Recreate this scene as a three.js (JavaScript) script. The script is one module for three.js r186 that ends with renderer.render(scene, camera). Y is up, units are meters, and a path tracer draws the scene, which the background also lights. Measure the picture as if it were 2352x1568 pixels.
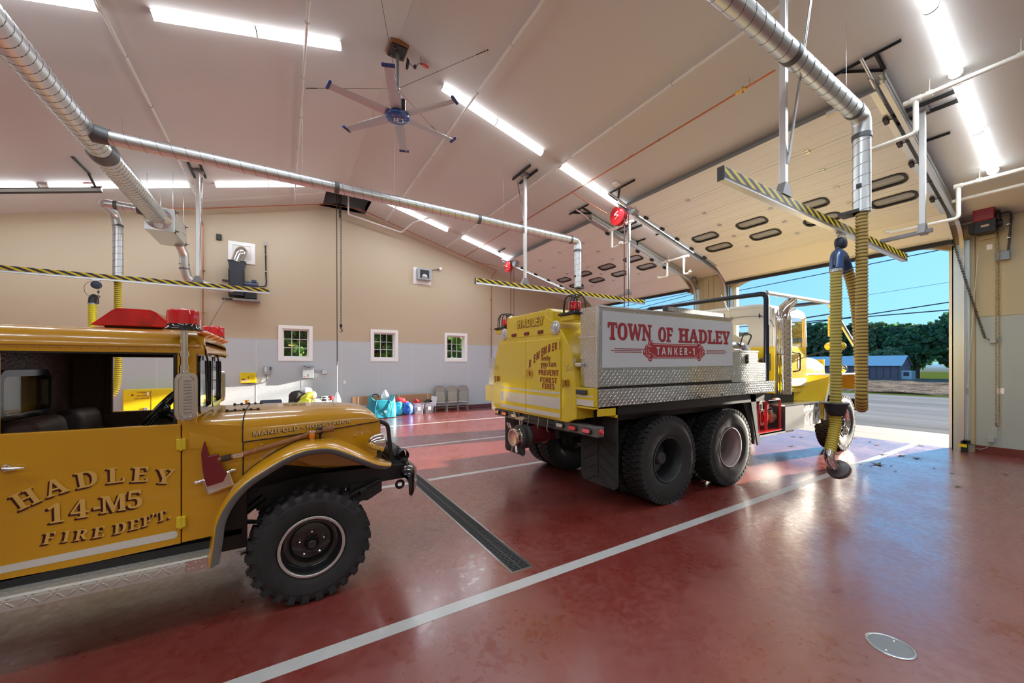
import * as THREE from 'three';
import { mergeGeometries } from 'three/addons/utils/BufferGeometryUtils.js';
import { RoundedBoxGeometry } from 'three/addons/geometries/RoundedBoxGeometry.js';
import { RectAreaLightUniformsLib } from 'three/addons/lights/RectAreaLightUniformsLib.js';

// ---------- camera, sky, sun, exposure ----------
const scene = new THREE.Scene();
const FOC = 870.16, YAW = 0.544247, EYE = 1.72;
const camera = new THREE.PerspectiveCamera(2 * Math.atan(784 / FOC) * 180 / Math.PI, 2352 / 1568, 0.05, 900);
camera.position.set(0, EYE, 0);
camera.rotation.set(0, -YAW, 0);
camera.setViewOffset(2352, 1568, 0, -54, 2352, 1568);   // a shifted lens keeps the uprights upright
const renderer = new THREE.WebGLRenderer();
renderer.toneMapping = THREE.LinearToneMapping;
renderer.toneMappingExposure = 1.0;
renderer.shadowMap.enabled = true;
RectAreaLightUniformsLib.init();
const SUN_AZ = 8.6 * Math.PI / 180, SUN_EL = 12.8 * Math.PI / 180, SUN_POWER = 30;
const sunDir = new THREE.Vector3(Math.cos(SUN_EL) * Math.cos(SUN_AZ), Math.sin(SUN_EL), Math.cos(SUN_EL) * Math.sin(SUN_AZ));
const sun = new THREE.DirectionalLight(new THREE.Color(1, 0.9, 0.76), SUN_POWER);
sun.target.position.set(6, 0, -6); sun.position.copy(sunDir).multiplyScalar(60).add(sun.target.position);
sun.castShadow = true; sun.shadow.radius = 1; sun.shadow.mapSize.set(4096, 4096);
Object.assign(sun.shadow.camera, { left: -30, right: 30, top: 30, bottom: -30, near: 1, far: 160 });
scene.add(sun, sun.target);
const LAMP = { strip: 62, glow: 6 };
{ // clear morning sky: pale at the horizon, blue above, a little brighter round the sun
  const W = 512, H = 256, d = new Float32Array(W * H * 4);
  for (let j = 0; j < H; j++) for (let i = 0; i < W; i++) {
    const el = ((j + .5) / H - .5) * Math.PI, az = ((i + .5) / W - .5) * 2 * Math.PI, y = Math.sin(el);
    const dir = [Math.cos(el) * Math.cos(az), y, Math.cos(el) * Math.sin(az)];
    const c = Math.max(0, dir[0] * sunDir.x + dir[1] * sunDir.y + dir[2] * sunDir.z);
    const t = Math.pow(Math.max(0, y), .5), g = 1 + .35 * Math.pow(c, 6), o = (j * W + i) * 4;
    const lo = [.30, .64, .96], hi = [.14, .42, .86], gr = [.25, .28, .26];
    for (let k = 0; k < 3; k++) d[o + k] = y < 0 ? gr[k] * .8 : (lo[k] + (hi[k] - lo[k]) * t) * g * 1.3;
    d[o + 3] = 1;
  }
  const sky = new THREE.DataTexture(d, W, H, THREE.RGBAFormat, THREE.FloatType);
  sky.mapping = THREE.EquirectangularReflectionMapping; sky.magFilter = sky.minFilter = THREE.LinearFilter; sky.needsUpdate = true;
  scene.background = sky;
}

// ---------- small tools ----------
let seed = 12345;
const rnd = () => { seed = (seed + 0x6D2B79F5) | 0; let t = Math.imul(seed ^ seed >>> 15, 1 | seed); t = t + Math.imul(t ^ t >>> 7, 61 | t) ^ t; return ((t ^ t >>> 14) >>> 0) / 4294967296; };
const rr = (a, b) => a + (b - a) * rnd();
const V = (x, y, z) => new THREE.Vector3(x, y, z), P3 = a => Array.isArray(a) ? V(...a) : a;
const used = {}, off = new WeakMap();
const numbered = n => { const k = used[n] || 0; used[n] = k + 1; return k ? `${n}_${String(k).padStart(3, '0')}` : n; };
function tag(o, label, category, opt = {}) {
  if (label) o.userData.label = label; if (category) o.userData.category = category;
  if (opt.group) o.userData.group = opt.group; if (opt.kind) o.userData.kind = opt.kind; return o;
}
// a thing: a Group at its base; its parts are given in world coordinates
function thing(name, label, category, at = [0, 0, 0], opt = {}) {
  const g = new THREE.Group(); g.name = numbered(name); g.position.set(...at); off.set(g, V(...at)); scene.add(g); return tag(g, label, category, opt);
}
function mg(list) {
  list = (Array.isArray(list) ? list.flat(9) : [list]).filter(Boolean).map(g => {
    g = g.index ? g.toNonIndexed() : g; if (!g.attributes.normal) g.computeVertexNormals();
    if (!g.attributes.uv) g.setAttribute('uv', new THREE.BufferAttribute(new Float32Array(g.attributes.position.count * 2), 2));
    return g;
  });
  const col = list.every(g => g.attributes.color);
  for (const g of list) for (const k of Object.keys(g.attributes)) if (!['position', 'normal', 'uv'].includes(k) && !(k === 'color' && col)) g.deleteAttribute(k);
  for (const g of list) g.morphAttributes = {};
  return list.length === 1 ? list[0] : mergeGeometries(list);
}
function mesh(name, geo, mat) { const m = new THREE.Mesh(mg(geo), mat); m.name = name; m.castShadow = m.receiveShadow = true; return m; }
function part(parent, name, geo, mat, label) {
  const m = mesh(name, geo, mat), o = off.get(parent);
  if (o) { m.geometry.translate(-o.x, -o.y, -o.z); off.set(m, o); }
  if (label) m.userData.label = label; parent.add(m); return m;
}
function solo(name, label, category, geo, mat, at = [0, 0, 0], opt = {}) {
  const m = mesh(numbered(name), geo, mat); m.geometry.translate(-at[0], -at[1], -at[2]); m.position.set(...at); off.set(m, V(...at)); scene.add(m); return tag(m, label, category, opt);
}
function struct(name, geo, mat, label) { const m = mesh(numbered(name), geo, mat); off.set(m, V(0, 0, 0)); scene.add(m); m.userData.kind = 'structure'; if (label) m.userData.label = label; return m; }
function copy(o, at, label, rot) { const c = o.clone(); c.name = numbered(o.name.replace(/_\d+$/, '')); c.position.set(...at); if (rot !== undefined) c.rotation.y = rot; if (label) c.userData.label = label; scene.add(c); return c; }

const bx = (w, h, d, x = 0, y = 0, z = 0, r = 0) => (r ? new RoundedBoxGeometry(w, h, d, 2, Math.min(r, w / 2.01, h / 2.01, d / 2.01)) : new THREE.BoxGeometry(w, h, d)).translate(x, y, z);
const bb = (x0, x1, y0, y1, z0, z1, r = 0) => bx(Math.abs(x1 - x0), Math.abs(y1 - y0), Math.abs(z1 - z0), (x0 + x1) / 2, (y0 + y1) / 2, (z0 + z1) / 2, r);
const tf = (g, { r = [0, 0, 0], p = [0, 0, 0], s = 1 } = {}) => g.applyMatrix4(new THREE.Matrix4().compose(V(...p), new THREE.Quaternion().setFromEuler(new THREE.Euler(...r)), Array.isArray(s) ? V(...s) : V(s, s, s)));
function aim(g, a, b) { // turn a geometry built along +y from the origin so that it runs from a towards b
  const d = P3(b).clone().sub(P3(a)).normalize(); return g.applyMatrix4(new THREE.Matrix4().makeRotationFromQuaternion(new THREE.Quaternion().setFromUnitVectors(V(0, 1, 0), d))).translate(...P3(a).toArray());
}
const rod = (a, b, r = .01, r2 = r, seg = 10) => { const l = P3(a).distanceTo(P3(b)); return aim(new THREE.CylinderGeometry(r2, r, l, seg).translate(0, l / 2, 0), a, b); };
const bar = (a, b, w, h, r = 0) => { // rectangular bar from a to b, h across the upright
  a = P3(a); b = P3(b); const d = b.clone().sub(a), l = d.length(), z = d.normalize(), up = Math.abs(z.y) > .99 ? V(1, 0, 0) : V(0, 1, 0), x = up.cross(z).normalize(), y = z.clone().cross(x);
  return bx(w, h, l, 0, 0, 0, r).applyMatrix4(new THREE.Matrix4().makeBasis(x, y, z)).translate((a.x + b.x) / 2, (a.y + b.y) / 2, (a.z + b.z) / 2);
};
const ball = (r, x, y, z, s = [1, 1, 1], seg = 14) => new THREE.SphereGeometry(r, seg, Math.ceil(seg * .7)).scale(...s).translate(x, y, z);
function lathe(pts, axis = 'y', at = [0, 0, 0], seg = 24) { // pts: [radius, height along the axis]
  const g = new THREE.LatheGeometry(pts.map(p => new THREE.Vector2(Math.max(p[0], 1e-5), p[1])), seg);
  if (axis === 'x') g.rotateZ(-Math.PI / 2); if (axis === 'z') g.rotateX(Math.PI / 2); if (axis === '-x') g.rotateZ(Math.PI / 2);
  return g.translate(...at);
}
const shp = (pts, holes = []) => { const s = new THREE.Shape(pts.map(p => new THREE.Vector2(...p))); for (const h of holes) s.holes.push(new THREE.Path(h.map(p => new THREE.Vector2(...p)))); return s; };
function ext(pts, plane, from, depth, { holes = [], bev = 0, seg = 1 } = {}) { // 'xy' along +z, 'zy' along +x (points are z,y), 'xz' along +y (points are x,z)
  const f = plane === 'zy' ? p => [-p[0], p[1]] : plane === 'xz' ? p => [p[0], -p[1]] : p => p;
  const s = pts instanceof THREE.Shape ? pts : shp(pts.map(f), holes.map(h => h.map(f)));
  const g = new THREE.ExtrudeGeometry(s, { depth: depth - 2 * bev, bevelEnabled: bev > 0, bevelThickness: bev, bevelSize: bev, bevelOffset: -bev, bevelSegments: seg, curveSegments: 10 }).translate(0, 0, bev);
  if (plane === 'zy') g.rotateY(Math.PI / 2).translate(from, 0, 0); else if (plane === 'xz') g.rotateX(-Math.PI / 2).translate(0, from, 0); else g.translate(0, 0, from);
  return g;
}
const rrect = (x0, x1, y0, y1, r, n = 5) => { const o = []; for (const [cx, cy, a] of [[x1 - r, y0 + r, -90], [x1 - r, y1 - r, 0], [x0 + r, y1 - r, 90], [x0 + r, y0 + r, 180]]) for (let i = 0; i <= n; i++) { const t = (a + 90 * i / n) * Math.PI / 180; o.push([cx + r * Math.cos(t), cy + r * Math.sin(t)]); } return o; };
// straight runs joined by rounded corners -> list of points
function bend(pts, r = .1, n = 6) {
  pts = pts.map(p => P3(p).clone()); const o = [pts[0]];
  for (let i = 1; i < pts.length - 1; i++) {
    const a = pts[i - 1], b = pts[i], c = pts[i + 1], u = a.clone().sub(b), w = c.clone().sub(b), k = Math.min(r, u.length() * .49, w.length() * .49);
    const p = b.clone().add(u.setLength(k)), q = b.clone().add(w.setLength(k));
    for (let j = 0; j <= n; j++) { const t = j / n; o.push(p.clone().multiplyScalar((1 - t) ** 2).add(b.clone().multiplyScalar(2 * t * (1 - t))).add(q.clone().multiplyScalar(t * t))); }
  }
  o.push(pts[pts.length - 1]); return o;
}
const smooth = (pts, n) => new THREE.CatmullRomCurve3(pts.map(P3), false, 'centripetal').getSpacedPoints(n);
function sweep(pts, rad, seg = 10, color) { // round tube along points; rad is a number or a function of (index, length so far)
  pts = pts.map(P3); const n = pts.length, pos = [], nor = [], uv = [], col = [], idx = []; let u = null, run = 0;
  for (let i = 0; i < n; i++) {
    const t = pts[Math.min(i + 1, n - 1)].clone().sub(pts[Math.max(i - 1, 0)]).normalize();
    if (!u) { u = Math.abs(t.y) > .9 ? V(1, 0, 0) : V(0, 1, 0); } u = u.clone().sub(t.clone().multiplyScalar(u.dot(t))).normalize(); const w = t.clone().cross(u);
    if (i) run += pts[i].distanceTo(pts[i - 1]); const r = typeof rad === 'function' ? rad(i, run) : rad, c = color && color(i, run);
    for (let j = 0; j <= seg; j++) { const a = j / seg * 2 * Math.PI, d = u.clone().multiplyScalar(Math.cos(a)).add(w.clone().multiplyScalar(Math.sin(a))); pos.push(pts[i].x + d.x * r, pts[i].y + d.y * r, pts[i].z + d.z * r); nor.push(d.x, d.y, d.z); uv.push(j / seg, run); if (c) col.push(...c); }
  }
  for (let i = 0; i < n - 1; i++) for (let j = 0; j < seg; j++) { const a = i * (seg + 1) + j, b = a + seg + 1; idx.push(a, a + 1, b, b, a + 1, b + 1); }
  for (const [i, flip] of [[0, 1], [n - 1, 0]]) { const c = pos.length / 3, p = pts[i], q = pts[i ? i - 1 : 1], t = p.clone().sub(q).normalize(); pos.push(p.x, p.y, p.z); nor.push(t.x, t.y, t.z); uv.push(0, 0); if (color) col.push(...col.slice(i * (seg + 1) * 3, i * (seg + 1) * 3 + 3)); for (let j = 0; j < seg; j++) { const a = i * (seg + 1) + j; flip ? idx.push(c, a + 1, a) : idx.push(c, a, a + 1); } }
  const g = new THREE.BufferGeometry(); g.setAttribute('position', new THREE.Float32BufferAttribute(pos, 3)); g.setAttribute('normal', new THREE.Float32BufferAttribute(nor, 3)); g.setAttribute('uv', new THREE.Float32BufferAttribute(uv, 2)); if (color) g.setAttribute('color', new THREE.Float32BufferAttribute(col, 3)); g.setIndex(idx); return g;
}
function skin(rows, { closed = false, caps = false, flat = false } = {}) { // rows of equally many points -> surface
  const n = rows.length, m = rows[0].length, pos = [], uv = [], idx = [];
  rows.forEach((r, i) => r.forEach((p, j) => { pos.push(...p); uv.push(j / (m - 1), i / (n - 1)); }));
  for (let i = 0; i < n - 1; i++) for (let j = 0; j < m - (closed ? 0 : 1); j++) { const a = i * m + j, b = i * m + (j + 1) % m, c = a + m, d = b + m; idx.push(a, b, c, c, b, d); }
  if (caps) for (const [i, f] of [[0, 1], [n - 1, 0]]) { const c = pos.length / 3, s = [0, 0, 0]; for (const p of rows[i]) for (let k = 0; k < 3; k++) s[k] += p[k] / m; pos.push(...s); uv.push(.5, .5); for (let j = 0; j < m; j++) { const a = i * m + j, b = i * m + (j + 1) % m; f ? idx.push(c, b, a) : idx.push(c, a, b); } }
  const g = new THREE.BufferGeometry(); g.setAttribute('position', new THREE.Float32BufferAttribute(pos, 3)); g.setAttribute('uv', new THREE.Float32BufferAttribute(uv, 2)); g.setIndex(idx);
  const h = flat ? g.toNonIndexed() : g; h.computeVertexNormals(); return h;
}
function uvW(g, s = 1) { // texture coordinates in metres by the way each face points
  g = g.index ? g.toNonIndexed() : g; const p = g.attributes.position, uv = new Float32Array(p.count * 2), a = V(), b = V(), c = V();
  for (let i = 0; i < p.count; i += 3) {
    a.fromBufferAttribute(p, i); b.fromBufferAttribute(p, i + 1); c.fromBufferAttribute(p, i + 2); const n = b.clone().sub(a).cross(c.clone().sub(a)), ax = Math.abs(n.x), ay = Math.abs(n.y), az = Math.abs(n.z);
    [a, b, c].forEach((q, k) => { const [u, v] = ay >= ax && ay >= az ? [q.x, q.z] : ax >= az ? [q.z, q.y] : [q.x, q.y]; uv[(i + k) * 2] = u * s; uv[(i + k) * 2 + 1] = v * s; });
  }
  g.setAttribute('uv', new THREE.BufferAttribute(uv, 2)); return g;
}
const rect = (w, h) => new THREE.PlaneGeometry(w, h);

// ---------- textures ----------
const hash = (x, y, s) => { let h = Math.imul(x, 374761393) + Math.imul(y, 668265263) + Math.imul(s, 974634777) | 0; h = Math.imul(h ^ h >>> 13, 1274126177); return ((h ^ h >>> 16) >>> 0) / 4294967296; };
function vnoise(x, y, per, s) { const xi = Math.floor(x), yi = Math.floor(y), fx = x - xi, fy = y - yi, u = fx * fx * (3 - 2 * fx), v = fy * fy * (3 - 2 * fy), w = n => ((n % per) + per) % per; const a = hash(w(xi), w(yi), s), b = hash(w(xi + 1), w(yi), s), c = hash(w(xi), w(yi + 1), s), d = hash(w(xi + 1), w(yi + 1), s); return a + (b - a) * u + (c - a) * v + (a - b - c + d) * u * v; }
const fbm = (u, v, f, o, s) => { let t = 0, a = .5; for (let i = 0; i < o; i++) { t += a * vnoise(u * f, v * f, f, s + i); f *= 2; a *= .5; } return t / (1 - Math.pow(.5, o)); };
function tex(n, fn, { srgb = false, rep = 1 } = {}) { const d = new Uint8Array(n * n * 4); for (let j = 0; j < n; j++) for (let i = 0; i < n; i++) { const c = fn((i + .5) / n, (j + .5) / n), o = (j * n + i) * 4; const [r, g, b] = typeof c === 'number' ? [c, c, c] : c; d[o] = r * 255; d[o + 1] = g * 255; d[o + 2] = b * 255; d[o + 3] = 255; } const t = new THREE.DataTexture(d, n, n); t.wrapS = t.wrapT = THREE.RepeatWrapping; t.magFilter = THREE.LinearFilter; t.minFilter = THREE.LinearMipmapLinearFilter; t.repeat.set(rep, rep); if (srgb) t.colorSpace = THREE.SRGBColorSpace; t.needsUpdate = true; return t; }
const again = (t, rx, ry = rx) => { const c = t.clone(); c.repeat.set(rx, ry); c.needsUpdate = true; return c; };
function canvas(w, h, draw) { const c = document.createElement('canvas'); c.width = w; c.height = h; const x = c.getContext('2d'); draw(x, w, h); const t = new THREE.CanvasTexture(c); t.colorSpace = THREE.SRGBColorSpace; t.anisotropy = 8; return t; }
const mat = (color, roughness = .6, metalness = 0, o = {}) => new THREE.MeshPhysicalMaterial({ color: color instanceof THREE.Color ? color : new THREE.Color(color), roughness, metalness, ...o });
const decal = (w, h, draw, rough = .45) => { const t = canvas(w, h, draw); return mat('#ffffff', rough, 0, { map: t, transparent: true, polygonOffset: true, polygonOffsetFactor: -1 }); };
const lin = (r, g, b) => new THREE.Color().setRGB(r, g, b);

const T = {};
T.plaster = tex(256, (u, v) => .5 + .5 * (fbm(u, v, 32, 3, 3) - .5));
T.orange = tex(256, (u, v) => fbm(u, v, 48, 2, 9));
T.floorC = tex(1024, (u, v) => { const a = fbm(u, v, 6, 5, 21), b = fbm(u, v, 40, 3, 31), c = fbm(u, v, 14, 4, 77), w = Math.max(0, c - .63) * 2.2; const k = .84 + .22 * (a - .5) + .12 * (b - .5); return [Math.min(1, k + w * .15), Math.min(1, k * .98 + w * .4), Math.min(1, k * .97 + w * .42)]; });
T.floorR = tex(1024, (u, v) => { const a = fbm(u, v, 8, 5, 41), c = fbm(u, v, 90, 2, 47); return Math.min(1, .42 + .5 * (a - .5) + .35 * (c - .5)); });
T.floorB = tex(512, (u, v) => .6 * fbm(u, v, 8, 3, 51) + .4 * fbm(u, v, 70, 2, 55));
T.plate = tex(128, (u, v) => { // tread plate: raised lozenges turned alternately
  let h = 0; for (const [cx, cy, s] of [[.25, .25, 1], [.75, .75, 1], [.75, .25, -1], [.25, .75, -1]]) { let x = u - cx, y = v - cy; x -= Math.round(x); y -= Math.round(y); const a = (x + s * y) * .7071, b = (x - s * y) * .7071; h = Math.max(h, Math.min(1, Math.max(0, 1.35 - Math.abs(a) / .19 - (b / .062) ** 2) * 2.2)); } return h; });
T.brush = tex(256, (u, v) => .55 + .3 * (fbm(u, v, 4, 2, 5) - .5) + .25 * (vnoise(u * 4, v * 200, 200, 8) - .5));
T.galv = tex(256, (u, v) => { const a = fbm(u, v, 10, 2, 61), b = fbm(u, v, 26, 2, 63); const k = .78 + .22 * (a - .5) + .3 * (Math.round(b * 6) / 6 - .5); return k; });
T.wood = tex(256, (u, v) => { const g = vnoise(u * 3, v * 60, 60, 13) * .6 + vnoise(u * 6, v * 120, 120, 17) * .4; const k = .62 + .4 * g; return [k * .72, k * .47, k * .28]; }, { srgb: true });
T.card = tex(128, (u, v) => .9 + .2 * (fbm(u, v, 20, 3, 91) - .5));
T.rubber = tex(256, (u, v) => .7 + .6 * (fbm(u, v, 12, 4, 71) - .5));
T.leather = tex(256, (u, v) => fbm(u, v, 60, 2, 83));
T.soil = tex(512, (u, v) => { const k = .55 + .9 * (fbm(u, v, 24, 5, 101) - .5); return [k, k * .92, k * .84]; });
T.asph = tex(512, (u, v) => { const k = .75 + .5 * (fbm(u, v, 60, 3, 111) - .5) + .25 * (fbm(u, v, 5, 3, 115) - .5); return k; });
T.spin = tex(256, (u, v) => .5 + .9 * (fbm(u, v, 30, 2, 131) - .5));

const M = {
  white: mat('#e4e2dc', .55), trimWhite: mat('#f1eeee', .35), ceiling: mat(lin(.60, .60, .60), .75, 0, { bumpMap: T.plaster, bumpScale: .002 }),
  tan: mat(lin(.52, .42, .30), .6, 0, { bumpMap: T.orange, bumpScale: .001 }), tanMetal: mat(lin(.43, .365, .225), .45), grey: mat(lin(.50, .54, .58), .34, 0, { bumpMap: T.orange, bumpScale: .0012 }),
  seam: mat(lin(.58, .6, .64), .35), joint: mat(lin(.03, .028, .025), .8), cove: mat(lin(.13, .018, .014), .25, 0, { clearcoat: .5, clearcoatRoughness: .2 }),
  floor: mat(lin(.24, .036, .026), .95, 0, { map: again(T.floorC, .22), roughnessMap: again(T.floorR, .31), bumpMap: again(T.floorB, .35), bumpScale: .0012, ior: 1.7, clearcoat: 1, clearcoatRoughness: .2 }),
  line: mat(lin(.62, .62, .62), .3, 0, { map: again(T.floorC, .22), clearcoat: .4, clearcoatRoughness: .2 }),
  chrome: mat(lin(.80, .80, .81), .08, 1), steel: mat(lin(.62, .63, .64), .28, 1, { map: again(T.galv, .8) }), alu: mat(lin(.72, .73, .74), .32, 1), aluPost: mat(lin(.70, .70, .70), .38, .85),
  galv: mat(lin(.66, .69, .70), .36, .95), plate: mat(lin(.74, .75, .76), .2, 1, { bumpMap: again(T.plate, 15), bumpScale: .0024 }), plateBig: mat(lin(.60, .58, .53), .42, .7, { bumpMap: again(T.plate, 11), bumpScale: .0034 }),
  dark: mat(lin(.022, .022, .024), .5), black: mat(lin(.010, .010, .011), .45), gloss: mat(lin(.012, .012, .013), .12, 0, { clearcoat: .6, clearcoatRoughness: .1 }), char: mat(lin(.05, .05, .052), .55), midgrey: mat(lin(.20, .21, .22), .45), greyBox: mat(lin(.34, .37, .40), .4), concrete: mat(lin(.36, .34, .32), .9, 0, { specularIntensity: .1, map: again(T.asph, .5) }),
  pvc: mat(lin(.72, .70, .64), .35), copper: mat(lin(.62, .22, .11), .35, 1, { map: again(T.galv, 3) }), perf: mat(lin(.018, .018, .018), .6, .2), chain: mat(lin(.42, .33, .18), .4, .9), darkChain: mat(lin(.05, .045, .04), .5, .6),
  red: mat(lin(.55, .012, .018), .22, 0, { clearcoat: .8, clearcoatRoughness: .1 }), redDark: mat(lin(.20, .006, .012), .4), redLens: mat(lin(.75, .01, .02), .08, 0, { clearcoat: 1, clearcoatRoughness: .04 }), amber: mat(lin(.85, .22, .01), .1, 0, { clearcoat: 1 }),
  yel: mat(lin(.62, .30, .004), .26, 0, { clearcoat: .85, clearcoatRoughness: .06 }), yelT: mat(lin(.74, .53, .02), .24, 0, { clearcoat: .9, clearcoatRoughness: .06 }), cream: mat(lin(.66, .62, .56), .35, 0, { clearcoat: .5 }), safety: mat(lin(.76, .56, .006), .4),
  rubber: mat(lin(.030, .030, .032), .62, 0, { map: again(T.rubber, 1), roughnessMap: again(T.rubber, 1), roughness: .95 }), brown: mat(lin(.11, .06, .042), .38, 0, { bumpMap: again(T.orange, 2), bumpScale: .004 }), leather: mat(lin(.035, .014, .013), .34, 0, { bumpMap: again(T.leather, 4), bumpScale: .0015 }),
  wood: mat('#ffffff', .5, 0, { map: again(T.wood, 3) }), card: mat(lin(.42, .25, .13), .8, 0, { map: T.card }), pane: mat('#ffffff', .02, 0, { transmission: 1, thickness: 0, ior: 1.5, side: THREE.DoubleSide }), paneTint: mat(lin(.55, .6, .6), .05, 0, { transmission: .9, thickness: 0 }),
  teal: mat(lin(.01, .26, .36), .42, 0, { sheen: .3 }), blue: mat(lin(.012, .10, .45), .45), cloud: mat(lin(.75, .78, .82), .3, 0, { transmission: .4, thickness: 0 }), chair: mat(lin(.30, .27, .23), .38, .3), asphalt: mat(lin(.21, .215, .225), .95, 0, { specularIntensity: 0, map: again(T.asph, .25) }), soil: mat(lin(.29, .25, .215), .95, 0, { specularIntensity: 0, map: again(T.soil, .09), bumpMap: again(T.soil, .5), bumpScale: .12 }),
};
for (const [k, m] of Object.entries(M)) m.name = k;
Object.assign(M, { doorWhite: mat(lin(.80, .82, .80), .38), acrylic: mat(lin(.50, .53, .55), .18, 0, { transmission: .3, thickness: 0 }), rubberSeal: mat(lin(.012, .012, .014), .6), creamRail: mat(lin(.62, .58, .46), .4), galvPale: mat(lin(.62, .70, .70), .38, .9), glow: mat(lin(.9, .9, .9), .3, 0, { emissive: lin(.97, .99, 1), emissiveIntensity: LAMP.glow }) });
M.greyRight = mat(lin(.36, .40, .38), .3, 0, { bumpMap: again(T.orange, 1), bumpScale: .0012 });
M.verge = mat(lin(.10, .16, .04), .9, 0, { specularIntensity: 0, map: again(T.soil, .3) });
Object.assign(M, { lipGrey: mat(lin(.14, .13, .12), .4), brass: mat(lin(.65, .42, .12), .2, 1), rearGlass: mat(lin(.9, .93, .92), .02, 0, { transmission: 1, thickness: 0 }), screen: mat(lin(.72, .80, .80), .02, 0, { transmission: 1, thickness: 0, ior: 1.7 }), redGlass: mat(lin(.85, .012, .02), .06, 0, { transmission: .55, thickness: 0, clearcoat: 1, clearcoatRoughness: .03 }), redAxe: mat(lin(.17, .006, .012), .38, 0, { clearcoat: .4, clearcoatRoughness: .3 }), wrap: mat(lin(.12, .085, .045), .8, 0, { bumpMap: again(T.orange, 6), bumpScale: .006 }) });
T.perfMap = tex(64, (u, v) => { const d = Math.min(Math.hypot(u - .25, v - .25), Math.hypot(u - .75, v - .75)); return d < .13 ? .04 : 1; });
T.led = tex(64, (u, v) => { const a = Math.abs(u % .5 - .25), b = Math.abs(v % .5 - .25); return a < .16 && b < .16 ? .95 : .25; });
T.scuff = tex(256, (u, v) => Math.min(1, Math.max(.02, 1.5 * (fbm(u * 3 % 1, v, 8, 5, 141) - .30))));
Object.assign(M, {
  rimGrey: mat(lin(.028, .028, .03), .5), rimPink: mat(lin(.42, .33, .33), .45, .2), flap: mat(lin(.035, .033, .031), .75, 0, { map: again(T.rubber, 1) }), flapDark: mat(lin(.012, .012, .012), .8), signWhite: mat(lin(.60, .64, .68), .3), lensClear: mat(lin(.55, .56, .58), .08, .3, { clearcoat: 1 }), steelGrey: mat(lin(.16, .155, .15), .4, .3), redPink: mat(lin(.85, .12, .16), .15, 0, { clearcoat: 1 }), maroonPipe: mat(lin(.12, .014, .02), .3), roseSteel: mat(lin(.62, .50, .48), .2, 1),
  ledLens: mat(lin(.7, .68, .6), .25, .2, { map: again(T.led, 20, 20) }), railDark: mat(lin(.015, .022, .045), .3, .3), perfChrome: mat(lin(.72, .72, .73), .18, 1), cabWhite: mat(lin(.62, .61, .58), .42), plateFine: mat(lin(.72, .72, .70), .22, 1, { bumpMap: again(T.plate, 19), bumpScale: .0018 }), scuff: mat('#ffffff', .5, .2, { map: again(T.scuff, 1) }), domeAlu: mat(lin(.8, .8, .78), .16, 1), redPlastic: mat(lin(.75, .035, .03), .35), brassOld: mat(lin(.35, .22, .14), .4, .7),
});
Object.assign(M, { seamDark: mat(lin(.10, .11, .11), .5, .8), sealant: mat(lin(.11, .115, .12), .5, .3), chromeSoft: mat(lin(.75, .75, .76), .14, 1), steelGrey2: mat(lin(.26, .25, .26), .45, .4), navy: mat(lin(.035, .045, .09), .4), saddle: mat(lin(.02, .07, .22), .3), funnel: mat(lin(.02, .022, .03), .4), nozzle: mat(lin(.12, .11, .115), .5), hose: mat(lin(1, 1, 1), .45, 0, { vertexColors: true }), wood2: mat('#ffffff', .6, 0, { map: again(T.wood, 4) }), silver: mat(lin(.42, .42, .43), .35, .6), fanBlue: mat(lin(.006, .075, .33), .15, 0, { clearcoat: .8, clearcoatRoughness: .08 }), blade: mat(lin(.50, .50, .53), .35, .5), tipBlue: mat(lin(.02, .03, .16), .4), darkWire: mat(lin(.04, .035, .03), .5), pvcWhite: mat(lin(.72, .71, .69), .4), hoseRed: mat(lin(.16, .02, .018), .5) });
T.stripe = tex(64, (u, v) => (v * 6 % 1) < .3 ? [.85, .9, .9] : (u * 3 % 1) < .25 ? [.7, .8, .75] : [.10, .14, .15], { srgb: true });
Object.assign(M, { charBlue: mat(lin(.028, .032, .045), .45), tape: mat(lin(.55, .42, .34), .4), tealDark: mat(lin(.008, .12, .18), .5), teal2: mat(lin(.03, .34, .50), .5), redCloth: mat(lin(.50, .015, .03), .75), charCloth: mat(lin(.03, .028, .025), .85), vest: mat(lin(.62, .66, .05), .7), tanCloth: mat(lin(.62, .42, .16), .8), whiteCloth: mat(lin(.62, .62, .60), .8), stripeCloth: mat('#ffffff', .8, 0, { map: again(T.stripe, 2, 1) }), bin: mat(lin(.80, .80, .88), .2, 0, { transmission: .75, thickness: 0 }), binStuff: mat(lin(.40, .40, .46), .7), chairSeat: mat(lin(.34, .32, .28), .3, .3), chairPale: mat(lin(.62, .60, .56), .4), toteGrey: mat(lin(.06, .065, .075), .5), toteBlue: mat(lin(.16, .28, .46), .45), navyLid: mat(lin(.018, .028, .065), .35), redCover: mat(lin(.24, .008, .016), .3), greyBoxBlue: mat(lin(.22, .28, .33), .4), leafGreen: mat(lin(.10, .12, .03), .6), leafBrown: mat(lin(.16, .07, .03), .7), leafDark: mat(lin(.03, .035, .025), .7), bark: mat(lin(.09, .065, .045), .9), leaf: mat(lin(1, 1, 1), .75, 0, { side: THREE.DoubleSide, transmission: .35, thickness: 0 }), barn: mat(lin(.20, .13, .15), .7), barnDark: mat(lin(.10, .065, .075), .7), barnRoof: mat(lin(.50, .54, .58), .35, .3), wire: mat(lin(.012, .014, .018), .6) });

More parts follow.
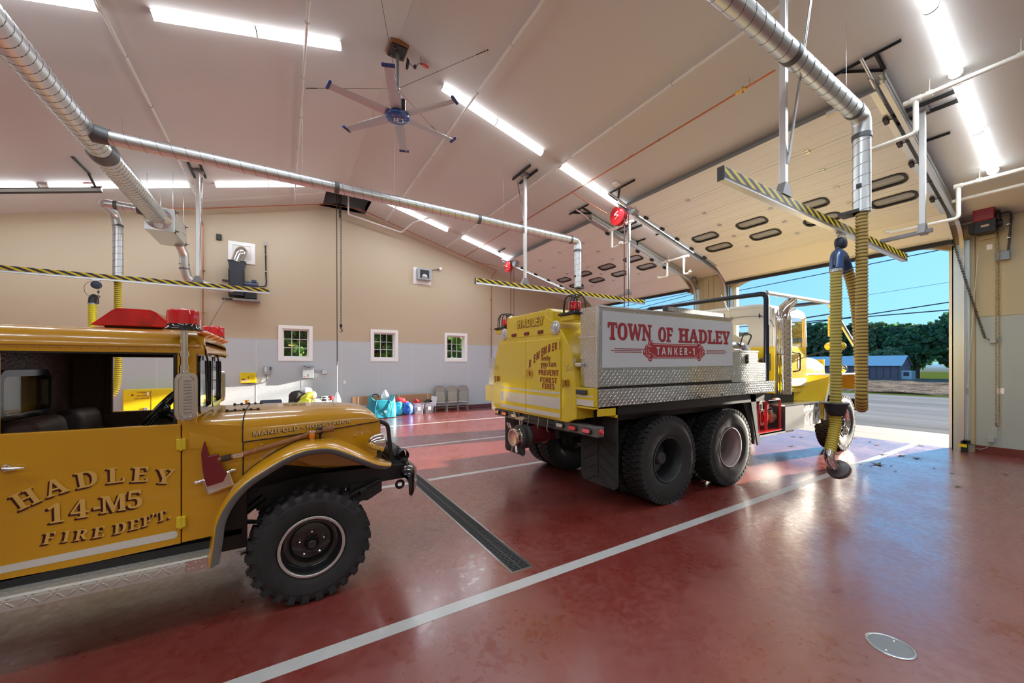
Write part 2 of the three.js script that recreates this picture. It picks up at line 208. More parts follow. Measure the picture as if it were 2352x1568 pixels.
// ---------- the building ----------
const RX = 1.65, RY = 7.1, SL = .2534, TH = Math.atan(SL), CO = Math.cos(TH), DW = 11.7, GZ = -13.75, LW = -8.4, BZ = 7;
const CE = x => RY - SL * Math.abs(x - RX);
const DOORS = [[-6.45, -1.95], [-12.12, -7.62]];
const TR = [1.62, 1.83, -6.6, -2.675]; // trench drain x0 x1 z0 z1
{ // floor with its trench
  const f = struct('floor', uvW(ext([[LW, GZ], [DW + .1, GZ], [DW + .1, BZ], [LW, BZ]], 'xz', -.2, .2, { holes: [[[TR[0], TR[2]], [TR[1], TR[2]], [TR[1], TR[3]], [TR[0], TR[3]]]] })), M.floor, 'glossy brick-red epoxy floor with white bay lines');
  for (const [z, w, x0, x1] of [[-2.512, .105, -6, 11.75], [-5.495, .1, -6, 11.75], [-7.93, .1, -6, 11.75], [-10.85, .1, -6, 11.75], [.1, .1, -6, 11.75]])
    for (const [a, b] of z < -2.6 && z > -6.6 ? [[x0, TR[0] - .03], [TR[1] + .03, x1]] : [[x0, x1]]) part(f, 'stripe', uvW(bb(a, b, -.01, .0012, z - w / 2, z + w / 2)), M.line, 'painted white bay line');
  const t = thing('trench_drain', 'long narrow steel trench drain with a slotted black grating let into the red floor', 'floor drain', [1.72, -.15, -4]);
  part(t, 'channel', [bb(TR[0], TR[1], -.15, -.14, TR[2], TR[3]), bb(TR[0], TR[0] + .008, -.15, -.02, TR[2], TR[3]), bb(TR[1] - .008, TR[1], -.15, -.02, TR[2], TR[3])], M.char);
  part(t, 'frame', [bb(TR[0] - .004, TR[0] + .012, -.03, .003, TR[2], TR[3]), bb(TR[1] - .012, TR[1] + .004, -.03, .003, TR[2], TR[3]), bb(TR[0], TR[1], -.03, .003, TR[3] - .012, TR[3] + .004), bb(TR[0], TR[1], -.03, .003, TR[2], TR[2] + .012)], M.steel);
  for (let k = 0; k < 8; k++) {
    const z0 = TR[3] - .014 - k * .49, z1 = z0 - .485, g = []; for (const x of [TR[0] + .018, (TR[0] + TR[1]) / 2, TR[1] - .018]) g.push(bb(x - .006, x + .006, -.025, .001, z1, z0));
    for (let j = 0; j < 20; j++) g.push(bb(TR[0] + .015, TR[1] - .015, -.02, 0, z1 + .006 + j * .0245, z1 + .017 + j * .0245)); part(t, 'grating', g, M.char);
  }
  const c = onFloor(2045, 1483), m = thing('cleanout_cover', 'small round metal floor cover set in the red floor near the lower edge', 'floor cover', [c[0], 0, c[1]]);
  part(m, 'ring', lathe([[.115, 0], [.115, .004], [.1, .005], [.1, 0]], 'y', [c[0], 0, c[1]], 36), M.steel); part(m, 'cover', lathe([[.098, 0], [.098, .003], [0, .0035]], 'y', [c[0], 0, c[1]], 36), M.midgrey);
  for (const a of [0, Math.PI]) part(m, 'screw', lathe([[.01, 0], [.01, .006], [0, .007]], 'y', [c[0] + .07 * Math.cos(a), 0, c[1] + .07 * Math.sin(a)], 10), M.steel);
}
function onFloor(u, v) { const S = Math.sin(YAW), C = Math.cos(YAW), d = EYE * FOC / (v - 838.24), xc = (u - 1176) / FOC; return [d * (S + xc * C), d * (-C + xc * S)]; }

// windows of the gable wall
const WIN = [-.116, 2.6, 5.30].map(x => [x, x + .94, 1.85, 2.96]);
{ // gable wall: tan above, grey panels below, red cove base
  const w = struct('wall_gable', ext([[LW, 0], [DW, 0], [DW, CE(DW)], [RX, RY], [LW, CE(LW)]], 'xy', GZ - .25, .25, { holes: WIN.map(([a, b, c, d]) => [[a + .09, c + .09], [b - .09, c + .09], [b - .09, d - .09], [a + .09, d - .09]]) }), M.tan, 'tan gable wall above a wainscot of light grey panels');
  const xs = [-8.4, -7.57, -6.4, -5.24, -4.07, -2.91, -1.85, -.683, .513, 1.671, 2.84, 4.005, 5.154, 6.315, 7.47, 8.63, 9.8, 10.95, 11.69];
  for (let i = 0; i < xs.length - 1; i++) { // each panel is cut round the windows
    const x0 = xs[i] + .004, x1 = xs[i + 1] - .004, y0 = .14, y1 = 2.5; let R = [[x0, x1, y0, y1]];
    for (const [a, b, c, d] of WIN) R = R.flatMap(([p, q, r, s]) => p >= b || q <= a || s <= c ? [[p, q, r, s]] : [[p, q, r, c], ...(p < a ? [[p, a, c, s]] : []), ...(q > b ? [[b, q, c, s]] : [])]);
    part(w, 'panel', R.map(([p, q, r, s]) => uvW(bb(p, q, r, s, GZ, GZ + .012))), M.grey);
    if (i) part(w, 'joint_strip', bb(xs[i] - .012, xs[i] + .012, .14, WIN.some(q => xs[i] > q[0] && xs[i] < q[1]) ? 1.85 : 2.5, GZ + .002, GZ + .016), M.seam);
  }
  part(w, 'cap_strip', [[LW, -.116], [.824, 2.6], [3.54, 5.3], [6.24, DW]].map(([a, b]) => bb(a, b, 2.495, 2.512, GZ, GZ + .018)), M.seam);
  struct('baseboard_gable', bb(LW, DW, 0, .15, GZ, GZ + .03, .008), M.cove, 'dark red cove base');
  WIN.forEach(([a, b, c, d], i) => {
    const n = thing('window_' + (i + 1), ['square white window left of the hanging chain, grilled in nine panes', 'square white window in the middle of three above the blue bags', 'square white window above the folding chairs, farthest along the wall'][i], 'window', [(a + b) / 2, c, GZ], { kind: 'structure' }); n.name = 'window_' + (i + 1); delete n.userData.category;
    const fr = (x0, x1, y0, y1, t, z0, z1) => [bb(x0, x1, y1 - t, y1, z0, z1), bb(x0, x1, y0, y0 + t, z0, z1), bb(x0, x0 + t, y0 + t, y1 - t, z0, z1), bb(x1 - t, x1, y0 + t, y1 - t, z0, z1)];
    part(n, 'casing', fr(a, b, c, d, .098, GZ, GZ + .028), M.trimWhite); part(n, 'jamb', fr(a + .088, b - .088, c + .088, d - .088, .022, GZ - .22, GZ + .004), M.trimWhite);
    const x0 = a + .11, x1 = b - .11, y0 = c + .11, y1 = d - .11; part(n, 'sash', fr(x0, x1, y0, y1, .04, GZ - .19, GZ - .14), M.trimWhite);
    for (let k = 1; k < 3; k++) { const x = x0 + .04 + (x1 - x0 - .08) * k / 3, y = y0 + .04 + (y1 - y0 - .08) * k / 3; part(n, 'muntin', bb(x - .008, x + .008, y0 + .04, y1 - .04, GZ - .178, GZ - .152), M.trimWhite); part(n, 'muntin', bb(x0 + .04, x1 - .04, y - .008, y + .008, GZ - .178, GZ - .152), M.trimWhite); }
    for (let k = 0; k < 9; k++) { const px = x0 + .04 + (x1 - x0 - .08) * ((k % 3) + .5) / 3, py = y0 + .04 + (y1 - y0 - .08) * (Math.floor(k / 3) + .5) / 3; part(n, 'pane', rect((x1 - x0 - .1) / 3, (y1 - y0 - .1) / 3).translate(px, py, GZ - .165), M.pane); }
  });
}
{ // door wall with its two arched openings
  const arch = ([a, b]) => { const m = (a + b) / 2, o = [[a, 0]]; for (let i = 0; i <= 14; i++) { const t = i / 14; o.push([a + (b - a) * t, 4.06 + .38 * (1 - (2 * t - 1) ** 2) ** .8]); } o.push([b, 0]); return o; };
  const out = [[GZ - .25, 0], ...arch(DOORS[1]), ...arch(DOORS[0]), [BZ, 0], [BZ, CE(DW)], [GZ - .25, CE(DW)]];
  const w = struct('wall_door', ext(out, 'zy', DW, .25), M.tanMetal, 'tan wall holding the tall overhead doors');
  // tan siding boards on the pier between the doors and on the wall at the right
  const board = (z0, z1, y0, y1, m = M.tanMetal) => part(w, 'panel', bb(DW - .018, DW, y0, y1, z0 + .006, z1 - .006, .004), m);
  for (const [a, b] of [[-7.5, -7.32], [-7.32, -7.14], [-7.14, -6.96], [-6.96, -6.6]]) board(a, b, .15, 4.54);
  for (const [a, b] of [[-1.83, -1.66]]) board(a, b, .15, 4.54);
  for (let z = -1.66, k = 0; z < 6.6; z += k++ ? .36 : .28) board(z, Math.min(z + (k ? .36 : .28), BZ), 2.66, 4.54);
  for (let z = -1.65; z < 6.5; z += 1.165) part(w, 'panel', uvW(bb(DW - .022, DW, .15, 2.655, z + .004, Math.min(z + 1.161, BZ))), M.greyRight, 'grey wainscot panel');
  for (let z = -1.45; z < 3; z += .58) for (const y of [.5, 1.1, 1.7, 2.3]) part(w, 'screw', ball(.008, DW - .022, y, z, [.4, 1, 1], 6), M.seam);
  struct('baseboard_right', bb(DW - .045, DW - .02, 0, .15, -1.66, BZ), M.cove, 'dark red cove base'); struct('baseboard_pier', bb(DW - .045, DW, 0, .15, -7.5, -6.55), M.cove, 'dark red cove base');
  DOORS.forEach(([a, b], i) => { const n = struct('trim_' + (i + 1), [bb(DW + .18, DW + .31, 0, 4.1, a - .02, a + .09), bb(DW + .18, DW + .31, 0, 4.1, b - .09, b + .02)], M.trimWhite, 'white outer door jambs'); part(n, 'jamb_channel', [bb(DW - .03, DW + .2, 0, 4.14, a - .005, a + .012), bb(DW - .03, DW - .02, 0, 4.14, a - .09, a + .012)], M.galvPale); part(n, 'jamb_channel', [bb(DW - .03, DW + .2, 0, 4.14, b - .012, b + .005), bb(DW - .03, DW - .02, 0, 4.14, b - .012, b + .09)], M.galvPale); n.name = 'trim_' + (i + 1); });
  struct('wall_left', bb(LW - .25, LW, 0, CE(LW), GZ - .25, BZ), M.tan); struct('wall_back', ext([[LW - .25, 0], [DW + .25, 0], [DW + .25, CE(DW) + .3], [RX, RY + .3], [LW - .25, CE(LW) + .3]], 'xy', BZ, .25), M.tan);
}
{ // ceiling: two slopes, with a dark hatch at the ridge by the gable
  const hx0 = 1.12, hx1 = 2.42, hz = -12.62, sl = (x0, x1, z0, z1) => ext([[x0, CE(x0)], [x1, CE(x1)], [x1, CE(x1) + .22], [x0, CE(x0) + .22]], 'xy', z0, z1 - z0);
  const c = struct('ceiling', [sl(LW - .6, RX, hz, BZ + .25), sl(RX, DW + .6, hz, BZ + .25), sl(LW - .6, hx0, GZ - .5, hz), sl(hx1, DW + .6, GZ - .5, hz)].map(g => uvW(g)), M.ceiling, 'white ceiling following both slopes of the roof');
  part(c, 'ridge_bead', bb(RX - .012, RX + .012, RY - .006, RY, hz, BZ), M.ceiling);
  part(c, 'hatch', [bb(hx0 - .1, hx0, CE(hx0) + .01, 8.1, GZ, hz), bb(hx1, hx1 + .1, CE(hx1) + .01, 8.1, GZ, hz), bb(hx0 - .1, hx1 + .1, RY + .2, 8.1, hz, hz + .1), bb(hx0 - .1, hx1 + .1, 6.9, 8.1, GZ - .1, GZ), bb(hx0 - .1, hx1 + .1, 8.1, 8.2, GZ - .1, hz + .1)], M.midgrey, 'dark grey hatch at the ridge above the gable wall');
  part(c, 'hatch', [bb(hx0 - .1, hx0, CE(hx0) - .0, 8.1, GZ, hz)], M.midgrey);
}
// overhead doors, raised under the roof slope
const DX = 7.1, DY = 5.56;
const slope = g => g.rotateZ(-TH).translate(DX, DY, 0); // local: x down the slope, y away from the room, z along the wall
DOORS.forEach(([a0, b0], n) => {
  const dz = n ? -5.7 : 0, a = -6.4 + dz, b = -1.9 + dz, cut = [.0, .66, 1.30, 1.93, 2.58, 3.2, 3.85], wz = [-5.76, -4.63, -3.51, -2.4].map(z => z + dz);
  const d = thing('door_' + (n + 1), n ? 'farther raised overhead door of white panels behind the tanker body' : 'nearer raised overhead door of white panels over the open bay', '', [DX, DY, (a + b) / 2], { kind: 'structure' }); d.name = 'door_' + (n + 1);
  for (let i = 0; i < 6; i++) {
    const x0 = cut[i] + .004, x1 = cut[i + 1] - .004, holes = i === 3 || i === 4 ? wz.map(z => rrect(z - .30, z + .30, (x0 + x1) / 2 - .145, (x0 + x1) / 2 + .145, .1).map(([p, q]) => [q, p])) : [];
    part(d, 'panel', slope(ext([[x0, a], [x1, a], [x1, b], [x0, b]], 'xz', 0, .05, { holes })), M.doorWhite);
    part(d, 'rib', [0.15, .5, .85].map(t => slope(bb(x0 + t * (x1 - x0) - .002, x0 + t * (x1 - x0) + .002, -.003, 0, a + .06, b - .06))), M.doorWhite);
    for (const z of [a + .03, b - .03]) part(d, 'stile', slope(bb(x0, x1, -.006, 0, z - .035, z + .035)), M.galv);
    for (const h of holes) {
      const xm = (x0 + x1) / 2, zm = h.reduce((s, p) => s + p[1], 0) / h.length, ring = (o, r) => rrect(xm - .145 - o, xm + .145 + o, zm - .30 - o, zm + .30 + o, r);
      const w = part(d, 'window', slope(ext(ring(.025, .12), 'xz', -.018, .075, { holes: [ring(-.012, .095)] })), M.dark); part(w, 'pane', slope(ext(ring(-.008, .095), 'xz', .02, .004)), M.acrylic);
    }
    if (i) for (const z of [-2.955, -4.09, -5.2].map(z => z + dz)) { if ((z === -5.2 + dz) || i < 6) part(d, 'hinge', [slope(bb(cut[i] - .05, cut[i] + .05, -.012, 0, z - .035, z + .035)), slope(rod([cut[i], -.018, z - .04], [cut[i], -.018, z + .04], .01))], M.galv); }
    if (i) for (const z of [a + .06, b - .06]) part(d, 'roller_hinge', [slope(bb(cut[i] - .06, cut[i] + .06, -.05, 0, z - .02, z + .03)), slope(rod([cut[i], -.03, z], [cut[i], -.03, z + (z > (a + b) / 2 ? .12 : -.12)], .008))], M.dark);
  }
  part(d, 'top_edge', slope(bb(-.006, .006, -.01, .06, a, b)), M.midgrey);
  // lowest section, already turning down on the curve of the track
  const p = [DX + 3.854 * CO, DY - 3.854 * Math.sin(TH)], q = [11.36, 4.21];
  const bot = ext([[p[0], p[1]], [q[0], q[1]], [q[0] + .04, q[1] + .035], [p[0] + .02, p[1] + .05]], 'xy', a, b - a); part(d, 'panel', bot, M.doorWhite);
  part(d, 'bottom_seal', bb(q[0] - .02, q[0] + .06, q[1] - .085, q[1] - .005, a, b, .01), M.rubberSeal, 'black rubber bottom seal'); part(d, 'bottom_rail', bar([q[0] - .03, q[1] + .02, a + .05], [q[0] - .03, q[1] + .02, b - .05], .05, .035), M.creamRail);
  if (!n) part(d, 'sensor_tag', slope(bb(-.04, .03, -.09, -.02, -2.45, -2.25)), M.cream);
  // tracks on both sides
  [[a - .1, 0], [b + .06, 1]].forEach(([z, right]) => {
    const t = thing('door_track', ['left', 'right'][right] && (n ? (right ? 'galvanised roller track on the near side of the farther door' : 'galvanised roller track on the far side of the farther door, under the small red reel') : (right ? 'galvanised roller track beside the right jamb of the open door' : 'galvanised roller track between the two doors, beside the big red reel')), 'door track', [11.6, 0, z], { group: 'overhead door tracks' });
    const path = [[11.62, 0], [11.62, 3.75], ...[...Array(9)].map((_, i) => { const t = i / 8, A = [11.62, 3.75], B = [11.62, 4.42], C2 = [11.0, 4.575]; return [0, 1].map(k => (1 - t) ** 2 * A[k] + 2 * t * (1 - t) * B[k] + t * t * C2[k]); }), [7.0, 5.59]];
    const wall = (o0, o1, z0, z1) => { const N = path.map((p, i) => { const A = path[Math.max(i - 1, 0)], B = path[Math.min(i + 1, path.length - 1)], l = Math.hypot(B[0] - A[0], B[1] - A[1]); return [(B[1] - A[1]) / l, -(B[0] - A[0]) / l]; }); const S = (o) => path.map((p, i) => [p[0] + N[i][0] * o, p[1] + N[i][1] * o]); return skin(S(o0).map((p, i) => { const q2 = S(o1)[i]; return [[...p, z0], [...q2, z0], [...q2, z1], [...p, z1], [...p, z0]]; }), { flat: true }); };
    const s = right ? 1 : -1; part(t, 'rail', [wall(-.035, -.03, z, z + s * .06), wall(.03, .035, z, z + s * .06), wall(-.035, .035, z + s * .055, z + s * .06)], M.galv);
    part(t, 'angle', [slope(bb(-.15, 4.0, .04, .1, z + s * .062, z + s * .068)), slope(bb(-.15, 4.0, .095, .101, z + s * .0, z + s * .062)), bb(11.66, 11.7, 0, 4.2, z - s * .02, z + s * .11), bb(11.58, 11.7, 0, 4.2, z + s * .062, z + s * .068)], M.galvPale);
    const hz = right ? [z + .3, z - .45] : [z - .05, z + .75], hy = CE(6.66) - .03; // perforated hanger: bar on the ceiling, drop and brace
    const perf = (A, B) => { const g = [bar(A, B, .045, .004), bar(A, B, .004, .045)]; return g; };
    part(t, 'hanger', perf([6.65, hy, hz[0]], [6.65, hy, hz[1]]), M.perf); part(t, 'hanger', perf([6.68, hy, z + s * .06], [6.98, 5.72, z + s * .06]), M.perf); part(t, 'brace', perf([6.66, hy, z - s * .3], [6.97, 5.72, z + s * .05]), M.perf);
    part(t, 'hanger', perf([8.75, CE(8.75) - .02, z + s * .07], [8.75, 5.17, z + s * .07]), M.perf); part(t, 'hanger', perf([8.75, CE(8.75) - .02, z + s * .0], [8.75, CE(8.75) - .02, z + s * .35]), M.perf);
    part(t, 'bumper_spring', [rod([6.9, 5.66, z - s * .06], [7.42, 5.5, z - s * .06], .03), rod([6.55, 5.78, z - s * .06], [6.95, 5.66, z - s * .06], .02)], M.galv);
  });
});
// tube lights: three rows down both slopes and one behind the viewer
const ROWS = [[-12.05, 'row beside the gable wall'], [-6.62, 'row passing the ceiling fan'], [-1.24, 'row right of the open door'], [4.1, 'row behind the viewer']];
const SEG = [[.85, 3.11], [3.6, 5.93], [6.07, 8.4]];
for (const [z, where] of ROWS) for (const sd of [1, -1]) SEG.forEach(([a, b], k) => {
  const L = b - a, xm = RX + sd * (a + b) / 2, y = CE(xm) - .055, t = thing('tube_light', `strip light ${k + 1 === 1 ? 'nearest' : k === 1 ? 'second from' : 'third from'} the ridge, ${sd > 0 ? 'door' : 'far'} slope, ${where}`, 'ceiling light', [0, 0, 0], { group: 'LED strip lights' });
  const len = L / CO; part(t, 'housing', bb(-len / 2, len / 2, .02, .055, -.045, .045), M.trimWhite);
  for (const s of [-1, 1]) { part(t, 'lens', ext([[-.062, .02], [-.058, -.02], [-.035, -.048], [0, -.056], [.035, -.048], [.058, -.02], [.062, .02]], 'zy', s < 0 ? -len / 2 + .012 : .008, len / 2 - .02), M.glow); part(t, 'end_cap', ext([[-.066, .03], [-.062, -.022], [-.037, -.052], [0, -.06], [.037, -.052], [.062, -.022], [.066, .03]], 'zy', s < 0 ? -len / 2 : len / 2 - .012, .012), M.trimWhite); }
  part(t, 'joint', ext([[-.064, .03], [-.06, -.022], [-.036, -.05], [0, -.058], [.036, -.05], [.06, -.022], [.064, .03]], 'zy', -.008, .016), M.midgrey);
  t.position.set(xm, y, z); t.rotation.z = -sd * TH;
  const n = V(sd * SL, 1, 0).normalize(), l = new THREE.RectAreaLight(new THREE.Color(.80, .92, 1), LAMP.strip, len - .05, .11); l.up.set(0, 0, 1); l.position.set(xm, y, z).addScaledVector(n, -.064); l.lookAt(l.position.clone().sub(n)); scene.add(l);
});

// ---------- outside ----------
{
  const g = (x0, x1, z0, z1, y0, y1 = y0) => uvW(skin([[[x0, y0, z1], [x0, y0, z0]], [[x1, y1, z1], [x1, y1, z0]]], { flat: true }));
  struct('ground_apron', bb(DW + .1, 14.2, -.2, -.008, -30, 30), M.concrete, 'pale concrete apron before the doors');
  struct('driveway', bb(14.2, 24, -.25, -.03, -60, 40), M.asphalt); const r = struct('road', bb(24, 31, -.3, -.06, -120, 90), M.asphalt);
  struct('ground_verge', bb(31, 33.5, -.4, -.1, -160, 120), M.verge);
  // ploughed field with real furrows, falling gently away
  const N = 150, rows = []; for (let i = 0; i <= N; i++) { const x = 33.5 + 100 * i / N, row = []; for (let j = 0; j <= 110; j++) { const z = -110 + 2 * j, t = x * .82 + z * .35; row.push([x, -.1 - .016 * (x - 33.5) + .13 * Math.sin(t * 2.1) + .10 * (hash(i, j, 5) - .5), z]); } rows.push(row); }
  struct('field', uvW(skin(rows)), M.soil, 'brown ploughed field with furrows');
  struct('ground_meadow', g(133, 260, -160, 140, -1.7, -1.5), M.verge); struct('ground_yard', bb(-60, DW, -.6, -.2, -90, GZ - .25), M.verge);
  struct('ground_back', bb(LW - 40, 14.2, -.6, -.21, GZ - .25, 50), M.verge);
}

// ---------- wheels ----------
function wheelParts(owner, c, side, o) { // c: centre of the tyre; side +1 faces +z
  const { R, w, rim, lugs, dish, tread } = o, F = g => { if (side < 0) g.rotateY(Math.PI); return g.translate(...c); }, h = w / 2;
  const prof = [[rim - .012, -.36 * w], [rim + .02, -.44 * w], [rim + (R - rim) * .35, -.5 * w], [rim + (R - rim) * .62, -.5 * w], [R - .05, -.475 * w], [R - .022, -.44 * w], [R - .018, -.3 * w], [R - .016, 0], [R - .018, .3 * w], [R - .022, .44 * w], [R - .05, .475 * w], [rim + (R - rim) * .62, .5 * w], [rim + (R - rim) * .58, .505 * w], [rim + (R - rim) * .35, .5 * w], [rim + .02, .44 * w], [rim - .012, .36 * w]];
  const g = [lathe(prof, 'z', [0, 0, 0], 56)];
  const block = (a, r0, r1, z0, z1, tw, lean) => { const b = new THREE.BoxGeometry(tw, r1 - r0, z1 - z0).toNonIndexed(); const p = b.attributes.position; for (let i = 0; i < p.count; i++) p.setX(i, p.getX(i) + lean * (p.getZ(i))); b.computeVertexNormals(); return b.translate(0, (r0 + r1) / 2, (z0 + z1) / 2).rotateZ(a); };
  for (let i = 0; i < lugs; i++) for (const s of [-1, 1]) {
    const a = (i + (s > 0 ? .5 : 0)) * 2 * Math.PI / lugs, p = 2 * Math.PI * R / lugs;
    if (tread === 'mud') { g.push(block(a, R - .03, R, s > 0 ? .03 * w : -.44 * w, s > 0 ? .44 * w : -.03 * w, p * .40, s * .22), block(a + s * .0, R - .03, R - .001, s > 0 ? .2 * w : -.46 * w, s > 0 ? .46 * w : -.2 * w, p * .24, s * .22)); g.push(block(a, R - .062, R - .012, s > 0 ? .40 * w : -.495 * w, s > 0 ? .495 * w : -.40 * w, p * .46, 0)); }
    else { g.push(block(a, R - .03, R, s > 0 ? .26 * w : -.46 * w, s > 0 ? .46 * w : -.26 * w, p * .74, s * .15), block(a + Math.PI / lugs * .7, R - .03, R - .002, s > 0 ? .01 * w : -.24 * w, s > 0 ? .24 * w : -.01 * w, p * .78, -s * .3), block(a, R - .055, R - .014, s > 0 ? .42 * w : -.49 * w, s > 0 ? .49 * w : -.42 * w, p * .66, 0)); }
  }
  const t = part(owner, 'wheel', uvW(F(mg(g))), M.rubber, o.label);
  part(t, 'rim', F(mg([lathe([[rim, .4 * w], [rim + .008, .455 * w], [rim - .004, .455 * w], [rim - .012, .3 * w], [rim - .03, .1 * w], [rim - .035, -.45 * w], [rim, -.45 * w]], 'z', [0, 0, 0], 48), lathe(dish.map(p => [p[0], p[1]]), 'z', [0, 0, 0], 48)])), o.rimMat);
  if (o.ring) part(t, 'trim_ring', F(lathe([[rim - .012, .46 * w], [rim - .008, .475 * w], [rim + .003, .475 * w], [rim + .008, .455 * w], [rim - .014, .44 * w]], 'z', [0, 0, 0], 56)), o.ring);
  part(t, 'hub', F(mg(o.hub)), o.hubMat);
  for (let k = 0; k < o.nuts; k++) { const a = (k / o.nuts) * 2 * Math.PI + Math.PI / 2; part(t, 'lug_nut', F(lathe([[0, o.nutZ + .035], [.012, o.nutZ + .03], [.015, o.nutZ + .016], [.014, o.nutZ]], 'z', [o.nutR * Math.cos(a), o.nutR * Math.sin(a), 0], 10)), o.nutMat); }
  if (o.text) part(t, 'lettering', F(skin([rim + (R - rim) * .16, rim + (R - rim) * .62].map((r, i) => [...Array(61)].map((_, j) => { const a = j / 60 * 2 * Math.PI; return [r * Math.cos(a), r * Math.sin(a), (i ? .508 : .475) * w]; })))), o.text);
  return t;
}
const ringText = (words, fill, W = 2048, H = 160) => decal(W, H, x => { x.clearRect(0, 0, W, H); x.fillStyle = fill; x.textAlign = 'center'; x.textBaseline = 'middle'; for (const [s, at, size, sp] of words) { x.font = `bold ${size}px sans-serif`; const cw = sp || size * .8; [...s].forEach((ch, i) => { x.save(); x.translate(((at * W + (i - (s.length - 1) / 2) * -cw) % W + W) % W, H * .5); x.scale(-1, 1); x.fillText(ch, 0, 0); x.restore(); }); } }, .6);
const GOLD = '#d9aa58', MAROON = '#3a0508';

// ---------- the yellow hose truck ----------
const ZD = -3.26, ZC = -3.83, HW = .57, mz = z => 2 * ZC - z; // mz mirrors to the far side
{
  const t = thing('fire_truck', 'old yellow hose truck with an open side window and red roof lights', 'truck', [-.6, 0, ZC]);
  // running gear
  const W = { R: .405, w: .225, rim: .213, lugs: 26, tread: 'mud', rimMat: M.gloss, ring: M.alu, hubMat: M.gloss, nutMat: M.chrome, nuts: 5, nutR: .085, nutZ: .012, dish: [[.2, .02], [.17, -.012], [.14, -.006], [.125, .012], [.06, .014], [.045, .012], [0, .012]], hub: [lathe([[.05, 0], [.05, .03], [.042, .042], [.03, .05], [.03, .062], [.022, .066], [.012, .06], [0, .06]], 'z')], text: ringText([['6W4', .5, 60, 60], ['GROUND', .0, 60, 60]], '#26241f') };
  for (let k = 0; k < 5; k++) W.hub.push(rod([.05 * Math.sin(k * 1.257 + .6), .05 * Math.cos(k * 1.257 + .6), .02], [.05 * Math.sin(k * 1.257 + .6), .05 * Math.cos(k * 1.257 + .6), .045], .006));
  const wz = -3.2; wheelParts(t, [.185, .403, wz], 1, W); wheelParts(t, [.185, .403, mz(wz)], -1, W); wheelParts(t, [-2.35, .403, wz], 1, W); wheelParts(t, [-2.35, .403, mz(wz)], -1, W);
  part(t, 'axle', [rod([.185, .4, wz - .1], [.185, .4, mz(wz) + .1], .05), ball(.13, .185, .4, ZC + .1), rod([-2.35, .4, wz - .1], [-2.35, .4, mz(wz) + .1], .05), ball(.14, -2.35, .4, ZC)], M.black);
  for (const z of [-3.47, mz(-3.47)]) {
    part(t, 'chassis_rail', [ext([[-3.2, .6], [-.5, .6], [.3, .69], [.95, .70], [.98, .82], [.2, .84], [-.4, .76], [-3.2, .76]], 'xy', z - .03, .06), ext([[.48, .60], [.62, .56], [.74, .62], [.74, .72], [.48, .72]], 'xy', z - .02, .07)], M.dark);
    part(t, 'leaf_spring', [.0, .018, .036, .054].map((d, k) => sweep(smooth([[.185 - .52 + k * .1, .57 - d * .4, z + .04], [.185, .49 - d, z + .04], [.185 + .5 - k * .1, .6 - d * .4, z + .04]], 12), .012, 6)), M.black);
    part(t, 'fender_brace', [rod([-.35, .55, z + .05], [-.12, .72, z + .02], .03), rod([.5, .72, z], [.5, .6, z], .04)], M.black);
  }
  part(t, 'drag_link', [rod([.30, .60, -3.33], [.72, .72, -3.42], .018), rod([.55, .655, -3.39], [.6, .668, -3.4], .03), rod([-.55, .66, -3.33], [-.28, .8, -3.4], .035)], M.black);
  part(t, 'wheel_well', [1, -1].flatMap(s => { const q = z => s > 0 ? z : mz(z); return [bb(-.42, -.22, .42, .99, q(-3.36), q(-3.30)), skin([[[-.44, .4, q(-3.5)], [-.42, .95, q(-3.5)]], [[-.42, .4, q(-3.28)], [-.30, .93, q(-3.28)]]]), skin([[[-.30, .70, q(-3.44)], [-.30, 1.05, q(-3.40)]], [[.0, .78, q(-3.46)], [.0, .99, q(-3.44)]], [[.75, .78, q(-3.6)], [.75, .87, q(-3.58)]]])]; }), M.black);
  part(t, 'inner_fender', [skin([[[-.02, .96, -3.40], [-.02, 1.15, -3.38]], [[.3, .875, -3.46], [.3, 1.15, -3.41]], [[.76, .83, -3.54], [.76, 1.0, -3.52]]]), skin([[[-.02, .96, mz(-3.40)], [-.02, 1.15, mz(-3.38)]], [[.76, .80, mz(-3.54)], [.76, 1.0, mz(-3.52)]]])], M.yel);
  // engine bonnet and its sides
  const hs = [[-.238, .57, 1.378, 1.178], [.0, .53, 1.377, 1.187], [.3, .465, 1.372, 1.2], [.5, .42, 1.36, 1.212], [.6, .398, 1.345, 1.219], [.67, .385, 1.32, 1.223], [.71, .372, 1.285, 1.225], [.728, .36, 1.24, 1.226]];
  const sec = (x, w, yt, yb, n = 3.3, k = 28) => [...Array(k + 1)].map((_, i) => { const a = Math.PI * i / k, c = Math.cos(a), s = Math.sin(a); return [x, yb + (yt - yb) * Math.abs(s) ** (2 / n), ZC + w * Math.sign(c) * Math.abs(c) ** (2 / n)]; });
  part(t, 'bonnet', [skin(hs.map(s => sec(...s))), skin([sec(...hs[7]), sec(.73, .3, 1.235, 1.226)])], M.yel);
  part(t, 'bonnet_seam', sweep(sec(-.242, .571, 1.378, 1.178, 3.3, 40), .0045, 6), M.joint);
  part(t, 'cowl_top', skin([sec(-.245, .57, 1.377, 1.16, 3.3), sec(-.40, .572, 1.372, 1.16, 4), sec(-.53, .573, 1.368, 1.16, 6)]), M.yel);
